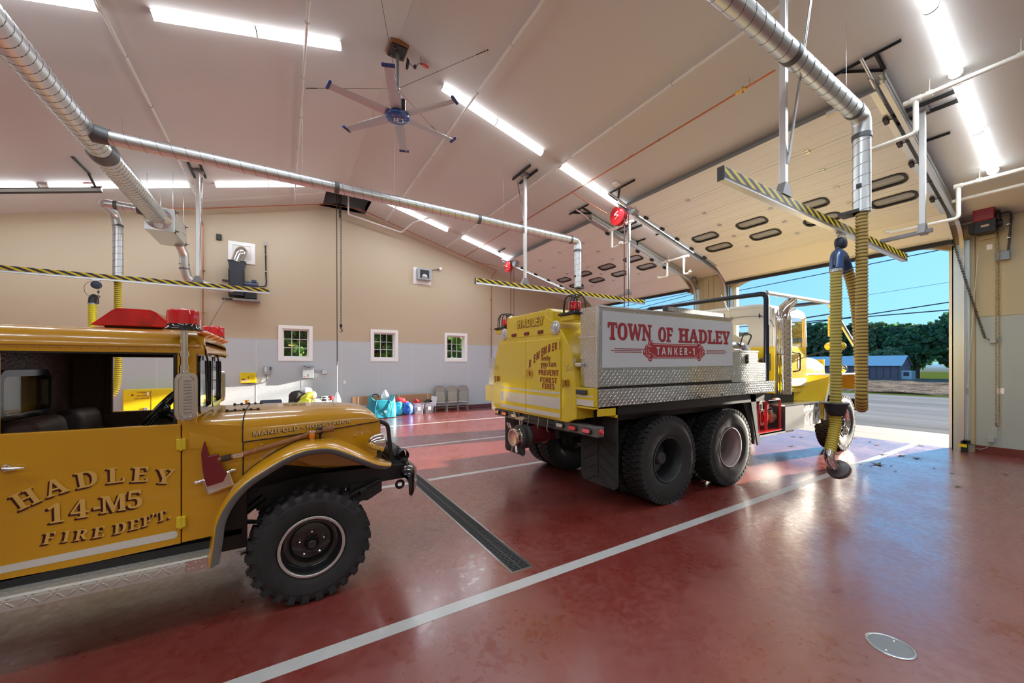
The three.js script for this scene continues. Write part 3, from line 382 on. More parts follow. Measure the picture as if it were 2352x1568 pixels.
  for (const s of [1, -1]) { const q = z => s > 0 ? z : mz(z);
    const zb = x => ZC + (x < -.238 ? .57 : .57 - .21 * (x + .238) / .966);
    part(t, 'engine_side', skin([[-.236, .93], [.0, 1.05], [.2, .93], [.55, .87], [.728, .84]].map(([x, y]) => [[x, y, q(zb(x) - .004)], [x, (y + 1.1) / 2, q(zb(x) - .004)], [x, 1.178 + .048 * (x + .238) / .966, q(zb(x) - .003)]])), M.yel);
    part(t, 'side_seam', [sweep(hs.map(h => [h[0], h[3], q(ZC + h[1] + .001)]), .004, 6), sweep([[-.238, 1.178, q(ZD + .001)], [-.238, .9, q(ZD + .001)]], .004, 6)], M.joint);
    for (const [x, y] of [[-.13, 1.14], [-.13, 1.035], [.56, 1.185], [.52, 1.12]]) part(t, 'bolt', ball(.012, x, y, q(zb(x)), [1, 1, .5], 8), M.yel);
    // cowl side panel
    part(t, 'cowl_side', ext([[-.568, .55], [-.405, .556], [-.388, .62], [-.347, .756], [-.318, .808], [-.24, .935], [-.236, 1.2], [-.25, 1.30], [-.568, 1.336]], 'xy', q(ZD) - (s > 0 ? .02 : 0), .02, { bev: .004 }), M.yel);
    // fender
    const inn = smooth([[-.41, .46], [-.385, .62], [-.344, .756], [-.316, .808], [-.227, .946], [-.13, 1.024], [-.022, 1.087], [.128, 1.142], [.261, 1.134], [.378, 1.113], [.494, 1.06], [.617, .978], [.83, .83]].map(p => [p[0], p[1], 0]), 48).map(p => [p.x, p.y + .004, p.x < -.2 ? -3.262 : -3.262 - .255 * (p.x + .2) / 1.03]);
    const lip = smooth([[-.392, .44], [-.372, .6], [-.357, .719], [-.299, .847], [-.211, .946], [-.12, 1.007], [-.002, 1.075], [.116, 1.118], [.233, 1.127], [.314, 1.114], [.419, 1.067], [.528, 1.007], [.641, .944], [.751, .905]].map(p => [p[0], p[1], 0]), 48).map(p => [p.x, p.y, -3.03 - .10 * Math.max(0, (p.x - .45) / .3) ** 2]);
    const rows = inn.map((a, i) => { const b = lip[i], n = i < 48 ? lip[i + 1] : b, m = i ? lip[i - 1] : b, l = Math.hypot(n[0] - m[0], n[1] - m[1]), nx = -(n[1] - m[1]) / l, ny = (n[0] - m[0]) / l, row = []; for (const [f, d] of [[0, 0], [.2, .012], [.5, .022], [.8, .018], [.93, .008], [1, -.004], [.985, -.012], [.95, -.01], [.6, -.004], [0, -.02]]) row.push([a[0] + (b[0] - a[0]) * f + nx * d, a[1] + (b[1] - a[1]) * f + ny * d, q(a[2] + (b[2] - a[2]) * f)]); return row; });
    const f = part(t, 'fender', skin(rows), M.yel); part(f, 'rubber_lip', skin(rows.map((r, i) => { const b = lip[i], c = [.07, -.14]; const dx = .185 - b[0], dy = .55 - b[1], l = Math.hypot(dx, dy); return [[b[0], b[1] - .004, q(b[2] + .004)], [b[0] + dx / l * .014, b[1] + dy / l * .014, q(b[2] + .012)], [b[0] + dx / l * .045, b[1] + dy / l * .045, q(b[2] - .012)], [b[0] + dx / l * .04, b[1] + dy / l * .04, q(b[2] - .022)]]; })), M.lipGrey, 'dark grey rolled lip'); part(f, 'fender_seam', sweep(inn.map(p => [p[0], p[1], q(p[2])]), .006, 6), M.joint);
    for (const [x, y] of [[-.255, .875], [-.245, .86], [-.335, .745], [-.34, .72], [-.35, .70]]) part(f, 'bolt', ball(.006, x, y + .012, q(-3.06), [1, 1, 1], 6), M.joint);
    // headlamp
    const hz = q(-3.29), h = part(t, 'headlamp', lathe([[0, -.115], [.03, -.105], [.055, -.08], [.07, -.045], [.078, 0], [.08, .012], [.074, .018]], 'x', [.705, 1.075, hz], 28), M.chrome, 'chrome bullet headlamp'); part(h, 'lens', lathe([[.074, .016], [.06, .026], [0, .034]], 'x', [.705, 1.075, hz], 24), M.cream); part(h, 'bracket', rod([.685, .93, hz], [.69, 1.01, hz], .016), M.dark);
    part(t, 'marker_lamp', [ball(.03, .19, 1.182, q(-3.25), [.7, 1.2, .9])], M.amber, 'amber marker lamp'); part(t, 'marker_bracket', [bb(.182, .198, 1.12, 1.16, q(-3.25) - .02, q(-3.25) + .02), lathe([[.034, -.006], [.036, 0], [.034, .006]], 'y', [.19, 1.215, q(-3.25)], 14)], M.chrome);
    part(t, 'bonnet_latch', [rod([.584, 1.115, q(-3.475)], [.588, 1.215, q(-3.475)], .006), sweep(smooth([[.545, 1.205, q(-3.47)], [.588, 1.222, q(-3.465)], [.625, 1.21, q(-3.47)]], 8), .008, 6), ball(.016, .584, 1.11, q(-3.475), [1, 1, .6], 8)], M.steel);
    part(t, 'cowl_hinge', [bb(-.37, -.15, 1.370, 1.376, q(-3.56) - .006, q(-3.56) + .006), ...[-.36, -.31, -.255, -.21, -.165].map(x => ball(.01, x, 1.38, q(-3.56), [1, .7, 1], 6))], M.dark);
  }
  part(t, 'grille', [bb(.70, .735, .82, 1.225, ZC - .36, ZC + .36), ...[...Array(9)].map((_, k) => bb(.73, .75, .86, 1.2, ZC - .3 + k * .075 - .012, ZC - .3 + k * .075 + .012))], M.yel);
  for (const z of [-3.5, mz(-3.5)]) part(t, 'brush_guard', sweep(bend([[.735, 1.222, z], [.81, 1.185, z], [.845, .84, z]], .05), .018, 8), M.dark); part(t, 'brush_guard', sweep([[.83, 1.0, -3.5], [.83, 1.0, mz(-3.5)]], .016, 8), M.dark);
  part(t, 'bumper', skin([-.62, -.45, 0, .45, .62].map(d => { const e = Math.max(0, Math.abs(d) - .42) / .2; return [[1.03 - e * .09, .60 + e * .0, ZC + d], [1.05 - e * .09, .63, ZC + d], [1.05 - e * .09, .79, ZC + d], [1.02 - e * .09, .83, ZC + d], [.95 - e * .09, .835, ZC + d], [.94 - e * .09, .80, ZC + d], [1.0 - e * .09, .78, ZC + d], [1.01 - e * .09, .62, ZC + d]]; }), { closed: true, caps: true }), M.gloss, 'dark curved steel bumper');
  part(t, 'winch', [lathe([[.075, -.2], [.075, .2]], 'z', [.93, .86, ZC], 18), bb(.84, 1.0, .8, .84, ZC - .3, ZC + .3), lathe([[.05, -.05], [.06, 0], [.05, .05]], 'z', [.96, .88, ZC + .26], 14), rod([.88, .88, ZC + .28], [.93, .95, ZC + .2], .012)], M.char); part(t, 'tow_ring', [new THREE.TorusGeometry(.032, .012, 8, 20).translate(.905, .645, -3.45)], M.black);
  // running board
  for (const s of [1, -1]) { const q = z => s > 0 ? z : mz(z); part(t, 'running_board', uvW(skin([-3.1, -.42].map(x => [[x, .478, q(-3.37)], [x, .478, q(-3.145)], [x, .470, q(-3.132)], [x, .455, q(-3.128)], [x, .404, q(-3.126)], [x, .404, q(-3.14)]].map((p, i) => p)), { flat: true })), M.plateBig, 'tread plate running board'); part(t, 'end_plate', uvW(bb(-.53, -.42, .402, .472, q(-3.124) - .004, q(-3.124) + .002)), M.plate); part(t, 'sill', bb(-1.6, -.42, .42, .53, q(ZD) - (s > 0 ? .05 : 0), q(ZD) + (s > 0 ? 0 : .05)), M.black); }
  // doors with their lettering
  for (const s of [1, -1]) { const q = z => s > 0 ? z : mz(z), zo = q(ZD), zi = q(ZD - .035);
    const d = part(t, 'door', [ext([[-1.37, .512], [-.574, .546], [-.574, 1.332], [-1.37, 1.338]], 'xy', Math.min(zo, zi), .035, { bev: .006, seg: 2 })], M.yel, s > 0 ? 'yellow door lettered in gold' : undefined);
    part(d, 'stripe', ext([[-1.365, .605], [-.61, .636], [-.595, .63], [-.588, .612], [-.595, .594], [-.61, .588], [-1.365, .565]].map(p => p), 'xy', zo + (s > 0 ? -.001 : -.001), .003), M.cream, 'white stripe');
    part(d, 'handle', [lathe([[.024, 0], [.02, .012], [.012, .03], [0, .032]], 'z', [-1.315, 1.147, zo], 14), sweep([[-1.315, 1.148, zo + s * .03], [-1.28, 1.147, zo + s * .036], [-1.235, 1.145, zo + s * .034]], i => [.012, .009, .004][i], 8)], M.chrome);
    for (const y of [1.2, .69]) part(d, 'hinge', [bx(.05, .075, .022, -.57, y, zo + s * .008, .008), rod([-.57, y - .04, zo + s * .014], [-.57, y + .04, zo + s * .014], .008)], M.yelT);
    part(d, 'inner_panel', [bb(-1.36, -.58, .55, 1.33, zi - s * .012, zi - s * .002), bx(.42, .3, .012, -.86, 1.1, zi - s * .014, .006)], M.brown);
    part(d, 'window_crank', [rod([-1.2, 1.18, zi - s * .02], [-1.2, 1.3, zi - s * .03], .006), ball(.014, -1.2, 1.16, zi - s * .04, [1, 1, 1], 10)], s > 0 ? M.steel : M.brass);
    if (s > 0) part(d, 'lettering', rect(.79, .60).translate(-.955, .885, zo + .003), decal(1580, 1200, x => {
      x.clearRect(0, 0, 1580, 1200); const PX = X => (X + 1.35) * 2000, PY = Y => (1.185 - Y) * 2000;
      const ch = (c, X, Y, rot, size, sx = 1, sk = 0) => { x.save(); x.translate(PX(X), PY(Y)); x.rotate(rot); x.transform(sx, 0, sk, 1, 0, 0); x.font = `bold ${size}px serif`; x.textAlign = 'center'; x.textBaseline = 'alphabetic'; x.fillStyle = MAROON; for (let k = 26; k >= 1; k--) x.fillText(c, -k * .9 / sx, k * .75); x.lineWidth = 4; x.strokeStyle = '#e0a516'; x.strokeText(c, 0, 0); x.fillStyle = GOLD; x.fillText(c, 0, 0); x.restore(); };
      const H = [['H', -1.222, .953, -.44], ['A', -1.115, .998, -.30], ['D', -.995, 1.022, -.14], ['L', -.876, 1.026, -.01], ['E', -.77, 1.014, .08], ['Y', -.66, .985, .2]]; for (const [c, X, Y, r] of H) ch(c, X, Y - .03, r, 262, 1.0);
      [['1', -1.125, .805], ['4', -1.03, .811], ['-', -.955, .815], ['M', -.885, .82], ['5', -.79, .826]].forEach(([c, X, Y]) => ch(c, X, Y, -.02, c === 'M' ? 290 : 310, .92));
      [['F', -1.158, .690, .0], ['I', -1.09, .684, 0], ['R', -1.03, .680, 0], ['E', -.955, .678, -.02], ['D', -.86, .682, -.10], ['E', -.795, .690, -.12], ['P', -.735, .70, -.16], ['’', -.705, .712, -.18], ['T', -.665, .716, -.2], ['.', -.628, .724, -.2]].forEach(([c, X, Y, r]) => ch(c, X, Y, r, 176, .92, -.16));
    }));
  }
  // bonnet lettering on both sides follows the flank
  { const tx = decal(1400, 160, x => { x.clearRect(0, 0, 1400, 160); x.font = 'bold 118px sans-serif'; x.textBaseline = 'alphabetic'; x.save(); x.scale(1380 / x.measureText('MANIFOLD - HOSE TRUCK').width, 1); x.fillStyle = MAROON; for (let k = 12; k >= 1; k--) x.fillText('MANIFOLD - HOSE TRUCK', 10 - k * .7, 118 + k * .8); x.fillStyle = '#d9b878'; x.fillText('MANIFOLD - HOSE TRUCK', 10, 118); x.restore(); });
    const at = (x, y) => { const i = Math.max(0, hs.findIndex(h => h[0] >= x) - 1), a = hs[i], b = hs[i + 1], f = (x - a[0]) / (b[0] - a[0]), w = a[1] + (b[1] - a[1]) * f, yt = a[2] + (b[2] - a[2]) * f, yb = a[3] + (b[3] - a[3]) * f, s = Math.min(1, Math.max(0, (y - yb) / (yt - yb))); return ZC + w * (1 - s ** 3.3) ** (1 / 3.3) + .0025; };
    part(t, 'lettering', skin([0, .25, .5, .75, 1].map(v => [...Array(25)].map((_, j) => { const x = -.19 + .68 * j / 24, y0 = 1.196 + .03 * j / 24, y = y0 + v * (.062 - .012 * j / 24); return [x, y, at(x, y)]; }))), tx); }
  // cab: roof, posts, windscreen
  const roof = x => [[x, 1.80, -3.262], [x, 1.845, -3.258], [x, 1.885, -3.272], [x, 1.92, -3.30], [x, 1.945, -3.345], [x, 1.96, -3.42], [x, 1.972, -3.6], [x, 1.976, ZC]]; const full = x => { const a = roof(x); return [...a, ...a.slice(0, -1).reverse().map(p => [p[0], p[1], mz(p[2])])]; };
  part(t, 'roof', [skin([full(-1.47), full(-.50), full(-.462).map(p => [p[0], p[1] - .012, p[2]]), full(-.45).map(p => [p[0], Math.min(p[1], 1.90) - .02, p[2] + (ZC - p[2]) * .02])]), skin([[...full(-1.47)], full(-1.47).map(p => [p[0], 1.80, p[2]])])], M.yel);
  part(t, 'headliner', bb(-1.44, -.53, 1.90, 1.91, mz(-3.31), -3.31), M.brown);
  for (const s of [1, -1]) { const q = z => s > 0 ? z : mz(z); part(t, 'drip_rail', bb(-1.46, -.47, 1.838, 1.844, q(-3.254) - .005, q(-3.254) + .005), M.yel);
    for (let k = 0; k < 11; k++) part(t, 'rivet', ball(.006, -1.36 + k * .082, 1.823, q(-3.259), [1, 1, .6], 6), M.yel);
    part(t, 'pillar', [bx(.1, .5, .045, -.545, 1.57, q(-3.283), .015), bx(.12, .5, .045, -1.41, 1.57, q(-3.283), .012)], M.yel); part(t, 'weatherstrip', [bb(-.612, -.595, 1.335, 1.80, q(-3.283) - .018, q(-3.283) + .018), bb(-1.35, -.6, 1.79, 1.803, q(-3.283) - .015, q(-3.283) + .015)], M.black); }
  part(t, 'rear_wall', [bb(-1.47, -1.45, .55, 1.93, mz(-3.28), -3.28)], M.yel); part(t, 'rear_lining', ext(rrect(mz(-3.3), -3.3, .6, 1.9, .02), 'zy', -1.45, .035, { holes: [rrect(-3.94, -3.42, 1.405, 1.665, .05)] }), M.brown); part(t, 'far_lining', [bb(-1.45, -1.2, 1.3, 1.9, mz(-3.31), mz(-3.30)), bb(-1.45, -.53, 1.785, 1.9, mz(-3.315), mz(-3.285)), bx(.05, .47, .03, -1.215, 1.56, mz(-3.31), .01)], M.brown);
  const rw = part(t, 'rear_window', ext(rrect(-3.965, -3.395, 1.38, 1.69, .07), 'zy', -1.425, .03, { holes: [rrect(-3.925, -3.435, 1.42, 1.65, .04)] }), M.gloss, 'black rubber window seal'); part(rw, 'glass', bb(-1.44, -1.436, 1.41, 1.66, -3.94, -3.42), M.rearGlass);
  // windscreen frame with two panes
  const pane = s => s > 0 ? [-3.795, -3.325] : [mz(-3.325), mz(-3.795)];
  part(t, 'windscreen_frame', ext([[mz(-3.262), 1.365], [-3.262, 1.365], [-3.262, 1.88], [mz(-3.262), 1.88]], 'zy', -.525, .03, { holes: [1, -1].map(s => rrect(...pane(s), 1.40, 1.765, .04)) }), M.yel);
  for (const s of [1, -1]) { const [a, b] = pane(s), w = part(t, 'windscreen', ext(rrect(a - .02, b + .02, 1.382, 1.785, .06), 'zy', -.512, .032, { holes: [rrect(a + .012, b - .012, 1.412, 1.753, .035)] }), M.gloss, 'windscreen pane in a black seal'); part(w, 'glass', bb(-.502, -.498, 1.40, 1.765, a, b), M.screen);
    part(t, 'wiper', [sweep(smooth([[-.475, 1.82, (a + b) / 2 + .12], [-.466, 1.75, (a + b) / 2 + .06], [-.468, 1.6, (a + b) / 2 + .02]], 10), .006, 6), bar([-.474, 1.75, (a + b) / 2 + .09], [-.474, 1.46, (a + b) / 2 + .05], .012, .008), lathe([[.018, -.02], [.018, .02]], 'x', [-.485, 1.822, (a + b) / 2 + .12], 10)], M.black); }
  part(t, 'visor', skin([[[-.52, 1.882, mz(-3.27)], [-.52, 1.882, -3.27]], [[-.45, 1.85, mz(-3.26)], [-.45, 1.85, -3.26]], [[-.435, 1.80, mz(-3.25)], [-.435, 1.80, -3.25]]].map(r => r)), M.yel);
  for (const z of [-3.35, -3.55, -3.83, mz(-3.55), mz(-3.35)]) part(t, 'roof_marker', [ball(.05, -.465, 1.935, z, [.8, .42, 1.1], 12)], M.amber, 'amber roof marker');
  // inside: seats, wheel, dashboard
  const seat = (z0, z1) => { const s = part(t, 'seat', [bx(.5, .14, z1 - z0, -1.07, 1.0, (z0 + z1) / 2, .05)], M.leather, 'dark brown leather seat'); part(s, 'backrest', tf(bx(.16, .56, z1 - z0, 0, 0, 0, .07), { r: [0, 0, .16], p: [-1.285, 1.12, (z0 + z1) / 2] }), M.leather); }; seat(-3.78, -3.33); seat(mz(-3.33), -3.9);
  part(t, 'dashboard', [bx(.1, .2, 1.1, -.56, 1.22, ZC, .03)], M.brown); part(t, 'floor_pan', bb(-1.45, -.25, .52, .56, mz(-3.3), -3.3), M.black);
  const ctr = [-.745, 1.40, -3.58], sw = part(t, 'steering_wheel', tf(new THREE.TorusGeometry(.165, .013, 10, 40), { r: [0, Math.PI / 2, 0] }).applyMatrix4(new THREE.Matrix4().makeRotationZ(-.62)).translate(...ctr), M.gloss); part(sw, 'spoke', [0, 2.1, 4.2].map(a => rod(ctr, [ctr[0] + .165 * Math.sin(.62) * Math.cos(a), ctr[1] + .165 * Math.cos(.62) * Math.cos(a), ctr[2] + .165 * Math.sin(a)], .007)), M.steel); part(sw, 'column', [rod(ctr, [-.56, 1.27, -3.58], .03), lathe([[.06, 0], [.06, .03], [.03, .05]], 'x', [-.74, 1.40, -3.58], 16)], M.gloss);
  // mirror, beacon poles, lights on the roof, aerial
  for (const s of [1, -1]) { const q = z => s > 0 ? z : mz(z), R = g => g.rotateY(s * .42).translate(-.53, 1.52, q(-3.14));
    const m = part(t, 'mirror', R(ext(rrect(-.056, .056, -.15, .15, .045), 'xy', -.014, .028, { bev: .008, seg: 3 })), M.chrome, 'chrome mirror with louvred back'); part(m, 'rim', R(ext(rrect(-.059, .059, -.153, .153, .047), 'xy', s > 0 ? .006 : -.022, .016, { holes: [rrect(-.036, .036, -.128, .128, .03)], bev: .004 })), M.chrome);
    part(m, 'louvre', R(mg([...Array(11)].map((_, k) => tf(bx(.04, .012, .008, 0, 0, 0, .003), { r: [.6, 0, 0], p: [.008, -.1 + k * .02, s * .017] })))), M.steel);
    part(t, 'beacon_pole', [rod([-.546, 1.66, q(-3.2)], [-.546, 1.95, q(-3.2)], .02), rod([-.546, 1.66, q(-3.2)], [-.546, 1.72, q(-3.2)], .026), rod([-.546, 1.775, q(-3.2)], [-.546, 1.81, q(-3.2)], .027), rod([-.546, 1.79, q(-3.2)], [-.55, 1.79, q(-3.28)], .016), rod([-.546, 1.68, q(-3.2)], [-.53, 1.66, q(-3.15)], .014), rod([-.52, 1.38, q(-3.15)], [-.53, 1.36, q(-3.27)], .01)], M.chrome);
    const b = part(t, 'beacon', lathe([[.081, .02], [.083, .04], [.081, .045], [.083, .05], [.084, .118], [.075, .128], [0, .132]], 'y', [-.55, 1.948, q(-3.205)], 36), M.redLens, 'red drum beacon'); part(b, 'base', lathe([[0, -.006], [.098, -.006], [.1, .004], [.09, .014], [.084, .022], [.082, .04]], 'y', [-.55, 1.948, q(-3.205)], 36), M.gloss); }
  const lb = part(t, 'light_bar', ext([[-1.055, 1.978], [-.955, 2.08], [-.93, 2.095], [-.77, 2.095], [-.74, 2.08], [-.665, 2.0], [-.665, 1.978]], 'xy', -4.2, .74, { bev: .012, seg: 2 }), M.redGlass, 'red wedge-shaped light bar'); part(lb, 'rotator', [lathe([[0, -.05], [.05, -.03], [.06, .04]], 'x', [-.82, 2.03, -3.6], 18), rod([-.82, 1.98, -3.6], [-.82, 2.02, -3.6], .03)], M.chrome); part(lb, 'foot', bb(-1.0, -.70, 1.965, 1.982, -4.15, -3.51), M.dark);
  part(t, 'aerial', [sweep(smooth([[-.49, 1.82, -3.30], [-.485, 2.02, -3.72], [-.47, 2.39, -4.62]], 10), .0025, 6), lathe([[.025, 0], [.022, .02], [.008, .03]], 'y', [-.49, 1.80, -3.30], 10)], M.black);
  // body behind the cab
  part(t, 'hose_body', [bb(-3.2, -1.52, .78, 1.34, ZC - .72, ZC - .69), bb(-3.2, -1.52, .78, 1.34, ZC + .69, ZC + .72), bb(-1.55, -1.52, .78, 1.34, ZC - .7, ZC + .7), bb(-3.2, -3.17, .78, 1.34, ZC - .7, ZC + .7), bb(-3.2, -1.52, .78, .82, ZC - .7, ZC + .7)], M.yel);
  part(t, 'axe_bracket', [tf(bx(.155, .11, .03, 0, 0, 0, .012), { r: [0, 0, .27], p: [-.37, .915 + .01, -3.225] }), rod([-.48, .944, -3.225], [-.296, .995, -3.225], .01), ball(.014, -.485, .943, -3.225, [1.4, 1, 1], 8), ball(.014, -.29, .997, -3.225, [1.4, 1, 1], 8)], M.chrome, 'polished axe holder'); part(t, 'axe_clip', [bx(.045, .05, .05, .247, 1.206, -3.315, .012), rod([.25, 1.18, -3.3], [.25, 1.14, -3.31], .008)], M.black);
}
{ // fire axe carried on the truck
  const z = -3.215, t = thing('fire_axe', 'red-headed fire axe with a wooden handle clipped to the side of the yellow truck', 'axe', [-.41, .95, z]);
  part(t, 'head', ext([[-.462, 1.135], [-.446, 1.212], [-.441, 1.212], [-.43, 1.165], [-.418, 1.115], [-.40, 1.118], [-.374, 1.122], [-.366, 1.102], [-.362, 1.08], [-.345, 1.03], [-.322, .985], [-.345, .93], [-.43, .91], [-.445, .96], [-.455, 1.03]], 'xy', z - .013, .026, { bev: .006, seg: 2 }), M.redAxe);
  const hp = smooth([[-.372, 1.083, z], [-.33, 1.088, z + .004], [-.2, 1.11, z], [0, 1.152, z - .03], [.2, 1.197, z - .075], [.29, 1.212, z - .095], [.345, 1.215, z - .105]], 40);
  part(t, 'handle', sweep(hp, i => i > 36 ? .022 + (i - 36) * .001 : .0165 + .003 * Math.sin(i * .12), 10), M.wood); part(t, 'grip_wrap', sweep(hp.slice(1, 5), .021, 10), M.wrap); part(t, 'label', tf(rect(.055, .026), { r: [0, 0, .14], p: [-.262, 1.1, z + .0215] }), decal(220, 104, (x, w, h) => { x.fillStyle = '#d8b49a'; x.fillRect(0, 0, w, h); x.fillStyle = '#4a2018'; x.font = 'bold 46px sans-serif'; x.textAlign = 'center'; x.fillText('HADLEY', w / 2, 68); }));
}

// ---------- the tanker ----------
{
  const TZ = -4.21, ZR = -2.97, ZL = -5.45, mt = z => 2 * TZ - z, pit = x => (x - 2.87) * .0085; // the body rides slightly nose-up
  const t = thing('tanker_truck', 'large yellow tanker truck with tread plate side boxes and a white lettered sign', 'truck', [5.5, 0, TZ]);
  // wheels: twin rear axles with double tyres, single steered front wheels
  const GY = (f) => ringText([['GOODYEAR', .02, 84, 74], ['G177', .42, 84, 74], ['GOODYEAR', .62, 60, 60]], f);
  const hub = (z, r) => [lathe([[.0, z - .2], [.155, z - .2], [.15, z - .12], [.12, z - .1], [.1, z - .06], [.085, z + .02], [.075, z + .05], [.06, z + .06], [0, z + .06]], 'z', [0, 0, 0], 20)];
  const W = { R: .545, w: .285, rim: .275, lugs: 46, tread: 'drive', rimMat: M.rimGrey, hubMat: M.char, nutMat: M.char, nuts: 10, nutR: .125, nutZ: -.11, dish: [[.265, -.1], [.2, -.18], [.16, -.19], [.1, -.18], [0, -.18]], hub: hub(-.02), text: GY('#0a0a0c') };
  const W2 = { ...W, rimMat: M.rimPink, text: GY('#0a0a0c') };
  for (const [x, w] of [[4.09, W], [5.47, W2]]) for (const z of [-3.135, -3.475, mt(-3.475), mt(-3.135)]) wheelParts(t, [x, .545, z], z > TZ ? 1 : -1, z === -3.135 ? w : { ...w, text: Math.abs(z - TZ) < .9 && z < TZ ? w.text : undefined });
  const FW = { R: .555, w: .33, rim: .275, lugs: 40, tread: 'drive', rimMat: M.chrome, hubMat: M.gloss, nutMat: M.chrome, nuts: 10, nutR: .14, nutZ: .06, dish: [[.26, .1], [.22, .06], [.1, .06], [0, .07]], hub: [lathe([[.09, .06], [.085, .13], [.05, .15], [0, .15]], 'z', [0, 0, 0], 18)], ring: M.chrome };
  wheelParts(t, [9.72, .555, -3.22], 1, FW); wheelParts(t, [9.72, .555, mt(-3.22)], -1, FW);
  part(t, 'axle', [4.09, 5.47, 9.72].flatMap(x => [rod([x, .54, -3.3], [x, .54, mt(-3.3)], .075), ball(.2, x, .54, TZ)]), M.black);
  for (const z of [-3.78, mt(-3.78)]) part(t, 'chassis_rail', bb(2.95, 10.6, .80, 1.08, z - .04, z + .04), M.black);
  part(t, 'bogie_beam', [-3.7, mt(-3.7)].map(z => [ext([[4.1, .62], [4.78, .72], [5.46, .62], [5.46, .54], [4.78, .56], [4.1, .54]], 'xy', z - .05, .1)]), M.black); part(t, 'drive_shaft', rod([4.1, .56, TZ], [9.0, .8, TZ], .05), M.black);
  part(t, 'underbody', [bb(3.05, 6.75, 1.06, 1.26, -5.2, -3.2), bb(3.2, 6.7, 1.16, 1.27, -5.38, -3.03), ext([[5.82, 1.28], [6.2, 1.28], [6.27, .52], [6.22, .5], [6.0, .96]].map(p => p), 'xy', -3.42, .36)], M.black);
  part(t, 'mud_apron', ext([[6.03, 1.27], [6.19, 1.27], [6.30, .50], [6.26, .48]], 'xy', -3.05, .02), M.black);
  // yellow tank body, rounded over the top
  const arc = (x, k = 30, in_ = 0) => [...Array(k + 1)].map((_, i) => { const a = Math.PI * i / k, c = Math.cos(a), s = Math.sin(a), n = 2.7; return [x, 1.12 + pit(x) + (1.235 - in_) * s ** (2 / n), TZ + (.98 - in_) * Math.sign(c) * Math.abs(c) ** (2 / n)]; });
  part(t, 'tank', [skin([arc(2.80, 30, .03), arc(2.815, 30, .008), arc(2.84), arc(6.2), arc(6.42, 30, .06), arc(6.52, 30, .18)]), skin([arc(6.52, 30, .18), arc(6.58, 30, .6)])], M.yelT);
  part(t, 'rear_panel', ext([...arc(0).map(p => [p[2], p[1] - pit(0)]), [mt(-3.36), 1.06], [-3.38, 1.06]].map(p => p), 'zy', 2.79, .05, { bev: .012, seg: 2 }), M.yelT);
  part(t, 'rear_header', [ext([[-4.76, 2.1], [-4.74, 2.25], [-4.6, 2.34], [-3.82, 2.34], [-3.68, 2.25], [-3.66, 2.1]], 'zy', 2.783, .2), ext([[-4.60, 2.22], [-4.545, 2.40], [-3.84, 2.405], [-3.77, 2.22], [-4.0, 2.1], [-4.4, 2.1]], 'zy', 2.785, .05, { bev: .01 }), ext([[-3.87, 2.2], [-3.86, 2.385], [-3.80, 2.415], [-3.72, 2.41], [-3.66, 2.37], [-3.66, 2.2]], 'zy', 2.79, 3.4, { bev: .01 }), ext([[mt(-3.87), 2.2], [mt(-3.86), 2.385], [mt(-3.80), 2.415], [mt(-3.72), 2.41], [mt(-3.66), 2.37], [mt(-3.66), 2.2]], 'zy', 2.79, 3.4, { bev: .01 })], M.yelT);
  const XR = 2.778;
  for (const [z0, z1, nm] of [[-4.93, -4.236, 0], [-4.229, -3.495, 1]]) { const d = part(t, 'rear_door', bb(XR, 2.80, 1.085, 2.04, z0, z1, .006), M.yelT, nm ? 'yellow rear door lettered in red' : 'plain yellow rear door'); for (const [a, b, m] of [[1.375, 1.40, M.cream], [1.20, 1.335, M.cream], [1.10, 1.15, M.cream]]) part(d, 'stripe', bb(XR - .002, XR + .004, a, b, z0 + .004, z1 - .004), m);
    if (nm) { part(d, 'latch', [ext([[-4.21, 1.555], [-4.09, 1.555], [-4.065, 1.61], [-4.09, 1.665], [-4.21, 1.665]], 'zy', XR - .008, .012), bb(XR - .02, XR, 1.58, 1.64, -4.16, -4.13)], M.brass);
      part(d, 'lettering', tf(rect(.74, .96), { r: [0, -Math.PI / 2, 0], p: [XR - .003, 1.56, -3.865] }), decal(740, 960, x => { x.clearRect(0, 0, 740, 960); x.fillStyle = '#8c1826'; x.textAlign = 'center';
        const put = (s, cx, cy, size, sx, sp = 0) => { x.font = `bold ${size}px sans-serif`; x.save(); x.translate(cx, cy); x.scale(sx, 1); x.letterSpacing = sp + 'px'; x.fillText(s, 0, 0); x.restore(); };
        const RP = [[109, 334], [215, 269], [289, 227], [383, 189], [444, 164], [527, 143], [604, 130], [661, 119], [734, 113]]; [...'REMEMBER!'].forEach((c, i) => { const f = i / 8; x.save(); x.translate(RP[i][0] - 10, RP[i][1] + 22); x.transform(1, -.5 + .32 * f, -.1, 1, 0, 0); x.font = `bold ${150 - 26 * f}px sans-serif`; x.scale(c === 'M' ? .6 : .66, 1); x.fillText(c, 0, 0); x.restore(); });
        const fit = (s, cx, cy, size, w) => { x.font = `bold ${size}px sans-serif`; put(s, cx, cy, size, w / x.measureText(s).width); };
        fit('only', 452, 266, 90, 190); fit('you can', 502, 341, 94, 318); x.fillRect(345, 352, 120, 9); fit('PREVENT', 500, 448, 98, 412); fit('FOREST', 503, 538, 92, 348); fit('FIRES', 500, 613, 92, 258); })); } }
  part(t, 'lettering', tf(rect(.66, .165), { r: [0, -Math.PI / 2, 0], p: [2.772, 2.285, -4.135] }), decal(720, 204, x => { x.clearRect(0, 0, 720, 204); x.font = 'bold 190px sans-serif'; x.save(); x.scale(680 / x.measureText('HADLEY').width, 1); x.fillStyle = '#5a1410'; for (let k = 10; k > 0; k--) x.fillText('HADLEY', 20 - k, 172 + k); x.fillStyle = '#dcb648'; x.fillText('HADLEY', 20, 172); x.restore(); }));
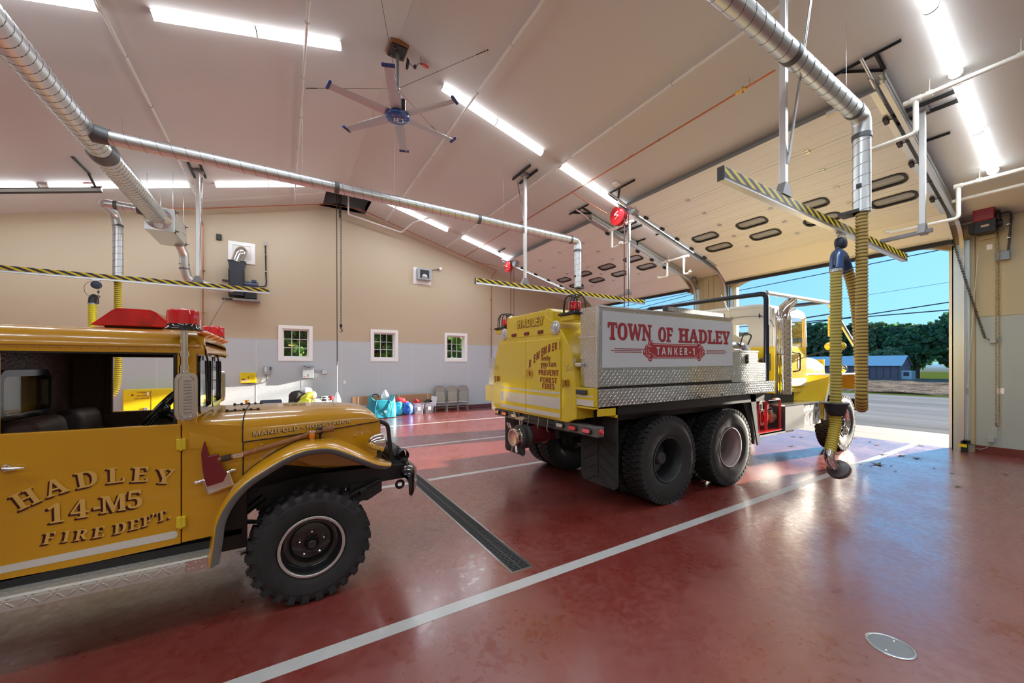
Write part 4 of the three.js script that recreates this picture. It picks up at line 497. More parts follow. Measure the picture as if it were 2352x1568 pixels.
  for (const z of [-3.35, -5.06]) part(t, 'lettering', tf(rect(.15, .12), { r: [0, -Math.PI / 2, 0], p: [2.786, 1.685, z] }), decal(225, 180, x => { x.clearRect(0, 0, 225, 180); x.font = 'bold 150px sans-serif'; x.fillStyle = '#7a5a10'; x.fillText('T-1', 6, 146); x.fillStyle = '#e6cf80'; x.fillText('T-1', 12, 140); }));
  for (const [z, y] of [[-3.60, 2.165], [mt(-3.60), 2.17]]) { const l = part(t, 'work_lamp', lathe([[.085, -.005], [.085, .012], [.066, .02], [.064, .012]], '-x', [2.79, y, z], 28), M.cream, 'round clear rear lamp in a white ring'); part(l, 'lens', lathe([[.066, .012], [.04, .026], [0, .03]], '-x', [2.79, y, z], 22), M.lensClear); }
  for (const z of [-3.9, -4.22, -4.54]) { part(t, 'marker_lamp', bb(2.765, 2.79, 2.115, 2.16, z - .055, z + .055, .012), M.redDark, 'small dark red marker lamp'); }
  part(t, 'hand_latch', [-3.405, mt(-3.4)].flatMap(z => [bb(2.76, 2.79, 1.48, 1.56, z - .05, z + .05, .01), rod([2.74, 1.55, z], [2.74, 1.46, z + .01], .012)]), M.brass);
  // wing under the right box, stripe, corner plates
  part(t, 'rear_wing', [bb(2.80, 2.86, 1.27, 1.475, -3.40, ZR), bb(3.13, 3.158, 1.14, 1.275, -3.40, ZR), bb(2.80, 3.158, 1.08, 1.275, -3.40, -3.375), bb(2.80, 3.158, 1.25, 1.275, -3.4, ZR), bb(2.87, 3.158, 1.17, 1.275, ZR - .02, ZR)], M.yelT); part(t, 'stripe', [bb(2.797, 2.801, 1.375, 1.39, -3.40, ZR), bb(2.797, 2.801, 1.28, 1.345, -3.40, ZR)], M.cream);
  part(t, 'rear_wing', [bb(2.80, 2.86, 1.15, 1.40, ZL, mt(-3.40))], M.yelT); part(t, 'side_marker', bb(2.77, 2.80, 1.40, 1.45, -3.22, -3.06, .008), M.char);
  // tread plate boxes
  const P = (x0, x1, y0, y1, z0, z1, lift = 1) => uvW(tf(bb(x0, x1, y0, y1, z0, z1, .006), { p: [0, lift * pit((x0 + x1) / 2), 0] }));
  part(t, 'skirt', uvW(ext([[2.865, 1.268], [6.63, 1.268 + pit(6.63)], [6.63, 1.444 + pit(6.63)], [2.865, 1.442]], 'xy', ZR - .04, .045)), M.plate, 'tread plate side skirt'); part(t, 'deck', P(2.87, 6.63, 1.425, 1.445, -3.6, ZR), M.plate);
  const sb = part(t, 'side_box', uvW(ext([[2.86, 1.478], [5.43, 1.478 + pit(5.43)], [5.43, 2.352 + pit(5.43)], [2.86, 2.352]], 'xy', -3.245, ZR + 3.245 - .012, { bev: .006 })), M.plate, 'tall tread plate side box');
  part(sb, 'edge_trim', [bb(2.852, 2.878, 1.478, 2.355, ZR - .02, ZR + .002), bar([2.86, 2.35, ZR - .004], [5.43, 2.352 + pit(5.43), ZR - .004], .012, .02)], M.alu); part(sb, 'gap', [bar([2.87, 1.462, ZR - .012], [5.43, 1.462 + pit(5.43), ZR - .012], .02, .03)], M.black); part(sb, 'drop_door', uvW(ext([[2.885, 1.49], [5.415, 1.49 + pit(5.4)], [5.415, 1.66 + pit(5.4)], [2.885, 1.66]], 'xy', ZR - .012, .012)), M.plate);
  part(sb, 'seam_rail', bb(2.845, 2.862, 2.015, 2.035, -3.26, ZR), M.alu); part(sb, 'latch_handle', [bb(2.80, 2.86, 1.70, 1.745, -3.27, -3.17, .01), rod([2.82, 1.72, -3.3], [2.82, 1.80, -3.27], .018)], M.alu);
  const sg = part(sb, 'sign', ext([[2.925, 1.69], [5.43, 1.69 + pit(5.43)], [5.43, 2.302 + pit(5.43)], [2.925, 2.302]], 'xy', ZR - .01, .018), M.signWhite, 'white sign panel');
  part(sb, 'lettering', skin([[[2.925, 2.302, ZR + .0095], [5.43, 2.302 + pit(5.43), ZR + .0095]], [[2.925, 1.69, ZR + .0095], [5.43, 1.69 + pit(5.43), ZR + .0095]]].reverse()), decal(2048, 512, (x, W, H) => {
    x.clearRect(0, 0, W, H); const R = '#a02c38', D = '#2a2630', word = (s, x0, x1, y, size, sx) => { x.font = `bold ${size}px serif`; x.save(); x.translate(x0, y); x.scale((x1 - x0) / x.measureText(s).width, 1); x.fillStyle = D; for (let k = 9; k > 0; k--) x.fillText(s, k * .8, k * .9); x.lineWidth = 9; x.lineJoin = 'miter'; x.strokeStyle = R; x.strokeText(s, 0, 0); x.fillStyle = R; x.fillText(s, 0, 0); x.restore(); };
    word('TOWN', 60, 640, 250, 205); word('OF', 735, 960, 253, 190); word('HADLEY', 1050, 1985, 256, 195);
    // ruled lines and the scrolled plaque
    x.strokeStyle = R; x.lineWidth = 6; for (const [a, b, y] of [[140, 520, 338], [95, 500, 354], [140, 500, 370], [1530, 1890, 338], [1530, 1930, 354], [1530, 1890, 370]]) { x.beginPath(); x.moveTo(a, y); x.lineTo(b, y); x.stroke(); }
    x.fillStyle = R; x.beginPath(); x.roundRect(600, 278, 830, 148, 24); x.fill(); x.strokeStyle = '#e8dcd6'; x.lineWidth = 4; x.beginPath(); x.moveTo(640, 290); x.lineTo(1395, 290); x.moveTo(640, 414); x.lineTo(1395, 414); x.stroke();
    for (const s of [1, -1]) { x.save(); x.translate(s > 0 ? 600 : 1430, 352); x.scale(s, 1); x.fillStyle = R; for (const [a, b, r] of [[30, -66, 38], [-20, -30, 30], [-48, 0, 26], [-56, 22, 22], [-20, 36, 30], [24, 70, 34], [0, 0, 46]]) { x.beginPath(); x.arc(a, b, r, 0, 7); x.fill(); } x.strokeStyle = '#e8dcd6'; x.lineWidth = 5; for (const [a, b, r, s0, s1] of [[34, -64, 26, 1.2, 6], [-14, -34, 18, 2, 6.4], [-46, 8, 15, 2.4, 7], [-16, 32, 18, 0, 4.2], [26, 68, 22, .2, 4.9], [22, 0, 22, 1, 4]]) { x.beginPath(); x.arc(a, b, r, s0, s1); x.stroke(); } x.fillStyle = '#e8dcd6'; for (let k = 0; k < 4; k++) { x.beginPath(); x.arc(52 + k * 15, 34 + k * 6, 4, 0, 7); x.fill(); } x.restore(); }
    x.font = 'bold 108px sans-serif'; x.letterSpacing = '26px'; x.save(); x.translate(712, 392); x.scale(650 / x.measureText('TANKER-1').width, 1); x.fillStyle = '#3a2430'; for (let k = 6; k > 0; k--) x.fillText('TANKER-1', k, k); x.fillStyle = '#d8d4d4'; x.fillText('TANKER-1', 0, 0); x.restore(); x.letterSpacing = '0px';
  }));
  for (let k = 0; k < 9; k++) for (const y of [1.715, 2.28]) part(sb, 'rivet', ball(.006, 2.96 + k * .306, y + pit(2.96 + k * .306), ZR + .009, [1, 1, .6], 6), M.alu);
  part(t, 'side_box', uvW(bb(2.86, 6.3, 1.28, 1.83, ZL, mt(-3.28), .006)), M.plate, 'low tread plate box on the far side'); part(t, 'far_step', uvW(bb(2.9, 3.2, 1.0, 1.26, ZL + .02, ZL + .25)), M.plate);
  for (let k = 0; k < 7; k++) part(t, 'bolt', ball(.012, 3.1 + k * .52, 1.29 + pit(3.1 + k * .52), ZR + .006, [1, 1, .6], 6), M.dark);
  const tb = part(t, 'tool_box', P(5.44, 6.15, 1.45, 1.89, -3.245, ZR - .005), M.plateFine, 'tread plate tool box with a black paddle latch'); part(tb, 'lid_edge', P(5.43, 6.16, 1.885, 1.905, -3.25, ZR), M.alu); part(tb, 'latch', [ext(rrect(5.795, 5.875, 1.715, 1.86, .035).map(p => [p[0], p[1] + .02]), 'xy', ZR - .01, .014, { bev: .004 }), tf(ball(.022, 0, 0, 0, [1, 1.4, .5]), { p: [5.835, 1.775, ZR + .004] })], M.gloss); part(tb, 'key_lever', [rod([5.835, 1.85, ZR + .01], [5.835, 1.79, ZR + .014], .009)], M.chrome);
  part(t, 'step_box', P(6.16, 6.41, 1.45, 1.725, -3.24, ZR - .02), M.plateFine, 'small tread plate box'); part(t, 'instruction_card', bb(6.15, 6.39, 1.74, 1.84, -3.2, -3.19), M.signWhite);
  // lights bars, flaps, suction
  const lamps = (z0, ms) => ms.forEach(([z, m], k) => { const l = part(t, 'tail_lamp', tf(ext(rrect(-.075, .075, -.032, .032, .031), 'xy', 0, .02, { bev: .005 }), { r: [0, -Math.PI / 2, 0], p: [2.832, 1.005 + z0, z] }), M.black, 'oval tail lamp'); part(l, 'lens', tf(ext(rrect(-.06, .06, -.022, .022, .021), 'xy', 0, .012, { bev: .004 }), { r: [0, -Math.PI / 2, 0], p: [2.815, 1.005 + z0, z] }), m); });
  part(t, 'light_rail', bb(2.835, 2.94, .95, 1.06, -3.67, -2.955, .008), M.steelGrey, 'grey tail lamp rail'); lamps(.0, [[-3.56, M.lensClear], [-3.33, M.redLens], [-3.1, M.redPink]]); part(t, 'side_reflector', lathe([[.03, 0], [.028, .012], [0, .016]], 'z', [2.895, 1.005, -2.955], 14), M.redLens);
  part(t, 'light_rail', bb(2.835, 2.94, .945, 1.05, -5.2, -4.48, .008), M.steelGrey, 'grey tail lamp rail'); lamps(-.005, [[-5.1, M.amber], [-4.87, M.redLens], [-4.6, M.lensClear]]);
  for (const [z0, z1, y0] of [[-3.57, -2.975, .325], [-5.44, -4.85, .32]]) { const f = part(t, 'mud_flap', ext(rrect(z0, z1, y0, 1.17, .07), 'zy', 3.16, .014), M.flap, 'black rubber mud flap'); const zm = (z0 + z1) / 2; part(f, 'rib', [...Array(5)].flatMap((_, k) => [-1, 1].map(s => bar([3.157, .42 + k * .13, zm + s * .04], [3.157, .31 + k * .13 + .0, zm + s * .25].map((v, i) => i === 1 ? .42 + k * .13 - .11 + .0 : v), .006, .006))).concat([bb(3.154, 3.16, .4, .95, zm - .004, zm + .004)]), M.flapDark); }
  const cz = -4.12, cy = .80, cp = part(t, 'suction_pipe', [rod([2.72, cy, cz], [3.5, cy + .05, cz], .115, .115, 28), rod([2.98, cy + .01, cz], [3.0, cy + .01, cz], .135, .135, 28)], M.maroonPipe, 'dark red suction pipe'); part(cp, 'flange', [lathe([[.0, .0], [.15, 0], [.155, .01], [.155, .05], [.13, .06], [.13, .1], [.15, .11], [.15, .14], [.12, .15]], 'x', [2.58, cy - .005, cz], 32), ...[...Array(8)].map((_, k) => rod([2.575, cy + .135 * Math.cos(k * .785), cz + .135 * Math.sin(k * .785)], [2.66, cy + .135 * Math.cos(k * .785), cz + .135 * Math.sin(k * .785)], .014))], M.char); part(cp, 'valve', [rod([2.63, cy + .14, cz], [2.63, cy + .25, cz + .02], .03), bb(2.6, 2.68, cy + .22, cy + .24, cz - .1, cz + .1), rod([2.62, cy + .23, cz - .1], [2.60, cy + .3, cz - .14], .012)], M.steel);
  part(cp, 'coupling_cap', [lathe([[0, .02], [.05, .02], [.075, .012], [.095, .0], [.115, 0], [.118, .03], [.11, .06], [.12, .08]], 'x', [2.50, cy - .005, cz], 32), ...[1, 2.3, 3.1, 5.1].slice(0, 2).map(a => bar([2.515, cy + .1 * Math.sin(a * 2), cz + .1 * Math.cos(a * 2)], [2.50, cy + .19 * Math.sin(a * 2), cz + .19 * Math.cos(a * 2)], .03, .02, .006)), bar([2.515, cy - .09, cz + .06], [2.5, cy - .18, cz + .1], .03, .02, .006), bar([2.515, cy + .1, cz - .09], [2.5, cy + .17, cz - .13], .03, .02, .006)], M.roseSteel);
  part(t, 'rear_crossmember', [bb(2.9, 3.0, .92, 1.0, -4.9, -3.5), bb(2.86, 2.9, .985, 1.09, -4.48, -3.67)], M.char); part(t, 'hose_brackets', [-4.28, -4.05, -3.85].map(z => sweep(bend([[2.87, 1.07, z], [2.84, .9, z], [2.87, .88, z]], .02), .008, 6)), M.steel);
  // caged beacons on the rear corners, exhaust drum pipe behind the right one
  for (const [x, y, z] of [[2.93, 2.30, -3.42], [2.93, 2.26, mt(-3.42)]]) { part(t, 'beacon_stand', [bb(x - .12, x + .14, y - .07, y - .0, z - .13, z + .12, .015)], M.yelT); const b = part(t, 'beacon', lathe([[.0, .04], [.075, .04], [.076, .06], [.074, .135], [.06, .15], [0, .152]], 'y', [x, y + .01, z], 24), M.redLens, 'red rear beacon in a black wire cage'); part(b, 'base', lathe([[.0, 0], [.09, 0], [.088, .02], [.075, .045]], 'y', [x, y + .01, z], 24), M.gloss); part(b, 'tray', bb(x - .14, x + .14, y, y + .025, z - .14, z + .14), M.black);
    const hoop = (a, dx, dz, n = 16) => sweep([...Array(n + 1)].map((_, i) => { const f = i / n * Math.PI, c = Math.cos(f), s = Math.sin(f); return [x + dx * Math.sign(c) * Math.abs(c) ** .6 + a[0], y + .02 + s ** .7 * .215, z + dz * Math.sign(c) * Math.abs(c) ** .6 + a[1]]; }), .0075, 6); part(b, 'cage_hoop', [hoop([0, -.06], .12, 0), hoop([0, .06], .12, 0)], M.black); part(b, 'cage_hoop', [hoop([-.06, 0], 0, .12), hoop([.06, 0], 0, .12)], M.black); }
  const sp = part(t, 'flood_bar', bar([4.25, 2.455, -3.2], [5.62, 2.445, -3.2], .05, .075, .012), M.char, 'long LED flood light bar'); part(sp, 'lens', bar([4.30, 2.455, -3.172], [5.57, 2.445, -3.172], .006, .055), M.ledLens); part(sp, 'bracket', [bb(4.27, 4.3, 2.36, 2.43, -3.24, -3.19), bb(5.57, 5.6, 2.37, 2.42, -3.24, -3.19)], M.dark);
  // rail frame over the cab
  const rail = (pts, r = .036, m = M.railDark) => sweep(bend(pts, .1), r, 12); part(t, 'rail_frame', rail([[6.58, 1.45, -3.06], [6.58, 2.86, -3.06], [6.58, 2.90, mt(-3.06)], [6.58, 1.45, mt(-3.06)]], .038), M.railDark, 'dark blue pipe frame'); for (const z of [-3.06, mt(-3.06)]) part(t, 'rail_arm', rail([[6.58, 2.87, z], [8.93, 2.91, z], [10.2, 2.12, z]], .036), M.alu, 'bright pipe arm sloping to the bonnet'); part(t, 'rail_cross', rod([8.7, 2.9, -3.06], [8.7, 2.9, mt(-3.06)], .034), M.railDark);
  // exhaust stack
  const st = part(t, 'exhaust_stack', sweep(bend([[7.09, 1.24, -3.07], [7.09, 2.62, -3.07], [7.46, 2.80, -3.07]], .3, 10), .085, 20), M.chrome, 'chrome exhaust stack with a perforated shield'); part(st, 'heat_shield', sweep([[7.10, 1.24, -3.03], [7.10, 2.46, -3.03]], .098, 20), M.perfChrome); part(st, 'clamp', [lathe([[.1, -.015], [.104, 0], [.1, .015]], 'y', [7.1, 1.9, -3.04], 20)], M.steel); part(st, 'hole', [...Array(14)].flatMap((_, k) => [-.5, .0, .5, 1.0, 1.5, 2.0, -1].map(a => ball(.010, 7.10 + .098 * Math.sin(a - .6), 1.3 + k * .084 + (a % 1 ? .04 : 0), -3.03 + .098 * Math.cos(a - .6), [1, 1, .35], 6))), M.black);
  // cab
  const cb = (x, w = .93, y1 = 2.76, n = 7, y0 = 2.05) => [...Array(25)].map((_, i) => { const a = Math.PI * i / 24, c = Math.cos(a), s = Math.sin(a); return [x, y0 + (y1 - y0) * s ** (2 / n), TZ + w * Math.sign(c) * Math.abs(c) ** (2 / n)]; });
  part(t, 'cab_roof', [skin([cb(7.33, .91, 2.78, 6), cb(7.36, .94, 2.83), cb(7.9, .94, 2.84)]), skin([cb(7.9, .94, 2.84, 4, 2.6), cb(8.3, .94, 2.85, 4, 2.6), cb(8.5, .93, 2.81, 4, 2.6), cb(8.56, .91, 2.72, 4, 2.58)]), bb(7.9, 7.94, 2.05, 2.56, -3.30, -3.275), ext([[mt(-3.3), 2.05], [-3.3, 2.05], [-3.3, 2.70], [-3.4, 2.80], [mt(-3.4), 2.80], [mt(-3.3), 2.70]], 'zy', 7.34, .03, { holes: [rrect(-4.30, -3.72, 2.18, 2.47, .05), rrect(-4.86, -4.40, 2.18, 2.47, .05)] }), bb(7.34, 7.9, 2.05, 2.72, -3.31, -3.28), bb(7.34, 7.9, 2.05, 2.72, mt(-3.28), mt(-3.31))], M.cabWhite, 'off-white hard cab top');
  part(t, 'roof_seam', sweep(cb(7.335, .935, 2.62, 5).slice(2, 23), .006, 6), M.midgrey); part(t, 'roof_hook', [-3.5, -4.0].map(z => [rod([7.33, 2.6, z], [7.27, 2.6, z], .012), rod([7.28, 2.56, z], [7.28, 2.64, z], .01)]), M.dark);
  part(t, 'cab_body', [bb(7.34, 7.92, 1.29, 2.055, mt(-3.27), -3.27, .02), bb(7.92, 8.58, 1.29, 2.055, mt(-3.30), -3.30, .02), bb(7.36, 8.5, 1.22, 1.3, mt(-3.3), -3.28)], M.yelT); const bd = part(t, 'cab_door', bb(7.905, 8.52, 1.32, 2.06, -3.28, -3.262, .015), M.yelT, 'yellow cab door with a red badge'); part(bd, 'stripe', bb(7.91, 8.515, 1.34, 1.48, -3.264, -3.259), M.cream); part(bd, 'window_frame', [bar([7.915, 2.06, -3.27], [7.915, 2.60, -3.28], .03, .03), bar([7.915, 2.6, -3.28], [8.49, 2.61, -3.28], .03, .03), bar([8.49, 2.61, -3.28], [8.52, 2.06, -3.27], .03, .03)], M.cream); part(bd, 'glass', bb(7.92, 8.50, 2.06, 2.6, -3.282, -3.278), M.pane);
  part(bd, 'badge', tf(rect(.16, .3), { p: [8.2, 1.77, -3.2585] }), decal(160, 300, x => { x.clearRect(0, 0, 160, 300); x.fillStyle = '#c2283a'; x.beginPath(); x.ellipse(80, 150, 46, 130, 0, 0, 7); x.fill(); x.fillStyle = '#e8c34a'; x.beginPath(); x.ellipse(80, 150, 28, 105, 0, 0, 7); x.fill(); x.strokeStyle = '#c2283a'; x.lineWidth = 10; for (let k = 0; k < 9; k++) { x.beginPath(); x.moveTo(56, 70 + k * 20); x.lineTo(104, 70 + k * 20); x.stroke(); } })); part(bd, 'grab_handle', sweep(bend([[7.86, 1.95, -3.22], [8.05, 1.93, -3.18], [8.05, 1.62, -3.18], [7.88, 1.60, -3.22]], .05), .012, 8), M.dark);
  part(t, 'cab_stripe', bb(7.345, 7.9, 1.34, 1.46, -3.269, -3.264), M.cream); part(t, 'cab_steps', [bb(7.45, 8.4, .95, 1.22, -3.5, -3.35)], M.black); part(t, 'rear_equipment', [bb(7.26, 7.33, 1.62, 1.92, -3.42, -3.34), bb(7.26, 7.33, 1.3, 1.58, -3.46, -3.36, .03), ball(.05, 7.25, 1.8, -3.44)], M.char);
  part(t, 'windscreen', bb(8.53, 8.55, 2.08, 2.62, mt(-3.36), -3.36), M.pane); part(t, 'windscreen_post', [rod([8.54, 2.06, -3.31], [8.53, 2.66, -3.32], .025), rod([8.54, 2.06, mt(-3.31)], [8.53, 2.66, mt(-3.32)], .025), rod([8.54, 2.06, TZ], [8.54, 2.66, TZ], .02)], M.yelT);
  part(t, 'bonnet', skin([[8.55, .62, 1.95], [9.3, .6, 1.94], [10.3, .56, 1.90], [10.55, .53, 1.84], [10.6, .5, 1.7]].map(([x, w, y]) => [...Array(21)].map((_, i) => { const a = Math.PI * i / 20, c = Math.cos(a), s = Math.sin(a); return [x, 1.3 + (y - 1.3) * s ** .45, TZ + w * Math.sign(c) * Math.abs(c) ** .45]; }))), M.yelT); part(t, 'grille', bb(10.55, 10.62, 1.15, 1.85, TZ - .5, TZ + .5, .02), M.yelT); part(t, 'bumper', bb(10.72, 10.85, .72, .98, mt(-3.05), -3.05, .02), M.gloss);
  for (const s of [1, -1]) { const q = z => s > 0 ? z : mt(z); part(t, 'front_fender', skin([q(-3.02), q(-3.72)].map(z => [[8.64, .72, z], [8.66, 1.02, z], [8.95, 1.50, z], [9.3, 1.54, z], [10.35, 1.54, z], [10.6, 1.42, z], [10.66, 1.2, z]])), M.yelT); part(t, 'fender_edge', sweep(bend([[8.63, .70, q(-3.02)], [8.65, 1.02, q(-3.02)], [8.94, 1.50, q(-3.02)], [9.3, 1.54, q(-3.02)], [10.35, 1.54, q(-3.02)], [10.62, 1.42, q(-3.02)]], .1), .02, 8), M.alu); part(t, 'fender_apron', skin([[[8.0, 1.08, q(-3.5)], [8.0, 1.26, q(-3.5)]], [[8.66, 1.02, q(-3.05)], [8.94, 1.5, q(-3.05)]]]), M.yelT);
    part(t, 'headlamp', lathe([[0, -.1], [.07, -.06], [.1, 0], [.1, .03], [0, .05]], 'x', [10.45, 1.64, q(-3.36)], 20), M.chrome); part(t, 'mirror', [bx(.05, .4, .2, 8.95, 2.46, q(-2.98), .02)], M.yelT); part(t, 'mirror_round', [ball(.17, 8.98, 2.08, q(-2.98), [.4, .6, 1])], M.yelT); part(t, 'mirror_arm', [rod([8.56, 2.62, q(-3.3)], [8.95, 2.70, q(-3.0)], .012), rod([8.95, 2.70, q(-2.98)], [8.95, 1.98, q(-2.98)], .012), rod([8.6, 1.9, q(-3.28)], [8.95, 2.02, q(-2.98)], .012)], M.dark); part(t, 'bonnet_strut', [rod([8.7, 1.52, q(-3.45)], [8.85, 1.9, q(-3.5)], .04), rod([8.9, 1.5, q(-3.4)], [9.1, 1.85, q(-3.6)], .014)], M.chrome); }
  const bb2 = part(t, 'battery_box', bb(7.16, 7.86, .615, 1.035, -3.5, -3.045, .012), M.char, 'black step box'); part(bb2, 'tread_lid', uvW(bb(7.15, 8.60, 1.03, 1.055, -3.52, -3.04)), M.plate); part(bb2, 'scuffed_side', bb(7.86, 8.58, .64, 1.03, -3.5, -3.06, .01), M.scuff); part(bb2, 'rail', bb(7.0, 7.6, .57, .615, -3.45, -3.1), M.midgrey);
  part(t, 'pump_tray', [bb(6.28, 7.16, .63, .65, -3.6, -3.03), bb(6.3, 7.14, .60, .65, -3.045, -3.03), bb(6.4, 6.5, .55, .62, -3.15, -3.1)], M.alu, 'flat tray carrying the portable pump'); part(t, 'cab_hose', [sweep(smooth([[6.35, 2.02, -3.35], [6.4, 2.22, -3.3], [6.5, 2.2, -3.25], [6.5, 2.05, -3.3]], 24), .012, 8)], M.dark);
  part(t, 'dome_cover', lathe([[0, .34], [.2, .31], [.36, .2], [.42, .06], [.42, 0]], 'y', [6.5, 1.92, -3.72], 32), M.domeAlu, 'bright aluminium dome behind the tool box'); part(t, 'whip', [rod([6.9, 2.5, -3.75], [6.6, 2.95, -3.8], .005)], M.cream);
}
{ // portable pump on the tray of the tanker
  const z = -3.1, t = thing('portable_pump', 'red portable fire pump in a red tube frame on the tray under the tanker', 'pump', [6.65, .65, -3.3]);
  for (const zz of [-3.07, -3.45]) part(t, 'frame', sweep(bend([[6.34, .665, zz], [6.34, 1.16, zz], [6.58, 1.16, zz], [6.58, .67, zz]], .06), .018, 8), M.red); for (const zz of [-3.07, -3.45]) part(t, 'frame', sweep(bend([[6.60, .665, zz], [6.60, 1.16, zz], [7.04, 1.16, zz], [7.04, .665, zz]], .07), .018, 8), M.red); part(t, 'base', [bb(6.32, 7.06, .65, .672, -3.48, -3.05)], M.red);
  part(t, 'fuel_tank', ext(rrect(6.30, 6.50, .74, 1.05, .06), 'xy', -3.38, .24, { bev: .03, seg: 3 }), M.redPlastic, 'bright red fuel tank'); part(t, 'engine', [bx(.22, .26, .22, 6.72, .86, -3.25, .03), rod([6.72, .98, -3.25], [6.72, 1.08, -3.25], .06), ...[...Array(6)].map((_, k) => bx(.2, .012, .2, 6.72, .80 + k * .035, -3.25))], M.steel); part(t, 'recoil_cover', lathe([[0, .03], [.08, .02], [.1, 0]], 'z', [6.66, .88, -3.12], 18), M.red); part(t, 'pump_head', [lathe([[0, 0], [.1, .01], [.12, .06], [.09, .1], [0, .1]], 'x', [6.86, .86, -3.2], 20), rod([6.9, .86, -3.2], [7.02, .86, -3.14], .05)], M.brassOld); part(t, 'valve', [rod([6.84, .98, -3.15], [6.84, 1.08, -3.15], .012), bb(6.8, 6.88, 1.06, 1.075, -3.16, -3.14), lathe([[.05, 0], [.05, .02]], 'z', [6.84, .98, -3.13], 12)], M.chrome);
}

// ---------- exhaust ducts, rails and hoses ----------
function duct(owner, pts, r, m = M.galv, pitch = .13, name = 'duct') { // round spiral duct with its raised helical seam
  const d = part(owner, name, sweep(pts, r, 24), m), a = P3(pts[0]), b = P3(pts[pts.length - 1]);
  if (pitch && pts.length === 2) { const l = a.distanceTo(b), t = b.clone().sub(a).normalize(), u = (Math.abs(t.y) > .9 ? V(1, 0, 0) : V(0, 1, 0)).cross(t).normalize(), w = t.clone().cross(u), n = Math.ceil(l / pitch) * 18, q = []; for (let i = 0; i <= n; i++) { const f = i / n, g = f * l / pitch * 2 * Math.PI; q.push(a.clone().addScaledVector(t, f * l).addScaledVector(u, Math.cos(g) * r).addScaledVector(w, Math.sin(g) * r)); } part(d, 'spiral_seam', sweep(q, .0035, 4), M.seamDark); } return d;
}
const ringOn = (a, b, r, l = .07) => { a = P3(a); b = P3(b); const d = b.clone().sub(a).normalize(); return rod(a.clone().addScaledVector(d, -l / 2), a.clone().addScaledVector(d, l / 2), r, r, 24); };
const XE = { R: [6.51, 4.975, -1.88], M: [6.66, 4.985, -7.65] };
